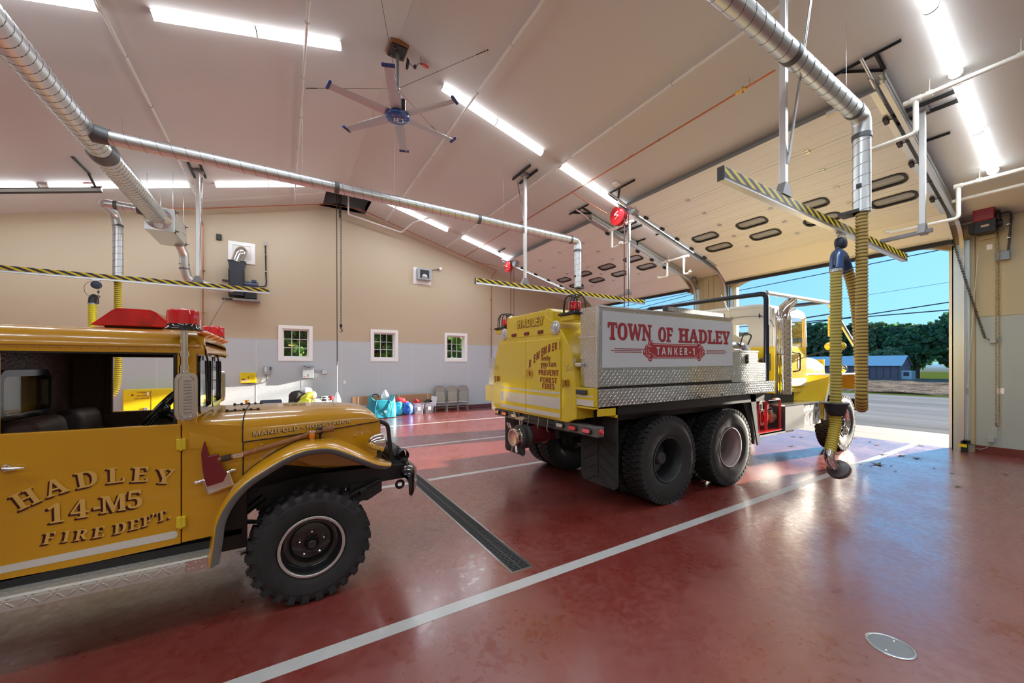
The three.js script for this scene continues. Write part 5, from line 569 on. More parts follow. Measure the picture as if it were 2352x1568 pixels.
{
  const t = thing('main_duct', 'large galvanised spiral duct running under the far roof slope to the steel box', 'air duct', [-2.4, 5.03, -8]);
  duct(t, [[-2.4, 5.03, 4.5], [-2.4, 5.03, -8.35]], .15); duct(t, [[-2.4, 5.03, -8.35], [-2.4, 5.03, -11.3]], .178, M.galv, .11); part(t, 'collar', [sweep([[-2.4, 5.03, -8.2], [-2.4, 5.03, -8.3], [-2.4, 5.03, -8.42]], i => [.155, .184, .184][i], 24)], M.sealant, 'dark sealed collar'); part(t, 'tee_collar', [rod([-2.3, 5.0, -7.65], [-2.12, 4.985, -7.65], .125, .108, 24), rod([-2.3, 5.0, -1.88], [-2.12, 4.975, -1.88], .125, .108, 24), rod([-2.55, 5.05, -11.06], [-2.66, 5.05, -11.06], .12, .1, 20)], M.sealant); part(t, 'wire_hanger', [rod([-2.4, CE(-2.4), -5], [-2.4, 5.18, -5], .0018, .0018, 4), rod([-2.4, CE(-2.4), -9.2], [-2.4, 5.2, -9.2], .0018, .0018, 4)], M.steel);
  const s = thing('silencer_box', 'square galvanised steel box at the end of the large duct', 'duct box', [-2.39, 4.75, -12.1]); part(s, 'housing', bb(-2.635, -2.135, 4.75, 5.28, -12.75, -11.42, .006), M.galv); part(s, 'access_panel', bb(-2.137, -2.118, 4.77, 5.26, -12.7, -11.45, .004), M.galv); part(s, 'inlet_cone', lathe([[.178, .24], [.185, .12], [.245, 0], [.24, -.01]], 'z', [-2.4, 5.03, -11.42], 32), M.chromeSoft, 'bright conical inlet collar');
  for (const [z, y] of [[-11.52, 5.24], [-12.55, 5.22], [-11.52, 4.80], [-12.6, 4.80]]) part(s, 'latch', [rod([-2.13, y, z], [-2.06, y, z + .02], .012), bb(-2.13, -2.11, y - .04, y + .04, z - .02, z + .02)], M.dark); part(s, 'handle', sweep(bend([[-2.12, 4.93, -11.9], [-2.07, 4.93, -11.9], [-2.07, 4.93, -12.25], [-2.12, 4.93, -12.25]], .03), .01, 8), M.chrome); part(s, 'wire_hanger', [[-2.6, -11.5], [-2.16, -11.5], [-2.6, -12.6], [-2.16, -12.6]].map(([x, z]) => rod([x, CE(x), z], [x, 5.28, z], .004, .004, 4)), M.steel);
  const e = thing('outlet_duct', 'bent galvanised duct dropping from the steel box to the wall fan', 'air duct', [-2.2, 4, -12.7]); part(e, 'elbow', sweep(bend([[-2.24, 4.78, -12.6], [-2.19, 4.62, -12.8], [-2.19, 4.28, -12.85], [-2.15, 3.95, -12.95], [-1.6, 3.88, -13.3], [-1.22, 3.87, -13.42]], .22, 8), .105, 24), M.galv); part(e, 'band', [ringOn([-2.19, 4.34, -12.85], [-2.19, 4, -12.85], .11, .03), ringOn([-2.19, 4.22, -12.85], [-2.19, 4, -12.85], .11, .03)], M.sealant);
  for (const [k, [x, y, z]] of Object.entries(XE)) {
    const b = thing('branch_duct', k === 'R' ? 'galvanised spiral branch duct dropping to the striped rail beside the tanker' : 'long thin galvanised branch duct crossing the room to the middle striped rail', 'air duct', [x, y, z], { group: 'exhaust branch ducts' }), r = .098;
    duct(b, [[-2.2, y, z], [x - .24, y, z]], r, M.galv, .17); duct(b, [[x, y - .24, z], [x, 3.72, z]], r * .95, M.galv, .15); part(b, 'elbow', sweep(bend([[x - .28, y, z], [x, y, z], [x, y - .28, z]], .22, 10), r, 24), M.galv); part(b, 'collar', [ringOn([x - .26, y, z], [0, y, z], r + .006, .06), ringOn([x, y - .26, z], [x, 0, z], r + .006, .06), ringOn([k === 'R' ? 4.55 : .85, y, z], [9, y, z], r + .006, .08), ...(k === 'M' ? [ringOn([3.75, y, z], [9, y, z], r + .006, .08)] : [])], M.sealant);
    part(b, 'wire_hanger', (k === 'R' ? [6.0, 2.9] : [.3, 1.9, 4.4]).map(xx => rod([xx, CE(xx), z], [xx, y + r, z], .0018, .0018, 4)), M.steel); part(b, 'clip', [bx(.04, .05, .05, x - .09, 4.05, z), bb(x - .1, x + .1, 3.72, 3.76, z + (k === 'R' ? -.22 : 0), z + (k === 'R' ? 0 : .13))], M.char);
  }
  const b = thing('branch_duct', 'short galvanised branch duct bending down behind the leftmost striped rail', 'air duct', [-3.06, 4.5, -11.45], { group: 'exhaust branch ducts' }); duct(b, [[-2.6, 5.05, -11.07], [-3.0, 5.05, -11.04]], .085, M.galv, .14); part(b, 'elbow', sweep(bend([[-2.95, 5.05, -11.045], [-3.19, 5.05, -11.03], [-3.10, 4.98, -11.42], [-3.06, 4.7, -11.46]], .16, 8), .085, 20), M.galv); duct(b, [[-3.06, 4.75, -11.46], [-3.06, 3.62, -11.46]], .085, M.galv, .14); part(b, 'collar', [ringOn([-2.98, 5.05, -11.04], [0, 5.05, -11.04], .092, .06), ringOn([-3.06, 4.74, -11.46], [-3.06, 0, -11.46], .092, .05)], M.sealant); part(b, 'wire_hanger', rod([-3.0, CE(-3), -11.04], [-3.0, 5.13, -11.04], .0018, .0018, 4), M.steel);
}
// striped guard rails on square posts
const hazard = canvas(256, 64, (x, w, h) => { x.fillStyle = '#e0c410'; x.fillRect(0, 0, w, h); x.fillStyle = '#17140f'; for (let k = -2; k < 6; k++) { x.beginPath(); x.moveTo(k * 64, 0); x.lineTo(k * 64 + 34, 0); x.lineTo(k * 64 + 34 + 64, h); x.lineTo(k * 64 + 64, h); x.fill(); } }); hazard.wrapS = THREE.RepeatWrapping;
function guardRail(x0, x1, z, label, posts, bz = -.38, by = 4.9) {
  const t = thing('guard_rail', label, 'rail', [(x0 + x1) / 2, 3.53, z], { group: 'striped hose rails' }), L = x1 - x0, tp = again(hazard, L / .80, 1), m = mat('#ffffff', .4, 0, { map: tp });
  part(t, 'beam', [bb(x0, x1, 3.535, 3.63, z - .03, z + .03), bb(x0, x1, 3.50, 3.512, z - .032, z + .036), bb(x0, x1, 3.512, 3.535, z - .012, z + .012)], M.alu); part(t, 'hazard_tape', [rect(L - .02, .088).translate((x0 + x1) / 2, 3.583, z + .0315), rect(L - .02, .088).rotateY(Math.PI).translate((x0 + x1) / 2, 3.583, z - .0315)], m, 'yellow and black hazard tape'); part(t, 'end_cap', [bb(x0 - .006, x0, 3.5, 3.635, z - .034, z + .034), bb(x1, x1 + .006, 3.5, 3.635, z - .034, z + .034)], M.char);
  for (const [px, pz] of posts) { const c = CE(px) - .05; part(t, 'post', bb(px - .032, px + .032, 3.68, c, pz - .032, pz + .032, .004), M.aluPost); if (pz === z) part(t, 'brace', rod([px + .03, by, pz + Math.sign(bz) * .03], [px + .03, CE(px) - .05, pz + bz], .014), M.steel); part(t, 'ceiling_channel', [bb(px - .13, px - .09, CE(px - .1) - .065, CE(px - .1) - .02, pz - .38, pz + .38), bb(px + .07, px + .11, CE(px + .1) - .065, CE(px + .1) - .02, pz - .38, pz + .38)], M.perf); part(t, 'foot', [ext([[px - .11, 3.635], [px + .11, 3.635], [px + .04, 3.78], [px - .04, 3.78]], 'xy', pz - .04, .08), bb(px - .1, px + .1, c - .03, c + .02, pz - .06, pz + .06)], M.steelGrey2); if (Math.abs(pz - z) > .1) part(t, 'arm', [bar([px, 3.665, pz + .1], [px, 3.65, z], .07, .05)], M.steelGrey2); }
  return t;
}
guardRail(3.62, 9.18, -2.085, 'yellow and black striped rail hanging in front of the open overhead door', [[4.87, -2.085], [8.0, -1.63]], .32, 4.0);
guardRail(3.62, 9.1, -7.53, 'yellow and black striped rail hanging above the tanker body', [[4.92, -7.53], [8.03, -7.17]]);
guardRail(-5.9, -.272, -11.265, 'yellow and black striped rail hanging above the hose truck roof', [[-1.68, -11.265]], -.35, 3.85);
// ribbed hoses
const ribs = (pts, r, yel, dk, pitch = .045, seg = 20) => { const c = new THREE.CatmullRomCurve3(pts.map(P3), false, 'centripetal'), L = c.getLength(), n = Math.round(L / pitch * 6), q = c.getSpacedPoints(n); return sweep(q, (i) => r - .006 + .006 * Math.cos(i / 6 * 2 * Math.PI), seg, i => (i % 6 < 2 || i % 6 > 4) ? yel : (i % 6 === 3 ? dk : yel.map((v, k) => (v + dk[k]) / 2))); };
const Y1 = [.70, .56, .02], Y2 = [.58, .40, .10], DK = [.02, .016, .01], DKb = [.20, .15, .02];
function balancer(x, y, z, label) { const t = thing('hose_balancer', label, 'hose balancer', [x, y, z]); part(t, 'trolley', [bb(x - .06, x + .06, 3.47, 3.50, z - .035, z + .035), sweep(bend([[x - .02, 3.48, z], [x - .02, y + .12, z], [x + .02, y + .12, z], [x + .02, 3.48, z]], .02), .006, 6)], M.steel); part(t, 'reel', lathe([[0, -.05], [.07, -.05], [.08, -.03], [.08, .03], [.07, .05], [0, .055]], 'z', [x, y, z], 24), M.navy); part(t, 'cable', [rod([x + .03, y - .08, z], [x + .03, y - .22, z], .003, .003, 5), sweep(smooth([[x - .05, y + .1, z], [x - .17, y - .02, z], [x - .15, y - .2, z], [x - .02, y - .27, z]], 14), .004, 5)], M.dark); part(t, 'hook', [new THREE.TorusGeometry(.022, .006, 6, 14).translate(x + .03, y - .24, z), rod([x + .03, y - .12, z], [x + .03, y - .17, z], .02, .012)], M.dark); return t; }
balancer(6.47, 3.37, -2.085, 'dark round hose balancer hanging in front of the open door');
balancer(-3.33, 3.39, -11.265, 'dark round hose balancer above the hose truck');
{
  const t = thing('exhaust_hose', 'long ribbed yellow exhaust hose looping down beside the tanker cab', 'hose', [6.5, 0, -2]);
  part(t, 'riser', ribs([[6.51, 3.74, -1.88], [6.51, 3.0, -1.88], [6.51, 1.6, -1.88], [6.52, 1.28, -1.885], [6.64, 1.15, -1.92], [6.77, 1.28, -1.96], [6.79, 1.7, -1.975], [6.77, 2.5, -2.01], [6.73, 2.9, -2.06], [6.64, 3.07, -2.085]], .068, Y2, DK), M.hose);
  const sd = part(t, 'saddle', sweep(bend([[6.68, 3.02, -2.085], [6.52, 3.19, -2.085], [6.20, 3.19, -2.04], [6.057, 2.93, -2.0]], .14, 8), .07, 18), M.saddle, 'blue-black hose saddle'); part(sd, 'spine', sweep(bend([[6.70, 3.10, -2.085], [6.53, 3.27, -2.085], [6.18, 3.27, -2.04], [5.99, 2.98, -2.0]], .14, 6), .012, 6), M.dark); part(sd, 'hose_clamp', ringOn([6.058, 2.925, -2.0], [6.05, 2, -2], .07, .04), M.steel);
  part(t, 'drop', ribs([[6.057, 2.93, -2.0], [6.05, 2.2, -2.0], [6.045, 1.22, -2.0]], .066, [.60, .50, .12], DKb, .04), M.hose);
  part(t, 'funnel', lathe([[.0, -.14], [.09, -.14], [.10, -.10], [.125, .0], [.135, .005], [.135, .02], [.06, .02]], 'y', [6.045, 1.22, -2.0], 28), M.funnel, 'black break-away cone');
  part(t, 'tail', ribs([[6.05, 1.09, -2.0], [6.03, .95, -2.0], [5.95, .78, -2.0], [5.86, .63, -2.0]], .064, [.62, .45, .03], DKb, .032), M.hose); part(t, 'elbow', sweep(bend([[5.87, .65, -2.0], [5.83, .56, -2.0], [5.93, .46, -1.99], [6.05, .40, -1.98]], .1, 8), .055, 20), M.chromeSoft); part(t, 'nozzle', aim(lathe([[.06, -.06], [.065, 0], [.12, .012], [.125, .03], [.12, .04], [.125, .05], [.122, .075], [.1, .085], [0, .075]], 'y', [0, 0, 0], 28), [6.03, .415, -1.985], [6.16, .31, -1.95]), M.nozzle, 'grey round nozzle');
  const l = thing('exhaust_hose', 'ribbed yellow exhaust hose hanging behind the hose truck', 'hose', [-3.1, 0, -11.4]);
  part(l, 'riser', ribs([[-3.06, 3.64, -11.46], [-3.06, 2.4, -11.46], [-3.06, 1.5, -11.45], [-3.10, 1.16, -11.43], [-3.20, 1.04, -11.4], [-3.33, 1.15, -11.34], [-3.40, 1.5, -11.31], [-3.40, 2.6, -11.30], [-3.39, 3.0, -11.28]], .068, Y1, DK, .042), M.hose); part(l, 'saddle', sweep(bend([[-3.36, 3.0, -11.29], [-3.36, 3.14, -11.27], [-3.36, 3.12, -11.2], [-3.36, 2.98, -11.16]], .07, 8), .064, 16), M.funnel); part(l, 'hose_clamp', ringOn([-3.36, 2.98, -11.16], [-3.36, 2, -11.16], .062, .03), M.steel); part(l, 'drop', ribs([[-3.36, 2.99, -11.16], [-3.36, 2, -11.14], [-3.36, .5, -11.12], [-3.3, .15, -11.1]], .058, [.78, .72, .02], [.5, .42, .01], .035), M.hose);
  const m = thing('exhaust_hose', 'ribbed exhaust hose hanging behind the tanker rear beacon', 'hose', [6.7, 0, -7.7]); part(m, 'riser', ribs([[6.66, 3.74, -7.65], [6.66, 2.4, -7.65], [6.66, 1.5, -7.65], [6.74, 1.16, -7.6], [6.86, 1.3, -7.56], [6.88, 1.8, -7.54]], .072, Y2, DK), M.hose);
  balancer(6.45, 3.37, -7.53, 'small dark hose balancer half hidden behind the caged beacon');
}
// ---------- ceiling fan ----------
{
  const x = 1.66, z = -6.477, t = thing('ceiling_fan', 'large six-bladed ceiling fan with a round blue hub and dark blue tips', 'ceiling fan', [x, RY, z]);
  part(t, 'mount_block', [tf(bx(.30, .08, .34, 0, 0, 0, .01), { p: [x, RY - .04, z] })], M.wood2); part(t, 'mount_plate', bx(.26, .03, .30, x, RY - .095, z, .01), M.dark); part(t, 'mount_bolt', [[-.08, -.09], [.09, -.08], [-.07, .1]].map(([a, b]) => lathe([[.02, -.02], [.02, 0], [0, 0]], 'y', [x + a, RY - .11, z + b], 10)), M.steel); part(t, 'cord_coil', [0, 1, 2].map(k => tf(new THREE.TorusGeometry(.07, .009, 6, 22), { r: [.2 * k, 1.2 + .2 * k, 0], p: [x + .16, RY - .24 - k * .01, z + .03] })), M.dark); part(t, 'downrod', rod([x, RY - .11, z], [x, 6.2, z], .026), M.midgrey); part(t, 'cable_ring', lathe([[.03, -.012], [.045, 0], [.03, .012]], 'y', [x, 6.385, z], 16), M.steel); part(t, 'motor', [lathe([[.03, .36], [.06, .35], [.075, .25], [.075, .05], [.14, .03], [.19, 0], [.19, -.03]], 'y', [x, 5.93, z], 28)], M.silver); part(t, 'drive_box', bx(.07, .26, .12, x + .09, 6.1, z, .03), M.gloss);
  const h = part(t, 'hub', lathe([[0, -.055], [.08, -.052], [.15, -.04], [.185, -.02], [.2, .01], [.195, .035], [0, .035]], 'y', [x, 5.89, z], 40), M.fanBlue, 'glossy blue hub'); part(h, 'emblem', tf(rect(.17, .13), { r: [Math.PI / 2, 0, 0] }).rotateY(-.3).translate(x + .01, 5.8365, z + .03), decal(170, 130, c => { c.clearRect(0, 0, 170, 130); c.fillStyle = '#f0f2f6'; c.fillRect(8, 8, 154, 114); c.fillStyle = '#1a56a8'; c.fillRect(22, 20, 44, 34); c.fillRect(22, 74, 44, 36); c.fillRect(82, 20, 66, 90); })); part(h, 'screw', [...Array(8)].map((_, k) => ball(.007, x + .14 * Math.cos(k * .785), 5.848, z + .14 * Math.sin(k * .785), [1, .5, 1], 6)), M.chrome);
  for (let k = 0; k < 6; k++) { const a = -(351 + 60 * k) * Math.PI / 180, B = g => g.rotateY(a).translate(x, 5.925, z); const b = part(t, 'blade', B(skin([[.17, .085, .0], [.4, .08, 0], [.75, .07, 0], [1.06, .058, 0]].map(([r, w]) => [[r, .012, -w], [r, .022, -w * .3], [r, .016, w * .4], [r, -.01, w], [r, -.014, w], [r, .006, w * .4], [r, .012, -w * .3], [r, .006, -w], [r, .012, -w]]), { caps: true })), M.blade); part(b, 'tip', B(bx(.05, .04, .19, 1.085, .012, 0, .015)), M.tipBlue, 'dark blue blade tip'); }
  [[.379, 6.778, -7.869], [.95, CE(.95), -4.95], [2.829, 6.801, -5.434], [2.832, 6.801, -7.887]].forEach((p, i) => solo('guy_wire', ['stay wire of the fan running to the far slope, deep end', 'stay wire of the fan running up out of the picture', 'stay wire of the fan running to the door slope, near end', 'stay wire of the fan running to the door slope, deep end'][i], 'wire', [rod([x, 6.385, z], p, .0035, .0035, 5), rod(P3(p).lerp(V(x, 6.385, z), .02), P3(p).lerp(V(x, 6.385, z), .12), .007), ball(.014, ...p, [1, 1, 1], 8)], M.darkWire, [x, 6.385, z], { group: 'fan stay wires' }));
  const r = thing('red_tag_box', 'small red box hanging on wires beside the ceiling fan mount', 'junction box', [2.1, 6.9, -6.4]); part(r, 'box', tf(bx(.11, .03, .12, 0, 0, 0, .004), { r: [.5, .3, -.2], p: [2.1, 6.90, -6.40] }), M.red); part(r, 'lead', [sweep(smooth([[x + .17, 6.87, z + .05], [1.93, 6.82, -6.42], [2.02, 6.92, -6.4], [2.06, 6.9, -6.4]], 16), .005, 5), rod([2.02, CE(2.02), -6.39], [2.06, 6.9, -6.4], .004), bx(.04, .05, .04, 1.94, 6.83, -6.42)], M.dark);
}
// ---------- pipes under the ceiling ----------
function hangers(owner, x, y, zs, m = M.steel) { part(owner, 'hanger', zs.map(z => [rod([x, CE(x), z], [x, y + .02, z], .0018, .0018, 4), tf(new THREE.TorusGeometry(.028, .004, 5, 12), { p: [x, y, z] })]), m); }
[[-1.91, -13.3, 4, 'white ceiling pipe nearest the large duct'], [.30, -13.3, 4, 'white ceiling pipe left of the ceiling fan'], [3.02, -13.3, 4, 'white ceiling pipe right of the ceiling fan'], [5.2, -13.3, 4, 'white ceiling pipe crossing the tube lights before the overhead door']].forEach(([x, z0, z1, l]) => { const y = CE(x) - .10, t = thing('conduit_pipe', l, 'pipe', [x, y, -6], { group: 'white ceiling pipes' }); part(t, 'pipe', rod([x, y, z0], [x, y, z1], .022, .022, 12), M.pvcWhite); for (let z = -12.3, k = 0; z < 3; z += 1.22, k++) { hangers(t, x, y, [z]); if (k % 2) part(t, 'coupling', rod([x, y, z + .3], [x, y, z + .4], .027, .027, 12), M.pvcWhite); } });
function detectorPipe(x, off, z0, z1, drops, label) { const y = CE(x) - off, t = thing('sampling_pipe', label, 'pipe', [x, y, z0], { group: 'cream sampling pipes' }); part(t, 'pipe', rod([x, y, z0], [x, y, z1], .032, .032, 14), M.pvc); for (let z = z0 + .25; z < z1; z += .75) part(t, 'clamp', [rod([x, y, z - .03], [x, y, z + .03], .042, .042, 14), rod([x, y + .03, z], [x, y + off, z], .006)], M.pvc); for (const [z, dy, dz] of drops) { part(t, 'tee', rod([x, y, z - .05], [x, y, z + .05], .042, .042, 14), M.pvc); part(t, 'drop', sweep(bend([[x, y, z], [x, y - dy, z], [x, y - dy, z + dz]], .06), .03, 12), M.pvc); part(t, 'detector', [lathe([[.0, -.03], [.05, -.02], [.055, .01], [.03, .03]], 'y', [x, y - dy + .02, z + dz], 14), tf(new THREE.TorusGeometry(.055, .004, 5, 14), { r: [Math.PI / 2, 0, 0], p: [x, y - dy + .06, z + dz] }), tf(new THREE.TorusGeometry(.05, .004, 5, 14), { p: [x, y - dy + .04, z + dz] })], M.pvc); } }
detectorPipe(7.53, .2, -1.72, 3, [[-1.6, .47, -.62]], 'cream pipe right of the door track whose dropped end carries a round detector'); detectorPipe(9.95, .2, -1.62, 3, [[-1.6, .55, -.9]], 'lower cream pipe right of the door track, nearest the wall opener'); { const x = 10.4, t = thing('wall_pipe', 'plain cream pipe running into the corner above the red opener', 'pipe', [x, CE(x) - .2, -1.7]); part(t, 'pipe', rod([x, CE(x) - .2, -1.75], [x, CE(x) - .2, 3], .03), M.pvc); }
detectorPipe(7.6, .22, -7.45, -6.62, [[-7.35, .5, .35], [-6.75, .5, -.3]], 'cream pipe between the two overhead doors with two dropped ends'); detectorPipe(9.85, .2, -7.5, -6.6, [[-7.3, .45, -.3], [-6.75, .5, .2]], 'lower cream pipe between the overhead doors near the wall pier');
{ const t = thing('hatch_pipe', 'white pipe hanging from the dark hatch and running along the door slope', 'pipe', [1.85, 6.5, -13.2]); part(t, 'pipe', [sweep(bend([[1.80, 7.3, -13.1], [1.80, 6.55, -13.1], [1.86, 6.62, -13.3], [3.55, 6.34, -13.3], [3.75, 6.5, -12.6], [4.1, CE(4.1) - .08, -11.4]], .08), .025, 10)], M.pvcWhite); }
{ // copper air line
  const x = 5.96, y = CE(x) - .12, t = thing('copper_pipe', 'long copper air pipe running under the ceiling from above the open door to the gable', 'pipe', [x, y, -6]); part(t, 'pipe', rod([x, y, -2.66], [x, CE(x) - .14, -13.35], .014, .014, 10), M.copper); part(t, 'valve', [rod([x, y, -3.05], [x, y, -3.2], .022), rod([x, y + .05, -3.1], [x, y - .06, -3.1], .012), rod([x, CE(x), -3.0], [x, y, -3.0], .004)], M.brass); part(t, 'branch', [sweep(bend([[x, y, -7.06], [6.35, y - .12, -7.05], [6.95, 5.52, -6.9]], .05), .012, 8)], M.copper); part(t, 'fitting', [ball(.022, x, y, -7.06), rod([x, y, -5.2], [x, y, -5.28], .018)], M.copper); hangers(t, x, y, [-4.6, -8.3, -10.4], M.steel);
  const g = [[-3.4, 5.72], [-1.9, 6.03], [1.2, 6.84], [2.2, 6.88], [5.96, CE(5.96) - .14], [7.35, 5.52]], u = thing('copper_pipe', 'copper air pipe following both roof slopes along the gable wall', 'pipe', [1.65, 6.8, -13.35]); part(u, 'pipe', sweep(bend(g.map(p => [p[0], p[1], -13.35]), .1), .014, 8), M.copper); part(u, 'wall_drop', [sweep(bend([[7.35, 5.52, -13.35], [7.31, 5.3, -13.68], [7.31, 1.9, -13.72]], .08), .014, 8)], M.copper); part(u, 'wall_drop', [sweep(bend([[-1.98, 6.0, -13.35], [-1.93, 5.7, -13.68], [-1.93, 1.2, -13.72]], .08), .014, 8)], M.copper); part(u, 'branch', [sweep(bend([[6.4, CE(6.4) - .2, -13.3], [6.9, 5.45, -12.5], [7.1, 5.42, -12.2]], .06), .012, 8)], M.copper); part(u, 'clip', [[7.31, 4.4], [7.31, 3.2], [-1.93, 4.4], [-1.93, 3.2]].map(([a, b]) => bb(a - .04, a + .04, b - .01, b + .01, GZ, GZ + .04)), M.copper);
}
// air and cord reels between the doors
for (const [x, y, z, big, l1, l2, l3] of [[7.25, 5.48, -6.78, 1, 'large red air hose reel hanging between the two overhead doors', 'grey cord reel beside the large red air hose reel'], [7.2, 5.37, -12.12, 0, 'small far red air hose reel at the farther door track', 'small far grey cord reel beside the far red one']]) {
  const t = thing('hose_reel', l1, 'hose reel', [x, y, z], { group: 'ceiling hose reels' }), r = big ? .235 : .2; part(t, 'drum', lathe([[0, -.07], [r, -.07], [r + .012, -.055], [r, -.04], [r * .8, -.035], [r * .8, .035], [r, .04], [r + .012, .055], [r, .07], [r * .5, .085], [0, .09]], 'x', [x, y, z], 36), M.red); part(t, 'emblem', sweep(smooth([[x - .076, y + .09, z + .04], [x - .09, y + .02, z - .06], [x - .09, y - .02, z + .05], [x - .078, y - .09, z - .05]], 20), .012, 6), M.cream); part(t, 'bracket', [bb(x - .05, x + .05, y, CE(x), z - .03, z + .03)], M.red); part(t, 'hose', [rod([x - .02, y - .15, z + r * .85], [x - .02, 2.0, z + r * .85], .012, .012, 8), rod([x - .02, y - .26, z + r * .85], [x - .02, y - .32, z + r * .85], .03)], big ? M.hoseRed : M.hoseRed);
  const c = thing('cord_reel', l2, 'cord reel', [x + .06, y + .08, z + .42], { group: 'ceiling cord reels' }), [cx, cy, cz] = [x + .1, y + .1, z + (big ? .36 : .3)], q = big ? .17 : .14; part(c, 'drum', lathe([[0, -.08], [q, -.08], [q, -.06], [q * .85, -.05], [q * .85, .05], [q, .06], [q, .08], [0, .085]], 'x', [cx, cy, cz], 30), M.greyBox); part(c, 'bracket', bb(cx - .03, cx + .03, cy, CE(cx), cz - .02, cz + .02), M.greyBox); part(c, 'cord', rod([cx, cy - .1, cz - q * .8], [cx, 2.0, cz - q * .8], .009, .009, 8), M.darkWire);
}
// left door track seen at the picture edge, and a plain smoke detector
{ const t = thing('door_track', 'end of a galvanised roller track under the far slope at the left edge', 'door track', [-4.5, 5.4, -12], { group: 'overhead door tracks' }); part(t, 'rail', [bar([-3.46, 5.63, -12], [-8.2, 4.43, -12], .07, .07)], M.galvPale); part(t, 'rail_flange', [bar([-3.46, 5.675, -12.0], [-8.2, 4.475, -12.0], .09, .008), bar([-3.46, 5.59, -12.0], [-8.2, 4.39, -12.0], .09, .008)], M.dark); part(t, 'hanger', [bar([-3.55, 5.66, -11.97], [-3.5, CE(-3.5) - .02, -11.4], .04, .02), bar([-3.5, CE(-3.5) - .03, -11.5], [-3.5, CE(-3.5) - .03, -10.75], .045, .02)], M.perf); part(t, 'end_plate', bb(-3.75, -3.46, 5.66, 5.75, -12.02, -12.0), M.redDark); }
solo('smoke_detector', 'small white ceiling detector above the big red hose reel', 'detector', [tf(bx(.14, .05, .14, 0, 0, 0, .02), { r: [0, 0, -TH], p: [6.5, CE(6.5) - .03, -6.15] })], M.trimWhite, [6.5, CE(6.5), -6.15]);

// ---------- on the gable wall ----------
const G0 = GZ + .014;
const wallBox = (name, label, cat, x0, x1, y0, y1, d, m, o = {}) => { const t = thing(name, label, cat, [(x0 + x1) / 2, y0, GZ], o); part(t, 'housing', bb(x0, x1, y0, y1, GZ, GZ + d, .008), m); return t; };
{
  const t = thing('wall_blower', 'black exhaust blower on steel brackets under the square white vent panel', 'blower', [-1.1, 3.6, GZ]), z0 = GZ + .04;
  part(t, 'casing', [bb(-1.30, -.98, 3.72, 4.44, z0, z0 + .36, .01), ext([[-1.30, 4.44], [-.98, 4.44], [-.93, 4.70], [-1.33, 4.70]], 'xy', z0 + .03, .30)], M.charBlue); part(t, 'flange', [bb(-1.32, -1.29, 3.7, 4.45, z0, z0 + .385), bb(-.99, -.96, 3.7, 4.45, z0, z0 + .385), bb(-1.34, -.92, 4.69, 4.72, z0 + .02, z0 + .34)], M.black); part(t, 'opening', bb(-1.26, -1.02, 3.76, 4.02, z0 + .355, z0 + .365), M.black);
  part(t, 'motor', [rod([-.96, 4.06, z0 + .2], [-.62, 4.06, z0 + .2], .1), bb(-.78, -.66, 4.13, 4.22, z0 + .1, z0 + .28, .02)], M.navy); part(t, 'motor_cover', [bb(-.95, -.66, 3.66, 3.96, z0, z0 + .3, .01), ball(.012, -.88, 3.84, z0 + .3), ball(.012, -.75, 3.83, z0 + .3)], M.black); part(t, 'bracket', [bb(-1.5, -.7, 4.16, 4.2, GZ, GZ + .05), bb(-1.5, -.95, 3.62, 3.66, GZ, GZ + .06)], M.char); part(t, 'shelf', bb(-1.22, -.58, 3.58, 3.63, GZ + .02, GZ + .42), M.steelGrey2);
  const v = thing('vent_panel', 'square white vent panel with a bright metal elbow, high on the gable wall', 'vent', [-1.03, 4.7, GZ]); part(v, 'frame', ext(rrect(-1.36, -.71, 4.73, 5.35, .005), 'xy', GZ, .03, { holes: [rrect(-1.262, -.808, 4.83, 5.25, .005)] }), M.trimWhite); part(v, 'plate', bb(-1.27, -.8, 4.82, 5.26, GZ, GZ + .012), M.white); part(v, 'elbow', sweep(bend([[-1.02, 5.04, GZ], [-1.02, 5.04, GZ + .26], [-1.13, 4.70, GZ + .24]], .26, 10), .155, 24), M.chromeSoft, 'bright metal elbow'); part(v, 'collar', ringOn([-1.125, 4.76, GZ + .22], [-1.14, 4, GZ + .22], .138, .1), M.galv);
}
{ const t = wallBox('black_sensor', 'small black box sensor left of the vent panel, high on the gable wall', 'sensor', -1.635, -1.51, 5.32, 5.49, .06, M.black); part(t, 'grille', [5.37, 5.40, 5.43].map(y => bb(-1.61, -1.54, y, y + .012, GZ + .06, GZ + .065)), M.char); }
{ const t = thing('flex_conduit', 'dark flexible conduit running down to the wall blower', 'conduit', [-.45, 4, GZ]); part(t, 'box', bb(-.485, -.415, 5.34, 5.45, GZ, GZ + .05, .006), M.greyBox); part(t, 'conduit', sweep(smooth([[-.45, 5.35, GZ + .03], [-.44, 4.9, GZ + .03], [-.435, 4.5, GZ + .035], [-.45, 4.12, GZ + .05], [-.62, 4.06, GZ + .14]], 30), .018, 10), M.black); part(t, 'strap', [5.05, 4.55].map(y => bb(-.475, -.405, y, y + .012, GZ, GZ + .055)), M.steel); }
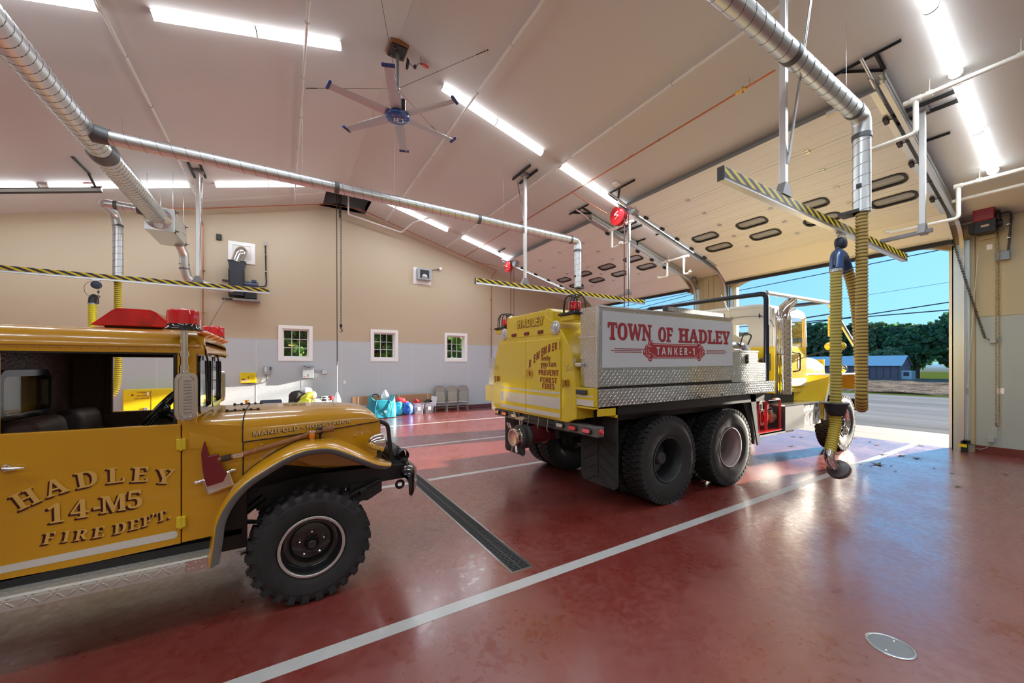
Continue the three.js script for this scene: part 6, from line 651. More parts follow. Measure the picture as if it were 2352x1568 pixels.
{ const t = thing('wall_strobe', 'grey lamp unit in a square white surround, high right on the gable wall', 'lamp', [4.4, 4.7, GZ]); part(t, 'surround', bb(4.09, 4.76, 4.70, 5.30, GZ, GZ + .025), M.trimWhite); part(t, 'housing', bb(4.19, 4.72, 4.84, 5.26, GZ + .02, GZ + .22, .02), M.greyBox); part(t, 'face', bb(4.28, 4.62, 4.90, 5.2, GZ + .215, GZ + .226, .004), M.black); part(t, 'dome', [ball(.1, 4.45, 4.97, GZ + .22, [1, .9, .5]), bb(4.35, 4.55, 4.9, 4.96, GZ + .22, GZ + .24)], M.lensClear); part(t, 'arm', [rod([4.72, 5.25, GZ + .1], [5.08, 5.33, GZ + .08], .014)], M.char); part(t, 'sensor', bb(5.05, 5.15, 5.31, 5.41, GZ + .02, GZ + .13, .02), M.trimWhite); }
{ const t = wallBox('yellow_alarm_panel', 'small yellow panel on the grey wall below the left white window', 'panel', -1.07, -.68, 1.19, 1.49, .09, M.safety); part(t, 'print', rect(.37, .28).translate(-.875, 1.34, GZ + .0915), decal(370, 280, (x, w, h) => { x.clearRect(0, 0, w, h); x.fillStyle = '#b08a10'; x.fillRect(20, 20, 120, 6); for (let k = 0; k < 7; k++) x.fillRect(235, 50 + k * 22, 90, 4); x.fillStyle = '#7a2a2a'; x.fillRect(20, 170, 90, 26); x.fillStyle = '#e8e0d0'; x.fillRect(20, 205, 190, 40); x.fillStyle = '#b03030'; x.fillRect(24, 214, 180, 8); x.fillStyle = '#1a1a1a'; for (const y of [90, 125, 160]) x.fillRect(175, y, 26, 18); })); }
{ const t = wallBox('grey_switch_box', 'grey electrical box with a curved conduit beside the yellow panel', 'electrical box', -.49, -.34, 1.43, 1.69, .12, M.greyBox); part(t, 'label', bb(-.47, -.41, 1.52, 1.66, GZ + .12, GZ + .122), M.signWhite); part(t, 'switch', bb(-.335, -.30, 1.57, 1.66, GZ + .03, GZ + .1), M.char); part(t, 'conduit', sweep(bend([[-.40, 1.43, GZ + .05], [-.40, 1.26, GZ + .05], [-.52, 1.17, GZ + .04], [-.95, 1.15, GZ + .04]], .1), .016, 10), M.steel); }
{ const t = wallBox('control_panel', 'larger grey control panel on the wall under the left white window', 'control panel', .53, .84, 1.31, 1.71, .16, M.greyBox); part(t, 'print', rect(.29, .38).translate(.685, 1.51, GZ + .1615), decal(290, 380, (x) => { x.clearRect(0, 0, 290, 380); x.fillStyle = '#20242a'; x.fillRect(20, 14, 60, 18); x.fillRect(80, 48, 140, 14); x.fillRect(80, 110, 40, 12); x.fillRect(180, 110, 40, 12); x.beginPath(); x.arc(150, 285, 14, 0, 7); x.fill(); x.fillRect(138, 310, 26, 34); x.fillStyle = '#c03038'; x.fillRect(20, 338, 70, 24); })); part(t, 'conduit', [1.48, 1.54].map(y => rod([.84, y, GZ + .06], [1.1, y - .0, GZ + .06], .013)), M.steel); part(t, 'junction_box', bb(1.09, 1.23, 1.43, 1.55, GZ, GZ + .09, .006), M.greyBox); }
solo('wall_outlet', 'small white outlet plate on the grey wall right of the control panel', 'outlet', bb(1.735, 1.805, 1.10, 1.20, GZ + .012, GZ + .022, .004), M.trimWhite, [1.77, 1.1, GZ]);
{ const t = wallBox('black_outlet', 'small black box low on the wall left of the yellow panel', 'outlet', -1.535, -1.465, 1.08, 1.23, .06, M.black); part(t, 'slot', bb(-1.52, -1.48, 1.12, 1.19, GZ + .06, GZ + .063), M.midgrey); }
solo('wall_notice', 'blank pale notice board on the tan wall behind the hose truck beacon', 'notice', bb(-2.35, -1.98, 2.42, 3.0, GZ, GZ + .012, .003), M.trimWhite, [-2.1, 2.4, GZ]);
{ // chain hoist hanging out of the hatch
  const x = 1.60, z = -13.25, t = thing('chain_hoist', 'long dark hoist chain with a hook hanging from the dark hatch', 'chain hoist', [x, 2.85, z]); const links = []; for (let k = 0, y = 3.02; y < 7.9; y += .052, k++) links.push(tf(new THREE.TorusGeometry(.02, .006, 4, 8), { s: [1, 1.6, 1], r: [0, k % 2 ? Math.PI / 2 : 0, 0], p: [x, y, z] }));
  part(t, 'chain', links, M.darkChain); part(t, 'hook', [ball(.045, x, 2.98, z, [1, 1.3, .8]), sweep(smooth([[x, 2.94, z], [x, 2.88, z], [x + .045, 2.83, z], [x + .01, 2.78, z], [x - .045, 2.81, z]], 16), i => .018 - i * .0006, 8)], M.black); part(t, 'slack_chain', [sweep(smooth([[x - .06, 7.9, z], [x - .06, 6.9, z], [x - .035, 6.42, z], [x - .01, 6.9, z], [x - .01, 7.9, z]], 40), i => .011 + .004 * (i % 2), 6)], M.darkChain);
  const c = thing('pendant_cable', 'dark pendant cable beside the hoist chain, ending in a bag', 'cable', [1.49, .8, z]); part(c, 'cable', [rod([1.47, 7.9, z], [1.49, 1.7, z], .014, .014, 8)], M.darkWire); part(c, 'cord', rod([1.49, 1.7, z], [1.49, .9, z], .006, .006, 6), M.trimWhite);
  solo('plastic_bag', 'white plastic bag knotted on the end of the hanging cable', 'bag', lumps([1.49, .66, z], [.11, .22, .1], 9, 1.2), M.cloud, [1.49, .45, z]);
}
function lumps(c, s, sd, taper = 0, n = 18) { // crumpled rounded bundle
  const rows = []; for (let i = 0; i <= n; i++) { const a = Math.PI * i / n, row = []; for (let j = 0; j <= n * 2; j++) { const b = j / (n * 2) * 2 * Math.PI, y = -Math.cos(a), q = Math.sin(a) ** .7 * (taper ? Math.max(.12, 1 - taper * .5 * (y + .3)) : 1), w = 1 + .22 * (vnoise((Math.cos(b) + 2) * 2.2, (Math.sin(b) + 2 + y) * 2.2, 64, sd) - .5) + .16 * (vnoise((Math.cos(b) + 2) * 6, (Math.sin(b) + 2 + y * 1.3) * 6, 64, sd + 3) - .5); row.push([c[0] + s[0] * q * w * Math.cos(b), c[1] + s[1] * y * (1 + .06 * (w - 1)), c[2] + s[2] * q * w * Math.sin(b)]); } rows.push(row); } return skin(rows);
}
{ // flammables cabinet
  const t = thing('safety_cabinet', 'yellow flammables cabinet seen through the open cab of the hose truck', 'cabinet', [-2.9, 0, -13.5]), x0 = -3.47, x1 = -2.33, z1 = -13.28; part(t, 'body', bb(x0, x1, .03, 1.09, GZ + .03, z1 - .02, .01), M.safety); const l = part(t, 'door', bb(x0 + .02, -2.955, .06, 1.06, z1 - .02, z1, .006), M.safety), r = part(t, 'door', bb(-2.925, x1 - .02, .06, 1.06, z1 - .02, z1, .006), M.safety); part(l, 'handle', bb(-3.0, -2.97, .92, 1.02, z1, z1 + .03, .008), M.trimWhite); part(l, 'latch', bx(.09, .1, .02, -3.03, .57, z1 + .005, .01), M.midgrey);
  part(t, 'lettering', rect(.42, .24).translate(-3.13, .93, z1 + .0015), decal(420, 240, x => { x.clearRect(0, 0, 420, 240); x.fillStyle = '#8a3a10'; x.font = 'bold 44px sans-serif'; x.textAlign = 'right'; x.fillText('FLAMMABLE', 410, 48); x.fillText('INFLAMABLE', 410, 138); x.fillText('INFLAMMABLE', 410, 208); x.font = 'bold 20px sans-serif'; x.fillText('KEEP FIRE AWAY', 410, 82); x.beginPath(); x.moveTo(60, 60); x.lineTo(96, 120); x.lineTo(24, 120); x.fill(); }));
}
// ---------- along the foot of the gable wall ----------
for (const [x0, x1, l] of [[1.98, 3.30, 'long brown cardboard carton against the wall, behind the teal bag'], [3.32, 4.74, 'long brown cardboard carton against the wall, behind the clear bins']]) { const t = thing('carton', l, 'box', [(x0 + x1) / 2, 0, -13.6], { group: 'long cartons' }); part(t, 'box', bb(x0, x1, 0, .66, -13.70, -13.52, .004), M.card); part(t, 'tape', [bb(x0 - .001, x1 + .001, .30, .36, -13.519, -13.516)], M.tape); part(t, 'strap', [.12, .86].map(f => bb(x0 + (x1 - x0) * f, x0 + (x1 - x0) * f + .05, -.0, .662, -13.521, -13.515)), M.tape); }
{
  const t = thing('duffel_bag', 'big shiny teal bag with a draped top, largest of the bags by the wall', 'bag', [2.77, 0, -12.85]), rows = []; for (let i = 0; i <= 22; i++) { const f = i / 22, row = []; for (let j = 0; j <= 60; j++) { const b = j / 60 * 2 * Math.PI, c = Math.cos(b), s = Math.sin(b), k = .43 - .05 * f + .03 * Math.sin(f * 3), w = 1 + .07 * (vnoise((c + 2) * 4, (s + 2) * 4 + f * 3, 64, 3) - .5) + .10 * (vnoise((c + 2) * 1.7 + f * 2.5, (s + 2) * 1.7, 64, 8) - .5); row.push([2.77 + k * w * Math.sign(c) * Math.abs(c) ** .6, .02 + (.62 + .09 * Math.cos(2 * b + .4)) * f ** .92 + .04 * f * Math.sin(5 * b), -12.85 + .26 * w * Math.sign(s) * Math.abs(s) ** .6]); } rows.push(row); } for (const [q, y] of [[.85, .60], [.5, .5], [.1, .47]]) rows.push(rows[22].map(p => [2.77 + (p[0] - 2.77) * q, y + (p[1] - .64) * .5, -12.85 + (p[2] + 12.85) * q]));
  part(t, 'body', skin(rows), M.teal); part(t, 'handle', sweep(smooth([[2.47, .62, -12.95], [2.52, .74, -12.95], [2.66, .75, -12.94], [2.70, .66, -12.93]], 14), .02, 8), M.dark); part(t, 'strap', [-1, 1].map(s => sweep(smooth([[2.77 + s * .24, .03, -12.57], [2.77 + s * .25, .3, -12.55], [2.77 + s * .2, .58, -12.6]], 14), .013, 6)), M.tealDark); part(t, 'emblem', tf(rect(.4, .16), { r: [-.1, 0, -.05], p: [2.84, .2, -12.555] }), decal(300, 120, x => { x.clearRect(0, 0, 300, 120); x.strokeStyle = '#bfe4ee'; x.lineWidth = 7; x.beginPath(); x.arc(150, 20, 120, .4, 2.7); x.stroke(); x.fillStyle = '#d6eef4'; x.fillRect(110, 42, 80, 22); x.fillRect(120, 8, 40, 12); })); part(t, 'liner', lumps([2.90, .72, -12.9], [.14, .18, .12], 21, 1.0, 12), M.cloud, 'clear plastic bag sticking out');
}
solo('small_bag', 'small light blue cloth bag beside the big teal bag', 'bag', lumps([3.40, .23, -13.12], [.18, .24, .16], 31), M.teal2, [3.4, 0, -13.12]); solo('blue_bag', 'round bright blue drawstring bag before the clear bins', 'bag', lumps([3.68, .22, -13.08], [.20, .22, .17], 37), M.blue, [3.68, 0, -13.08]); solo('red_jacket', 'folded red jacket lying on top of the blue bags', 'jacket', [lumps([3.45, .50, -13.22], [.20, .09, .14], 41), lumps([3.6, .42, -13.2], [.16, .06, .12], 43)], M.redCloth, [3.5, .4, -13.2]);
for (const [x, l, l2] of [[4.12, 'clear plastic bin next to the round blue bag, red gloves on top', 'pair of red gloves heaped in the left clear bin'], [4.50, 'clear plastic bin beside the folding chairs, black gloves on top', 'heap of black gloves in the right clear bin']]) {
  const t = thing('clear_bin', l, 'bin', [x, 0, -13.28], { group: 'clear plastic bins' }); part(t, 'tub', skin([[.15, .12, 0], [.18, .15, .36], [.20, .165, .36], [.20, .165, .375], [.18, .145, .375]].map(([a, b, y]) => rrect(x - a, x + a, -13.28 - b, -13.28 + b, .03).map(p => [p[0], y, p[1]])), { closed: true }), M.bin); part(t, 'contents', lumps([x, .2, -13.28], [.14, .17, .11], x * 10 | 0), M.binStuff); part(t, 'label', bb(x - .06, x + .05, .12, .24, -13.133, -13.128), M.signWhite);
  const red = x < 4.3; solo('gloves', l2, 'gloves', red ? [tf(lumps([0, 0, 0], [.14, .05, .05], 51), { r: [.3, 0, -.6], p: [x - .02, .44, -13.25] }), tf(lumps([0, 0, 0], [.13, .04, .05], 53), { r: [0, .4, .5], p: [x - .08, .41, -13.3] })] : [tf(lumps([0, 0, 0], [.15, .05, .07], 55), { r: [0, .3, .2], p: [x - .04, .41, -13.26] }), tf(lumps([0, 0, 0], [.12, .045, .06], 57), { r: [0, -.5, -.2], p: [x + .04, .43, -13.28] })], red ? M.redCloth : M.charCloth, [x, .37, -13.28]);
}
solo('paper_sleeve', 'white paper sleeve leaning on the right clear bin', 'paper', tf(bx(.2, .34, .012, 0, 0, 0), { r: [-.2, -.3, -.2], p: [4.68, .42, -13.2] }), M.signWhite, [4.68, .3, -13.2]);
{ // three folded chairs leaning on the wall
  const ch = thing('folding_chair', 'leftmost of three folded beige metal chairs leaning on the grey wall, next to the bins', 'chair', [0, 0, 0], { group: 'folded chairs' }), L = g => g.rotateX(-.17).translate(0, 0, .17);
  part(ch, 'frame', L(sweep(bend([[-.225, .012, 0], [-.2, .94, 0], [.2, .94, 0], [.225, .012, 0]], .16, 8), .012, 10)), M.chair); part(ch, 'rear_leg', L(rod([-.19, .02, -.035], [-.185, .62, -.03], .011)), M.chair); part(ch, 'rear_leg', L(rod([.19, .02, -.035], [.185, .62, -.03], .011)), M.chair); part(ch, 'backrest', L(ext(rrect(-.19, .19, .70, .92, .1), 'xy', -.008, .016, { bev: .005 })), M.chair); part(ch, 'seat', L(ext(rrect(-.185, .185, .34, .72, .1), 'xy', .014, .022, { bev: .007, seg: 2 })), M.chairSeat); part(ch, 'seat_edge', L(bb(-.19, .19, .30, .34, .0, .03, .01)), M.chairPale); part(ch, 'crossbar', L(mg([rod([-.21, .22, 0], [.21, .22, 0], .009), rod([-.19, .12, -.035], [.19, .12, -.035], .009)])), M.chair); for (const x of [-.225, .225]) part(ch, 'foot_cap', L(lathe([[0, 0], [.016, 0], [.015, .03]], 'y', [x, 0, 0], 10)), M.trimWhite);
  ch.position.set(5.05, 0, -13.64); copy(ch, [5.53, 0, -13.62], 'middle of three folded beige metal chairs leaning on the grey wall', -.05); copy(ch, [5.94, 0, -13.66], 'rightmost of three folded beige metal chairs, tilted, leaning on the grey wall').rotation.z = -.10;
}
// gear stacked behind the hose truck bonnet
for (const [x0, x1, z0, z1, m, l, c] of [[.12, .92, -13.2, -12.72, 'toteGrey', 'dark tote under the heap of turnout gear behind the truck bonnet', 'tote'], [.96, 1.36, -13.15, -12.75, 'toteBlue', 'blue bin of striped gear behind the truck bonnet', 'bin']]) { const t = thing('tote', l, c, [(x0 + x1) / 2, 0, (z0 + z1) / 2]); part(t, 'tub', skin([[.03, 0], [0, .40], [-.02, .40], [-.02, .43], [.0, .43], [.03, .1]].map(([o, y]) => rrect(x0 + o, x1 - o, z0 + o, z1 - o, .05).map(p => [p[0], y, p[1]])), { closed: true }), M[m]); part(t, 'floor', bb(x0 + .04, x1 - .04, .01, .1, z0 + .04, z1 - .04), M[m]); }
solo('turnout_coat', 'black turnout coat with yellow bands heaped on the dark tote', 'coat', [lumps([.42, .68, -12.98], [.28, .28, .22], 61), lumps([.3, .5, -12.9], [.2, .2, .18], 63)], M.charCloth, [.42, .43, -12.95]); solo('reflective_vest', 'bright yellow vest lying across the heaped black coat', 'vest', [tf(lumps([0, 0, 0], [.26, .07, .12], 65), { r: [.3, 0, .5], p: [.56, .78, -12.84] }), tf(lumps([0, 0, 0], [.2, .05, .1], 67), { r: [.9, 0, .4], p: [.52, .64, -12.74] })], M.vest, [.56, .6, -12.8]); solo('clear_bag', 'clear plastic bag on top of the gear heap', 'bag', lumps([.60, .95, -12.95], [.17, .10, .14], 69), M.cloud, [.6, .85, -12.95]); solo('tan_glove_bundle', 'tan and orange bundle of gloves on the gear heap', 'gloves', [lumps([.76, .82, -12.88], [.12, .11, .1], 71), lumps([.64, .54, -12.76], [.14, .10, .08], 73)], M.tanCloth, [.76, .5, -12.9]); solo('white_gear', 'crumpled white cloth at the front of the gear heap', 'cloth', [lumps([.86, .58, -12.8], [.13, .13, .1], 75), lumps([.42, .46, -12.74], [.15, .06, .08], 77)], M.whiteCloth, [.86, .43, -12.8]); solo('striped_gear', 'dark gear with pale bands stacked in the blue bin', 'coat', [lumps([1.10, .60, -12.95], [.18, .17, .16], 79), lumps([1.2, .48, -12.88], [.14, .1, .12], 81)], M.stripeCloth, [1.1, .43, -12.95]); solo('red_cloth', 'small red cloth on the edge of the blue bin', 'cloth', lumps([1.28, .70, -12.92], [.07, .07, .06], 83), M.redCloth, [1.28, .6, -12.92]);
{ const t = thing('ribbed_panel', 'dark blue ribbed tote lid standing on edge behind the truck bonnet', 'lid', [-.3, .2, -12.85]); const R = g => tf(g, { r: [-.35, 0, 0], p: [-.29, .48, -12.9] }); part(t, 'lid', R(ext(rrect(-.27, .27, -.25, .25, .05), 'xy', -.012, .024, { bev: .008 })), M.navyLid); part(t, 'rib', R(mg([...Array(5)].map((_, k) => bb(-.2, .2, -.16 + k * .08, -.15 + k * .08, .012, .017)))), M.toteGrey); part(t, 'handle', R(bb(.16, .19, -.1, .1, .012, .02)), M.trimWhite); const s = thing('equipment_case', 'low dark case holding up the blue tote lid', 'case', [-.3, 0, -12.95]); part(s, 'case', bb(-.62, .04, 0, .28, -13.2, -12.8, .03), M.toteGrey); part(s, 'clasp', [bb(-.5, -.44, .14, .2, -12.802, -12.79), bb(-.14, -.08, .14, .2, -12.802, -12.79)], M.steel); }
{ const t = thing('hose_valve', 'brass and silver hose valve standing on a stool behind the truck bonnet', 'valve', [-.86, .5, -12.9]); part(t, 'body', [lathe([[.05, 0], [.06, .02], [.045, .06], [.05, .2], [.06, .22]], 'y', [-.86, .52, -12.9], 16), rod([-.98, .58, -12.9], [-.82, .58, -12.9], .05)], M.brass); part(t, 'coupling', lathe([[.06, 0], [.065, .05], [.05, .07]], 'y', [-.80, .62, -12.9], 16), M.steel); const s = thing('stool', 'low grey stool carrying the hose valve behind the truck', 'stool', [-.88, 0, -12.9]); part(s, 'seat', bb(-1.12, -.66, .48, .52, -13.1, -12.7, .01), M.greyBox); for (const x of [-1.08, -.70]) for (const z of [-13.06, -12.74]) part(s, 'leg', rod([x, 0, z], [x, .48, z], .015), M.steel); }
// ---------- beside the open door ----------
{
  const t = thing('door_opener', 'red and black motor opener mounted high on the wall right of the open door', 'door opener', [11.45, 4.1, -1.5]); part(t, 'cover', bb(11.28, 11.62, 4.44, 4.76, -1.64, -1.38, .02), M.redCover, 'red cover'); part(t, 'chassis', [bb(11.3, 11.62, 4.22, 4.46, -1.62, -1.36, .01), bb(11.35, 11.6, 4.26, 4.44, -1.70, -1.60, .01), rod([11.42, 4.36, -1.66], [11.42, 4.36, -1.3], .07)], M.black); part(t, 'chain_wheel', [lathe([[0, -.015], [.12, -.015], [.125, 0], [.12, .015], [0, .015]], 'z', [11.42, 4.48, -1.34], 24)], M.black); part(t, 'brand_plate', tf(rect(.16, .04), { r: [0, -Math.PI / 2, 0], p: [11.277, 4.70, -1.49] }), decal(240, 60, (x, w, h) => { x.clearRect(0, 0, w, h); x.fillStyle = '#e8dada'; x.font = 'bold 40px sans-serif'; x.textAlign = 'center'; x.fillText('CHAMBERLAIN', w / 2, 44, w - 8); })); part(t, 'info_plate', bb(11.296, 11.3, 4.32, 4.36, -1.54, -1.44), M.tape); part(t, 'shaft', [rod([11.5, 4.5, -2.0], [11.5, 4.5, -1.64], .015), bb(11.42, 11.7, 4.38, 4.62, -1.86, -1.83)], M.steel); part(t, 'bracket', [bb(11.6, 11.7, 4.15, 4.5, -1.6, -1.4)], M.tanMetal);
  const c = thing('hand_chain', 'long brass-coloured loop of hand chain hanging from the red opener', 'chain', [11.45, .6, -1.36]), links = []; for (const [x, dz] of [[11.42, -.017], [11.45, .017]]) for (let k = 0, y = .62; y < 4.46; y += .036, k++) links.push(tf(new THREE.TorusGeometry(.011, .0042, 4, 8), { s: [1, 1.8, 1], r: [0, k % 2 ? 0 : Math.PI / 2, 0], p: [x, y, -1.36 + dz] })); part(c, 'chain', links, M.chain); part(c, 'loop', sweep(smooth([[11.40, .64, -1.38], [11.42, .58, -1.37], [11.45, .58, -1.35], [11.46, .64, -1.34]], 10), .012, 6), M.chain);
  const e = thing('opener_conduit', 'dark conduit from the opener to a grey box on the wall', 'conduit', [11.68, 3.7, -1.32]); part(e, 'conduit', sweep(bend([[11.55, 4.55, -1.36], [11.55, 4.58, -1.24], [11.64, 4.52, -1.22], [11.64, 3.86, -1.26]], .06), .016, 8), M.char); part(e, 'box', bb(11.58, 11.68, 3.70, 3.86, -1.42, -1.235, .006), M.greyBoxBlue); part(e, 'strap', [4.1, 4.35].map(y => bb(11.62, 11.69, y, y + .012, -1.275, -1.235)), M.steel); part(e, 'sensor_plate', bb(11.676, 11.684, 3.95, 4.05, -1.52, -1.45), M.trimWhite);
  const k = thing('coil_cord', 'stretched black coil cord from the door edge down to a small grey box', 'cord', [11.6, 2.2, -1.6]); { const a = V(11.50, 4.50, -1.97), b = V(11.62, 2.24, -1.53), d = b.clone().sub(a), u = V(0, 0, 1).cross(d).normalize(), w = d.clone().normalize().cross(u), q = []; for (let i = 0; i <= 72 * 9; i++) { const f = i / (72 * 9), g = f * 72 * 2 * Math.PI; q.push(a.clone().addScaledVector(d, f).addScaledVector(u, .018 * Math.cos(g)).addScaledVector(w, .018 * Math.sin(g)).add(V(0, -.05 * Math.sin(Math.PI * f), 0))); } part(k, 'cord', sweep(q, .006, 5), M.black); } part(k, 'lead', sweep(smooth([[11.62, 2.24, -1.53], [11.63, 2.22, -1.5], [11.66, 2.2, -1.48]], 6), .006, 5), M.black); part(k, 'box', bb(11.60, 11.685, 2.14, 2.24, -1.47, -1.39, .006), M.greyBox); part(k, 'door_bracket', bb(11.44, 11.52, 4.42, 4.56, -2.03, -1.95), M.galv);
  const s = thing('photo_eye', 'black and yellow door sensor at the foot of the right jamb', 'sensor', [11.6, 0, -1.8]); part(s, 'bracket', [bb(11.5, 11.6, .0, .22, -1.82, -1.74)], M.black); part(s, 'eye', bb(11.5, 11.58, .17, .24, -1.80, -1.70, .01), M.black); part(s, 'warning_tag', bb(11.495, 11.5, .10, .16, -1.85, -1.74), M.safety); part(s, 'lead', sweep(smooth([[11.56, .12, -1.7], [11.62, .08, -1.6], [11.64, .14, -1.5], [11.66, .26, -1.46]], 14), .006, 6), M.steel); part(s, 'box', bb(11.60, 11.68, .24, .34, -1.50, -1.42, .006), M.greyBox);
  solo('wall_switch', 'small white switch plate low on the grey wall right of the chain', 'switch', bb(11.67, 11.684, 1.17, 1.28, -1.39, -1.31, .004), M.trimWhite, [11.68, 1.17, -1.35]);
  const p = thing('pull_cord', 'thin pull cord hanging down the tan column by the jamb', 'cord', [11.66, .2, -1.72]); part(p, 'cord', [rod([11.62, 3.9, -1.62], [11.66, 1.25, -1.76], .005, .005, 5), rod([11.66, 1.25, -1.76], [11.66, .25, -1.76], .004, .004, 5)], M.pvc); part(p, 'weight', bb(11.64, 11.67, 1.15, 1.26, -1.775, -1.745), M.greyBox);
  const pc = thing('operator_bracket', 'dark shaft and bracket high on the pier between the doors', 'bracket', [11.5, 4.3, -7.5]); part(pc, 'shaft', [rod([11.5, 4.5, -7.62], [11.5, 4.5, -7.25], .015), lathe([[0, -.05], [.07, -.05], [.07, .05], [0, .05]], 'z', [11.5, 4.5, -7.5], 18)], M.steelGrey2); part(pc, 'plate', bb(11.4, 11.69, 4.36, 4.62, -7.56, -7.53), M.galv);
}
// fallen leaves on the floor by the door
{ const L = [[8.776, -2.319, .16], [10.024, -2.327, .1], [9.958, -2.106, .09], [8.478, -2.031, .03], [9.255, -1.751, .03], [8.872, -2.179, .03], [8.519, -2.475, .03], [8.545, -2.35, .03], [9.842, -2.539, .08], [11.5, -3.484, .1], [11.6, -2.396, .07], [9.059, -1.522, .03], [8.156, -1.317, .05], [9.706, -1.075, .04], [9.208, -3.795, .08], [10.473, -4.28, .09], [10.57, -4.157, .08], [9.167, -2.996, .05], [-.306, -4.256, .06], [10.9, -2.9, .07], [11.2, -3.1, .06], [10.4, -3.3, .06]];
  L.forEach(([x, z, s], i) => { const n = 5, q = []; for (let k = 0; k < n * 2; k++) { const a = k / (n * 2) * 6.283, r = s * (k % 2 ? .28 : .6 + .4 * hash(i, k, 7)); q.push([r * Math.cos(a), r * Math.sin(a)]); } const g = ext(q, 'xz', 0, .003); const p = g.attributes.position; for (let k = 0; k < p.count; k++) { const d = Math.hypot(p.getX(k), p.getZ(k)) / s; p.setY(k, p.getY(k) + .22 * s * d * d + .002); } g.computeVertexNormals(); solo('fallen_leaf', i === 0 ? 'largest curled green leaf on the floor before the open door' : x < 1 ? 'small dry leaf on the floor behind the front wheel of the yellow hose truck' : 'small dry leaf lying on the red floor by the open door', 'leaf', g.rotateY(i * 1.7).translate(x, .0015, z), [M.leafGreen, M.leafBrown, M.leafDark][i % 3], [x, 0, z], { group: i ? 'fallen leaves on the floor' : '' }); }); }

// ---------- trees, barn and wires ----------
const clump = (() => { const g = []; let s = 3; for (let k = 0; k < 7; k++) { const h = n => hash(k, n, 19), q = new THREE.CircleGeometry(.5 + .3 * h(1), 5); q.scale(1, .6, 1); tf(q, { r: [h(2) * 3.1, h(3) * 6.2, h(4) * 3.1], p: [(h(5) - .5) * .9, (h(6) - .5) * .8, (h(7) - .5) * .9] }); g.push(q); } return mg(g); })();
function tree(label, x, y, z, H, R, n, cs, cols, group, low = .25) {
  const t = thing('tree', label, 'tree', [x, y, z], { group }); part(t, 'trunk', sweep(smooth([[x, y - .3, z], [x + .02 * H, y + H * .3, z], [x, y + H * .75, z + .02 * H]], 8), i => R * .09 * (1 - i / 11), 8), M.bark);
  const m = new THREE.InstancedMesh(clump, M.leaf, n); m.name = 'foliage'; m.userData.kind = 'stuff'; const q = new THREE.Matrix4(), e = new THREE.Euler(), c = new THREE.Color(), lob = [...Array(9)].map(() => { const a = rr(0, 6.28), f = rr(low + .08, .92), rad = R * Math.sin(Math.PI * Math.min(1, .12 + f * .86)) ** .7; return [Math.cos(a) * rad * rr(.3, .72), f * H, Math.sin(a) * rad * rr(.3, .72), R * rr(.34, .56)]; }); lob.push([0, H * .55, 0, R * .8], [0, H * .8, 0, R * .5]);
  for (let i = 0; i < n; i++) { const [lx, ly, lz, lr] = lob[Math.floor(rnd() * lob.length)], u = rr(-1, 1), a = rr(0, 6.28), s = Math.sqrt(1 - u * u), k = lr * rr(.72, 1.06), sc = cs * rr(.7, 1.4); e.set(rr(0, 6), rr(0, 6), rr(0, 6)); q.makeRotationFromEuler(e).scale(V(sc, sc, sc)).setPosition(lx + Math.cos(a) * s * k, Math.max(low * H * .6, ly + u * k * .9), lz + Math.sin(a) * s * k); m.setMatrixAt(i, q); const [r0, g0, b0] = cols[Math.floor(rnd() * cols.length)], v = rr(.7, 1.3); m.setColorAt(i, c.setRGB(r0 * v, g0 * v, b0 * v)); }
  m.castShadow = m.receiveShadow = true; t.add(m); return t;
}
const GR = [[.07, .19, .09], [.10, .25, .10], [.14, .29, .11], [.05, .14, .08]], GA = [[.30, .42, .05], [.20, .40, .06], [.45, .40, .05], [.12, .28, .05]];
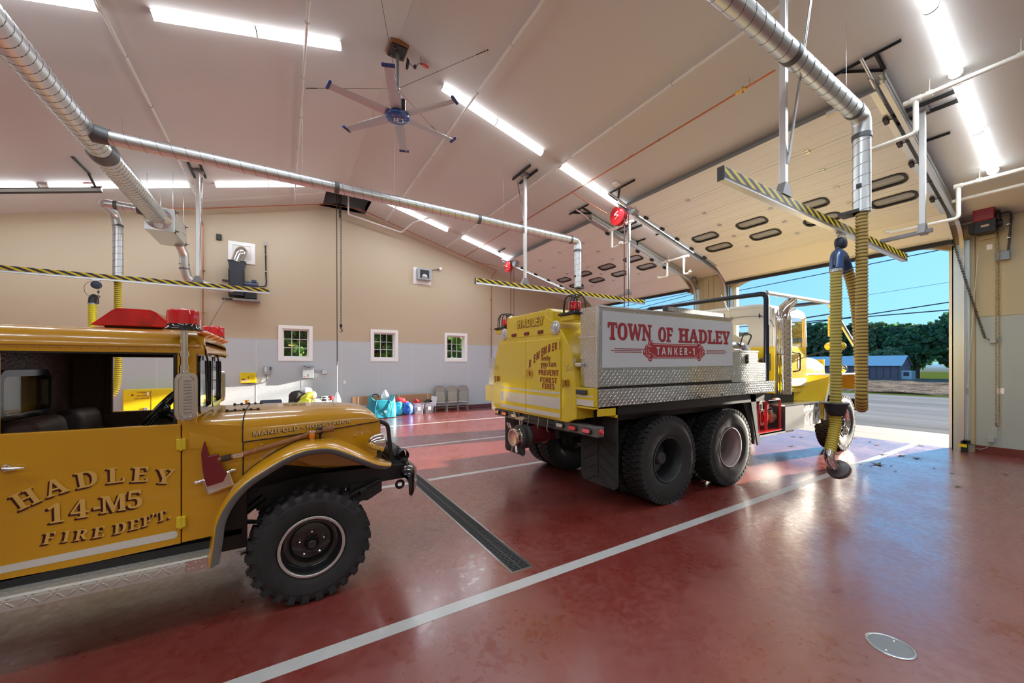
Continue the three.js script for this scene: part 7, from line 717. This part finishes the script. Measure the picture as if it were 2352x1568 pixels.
{ // wood beyond the field
  const T1 = [[140, -23, 15.5, 6.5], [138, -29, 13.5, 6], [143, -33, 14.5, 6.5], [141, -38.5, 14, 6], [145, -43, 15, 6.5], [140, -47.5, 15, 6], [146, -52, 16, 6.5], [142, -57, 15, 6.5], [147, -62, 15.5, 6.5], [141, -67, 15, 6.5], [146, -72.5, 15, 6.5], [143, -78, 14.5, 6.5], [146, -84, 15, 6.5], [142, -17, 14, 6], [146, -11, 15, 6.5], [141, -5, 14, 6.5], [146, 2, 15, 6.5], [142, 9, 14, 6.5]];
  const words = ['rounded green tree', 'dense dark green tree', 'tall broad green tree', 'paler green tree']; T1.forEach(([x, z, h, r], i) => tree(`${words[i % 4]} in the wood beyond the ploughed field, number ${['one', 'two', 'three', 'four', 'five', 'six', 'seven', 'eight', 'nine', 'ten', 'eleven', 'twelve', 'thirteen', 'fourteen', 'fifteen', 'sixteen', 'seventeen', 'eighteen'][i]} from the jamb`, x, -1.7, z, h, r, 1500, .72, i === 3 || i === 5 ? [[.12, .20, .09], [.16, .22, .08]] : GR, 'trees beyond the field', .05));
  [[122, -30.5, 6.5, 3.4], [118, -34.5, 5.8, 3]].forEach(([x, z, h, r], i) => tree(['pale green bushy tree standing behind the barn', 'smaller pale green tree left of the barn'][i], x, -1.6, z, h, r, 420, .8, [[.14, .22, .10], [.2, .28, .14]], 'small trees by the barn', .08));
  [[-2.2, -20.5, 7.5, 2.9, 'leafy green tree outside the left white window'], [.6, -19.6, 7, 2.8, 'tree with yellow-green leaves outside the left white window'], [3.0, -20.5, 7.5, 3, 'green tree outside the middle white window'], [5.4, -19.8, 7, 2.9, 'green tree between the middle and right white windows'], [8.0, -20.6, 7.5, 3, 'green tree outside the right white window'], [11, -20.5, 7.6, 3, 'green tree beyond the right white window'], [-.8, -25, 9, 4, 'taller dark tree behind the nearer trees, left window'], [4.4, -25.5, 9, 4, 'taller dark tree behind the nearer trees, middle window'], [10, -25.5, 9, 4, 'taller dark tree behind the nearer trees, right window']].forEach(([x, z, h, r, l], i) => tree(l, x, -.2, z, h, r, 2200, .25 + (i > 5 ? .25 : 0), i === 1 || i === 3 ? GA : GA.slice(0, 2).concat(GR.slice(0, 2)), 'trees behind the gable wall', .0));
}
{ const x = 108, y = -1.35, t = thing('barn', 'long low barn with a pale metal roof and purple-brown boarded wall beyond the field', 'barn', [x, y, -29]), z0 = -44, z1 = -25.2; part(t, 'wall', [bb(x, x + 7, y, 1.75, z0, z1), ext([[x, 1.7], [x + 7, 1.7], [x + 3.5, 3.7]], 'xy', z0, z1 - z0)], M.barn); part(t, 'roof', [skin([[[x - .4, 1.55, z0 - .3], [x - .4, 1.55, z1 + .4]], [[x + 3.5, 3.75, z0 - .3], [x + 3.5, 3.75, z1 + .4]], [[x + 7.4, 1.55, z0 - .3], [x + 7.4, 1.55, z1 + .4]]], { flat: true })], M.barnRoof); for (let z = z0 + .9; z < z1; z += 1.1) part(t, 'batten', bb(x - .04, x, y, 1.7, z - .05, z + .05), M.barnDark); const g = part(t, 'annexe', [bb(x + .5, x + 3, y, .6, z1, z1 + 1.6)], M.barnRoof); part(g, 'window', bb(x + .45, x + .5, -.5, .3, z1 + .4, z1 + 1.2), M.barnDark); }
[['uppermost power line crossing the first opening, thick', 26, 6.67, -14, 7.03, -4.9, .022], ['second power line from the top, thick', 26, 7.217, -13.97, 7.603, -9.38, .022], ['thin single line in the middle of the sky', 26, 5.36, -7.24, 5.49, -4.42, .008], ['upper of two lower thick power lines', 26, 4.255, -8.3, 4.578, -4.42, .026], ['lower of two lower thick power lines', 26, 4.24, -9.8, 4.222, -4.42, .026], ['lowest power line just above the wood', 26, 3.482, -8.4, 3.627, -4.42, .014], ['power line high in the farther opening', 26, 7.016, -20.6, 7.12, -17.3, .02]].forEach(([l, x, y0, z0, y1, z1, r]) => { const k = Math.max(-.09, Math.min(.09, (y1 - y0) / (z1 - z0))), at = z => y0 + k * (z - z0); solo('power_line', l, 'power line', sweep([...Array(21)].map((_, i) => { const f = i / 20, z = -34 + 48 * f; return [x, at(z) + .6 * ((2 * f - 1) ** 2 - ((2 * (z0 + 34) / 48 - 1) ** 2)) * .25, z]; }), r, 6), M.wire, [x, y0, z0], { group: 'power lines along the road' }); });
renderer.render(scene, camera);
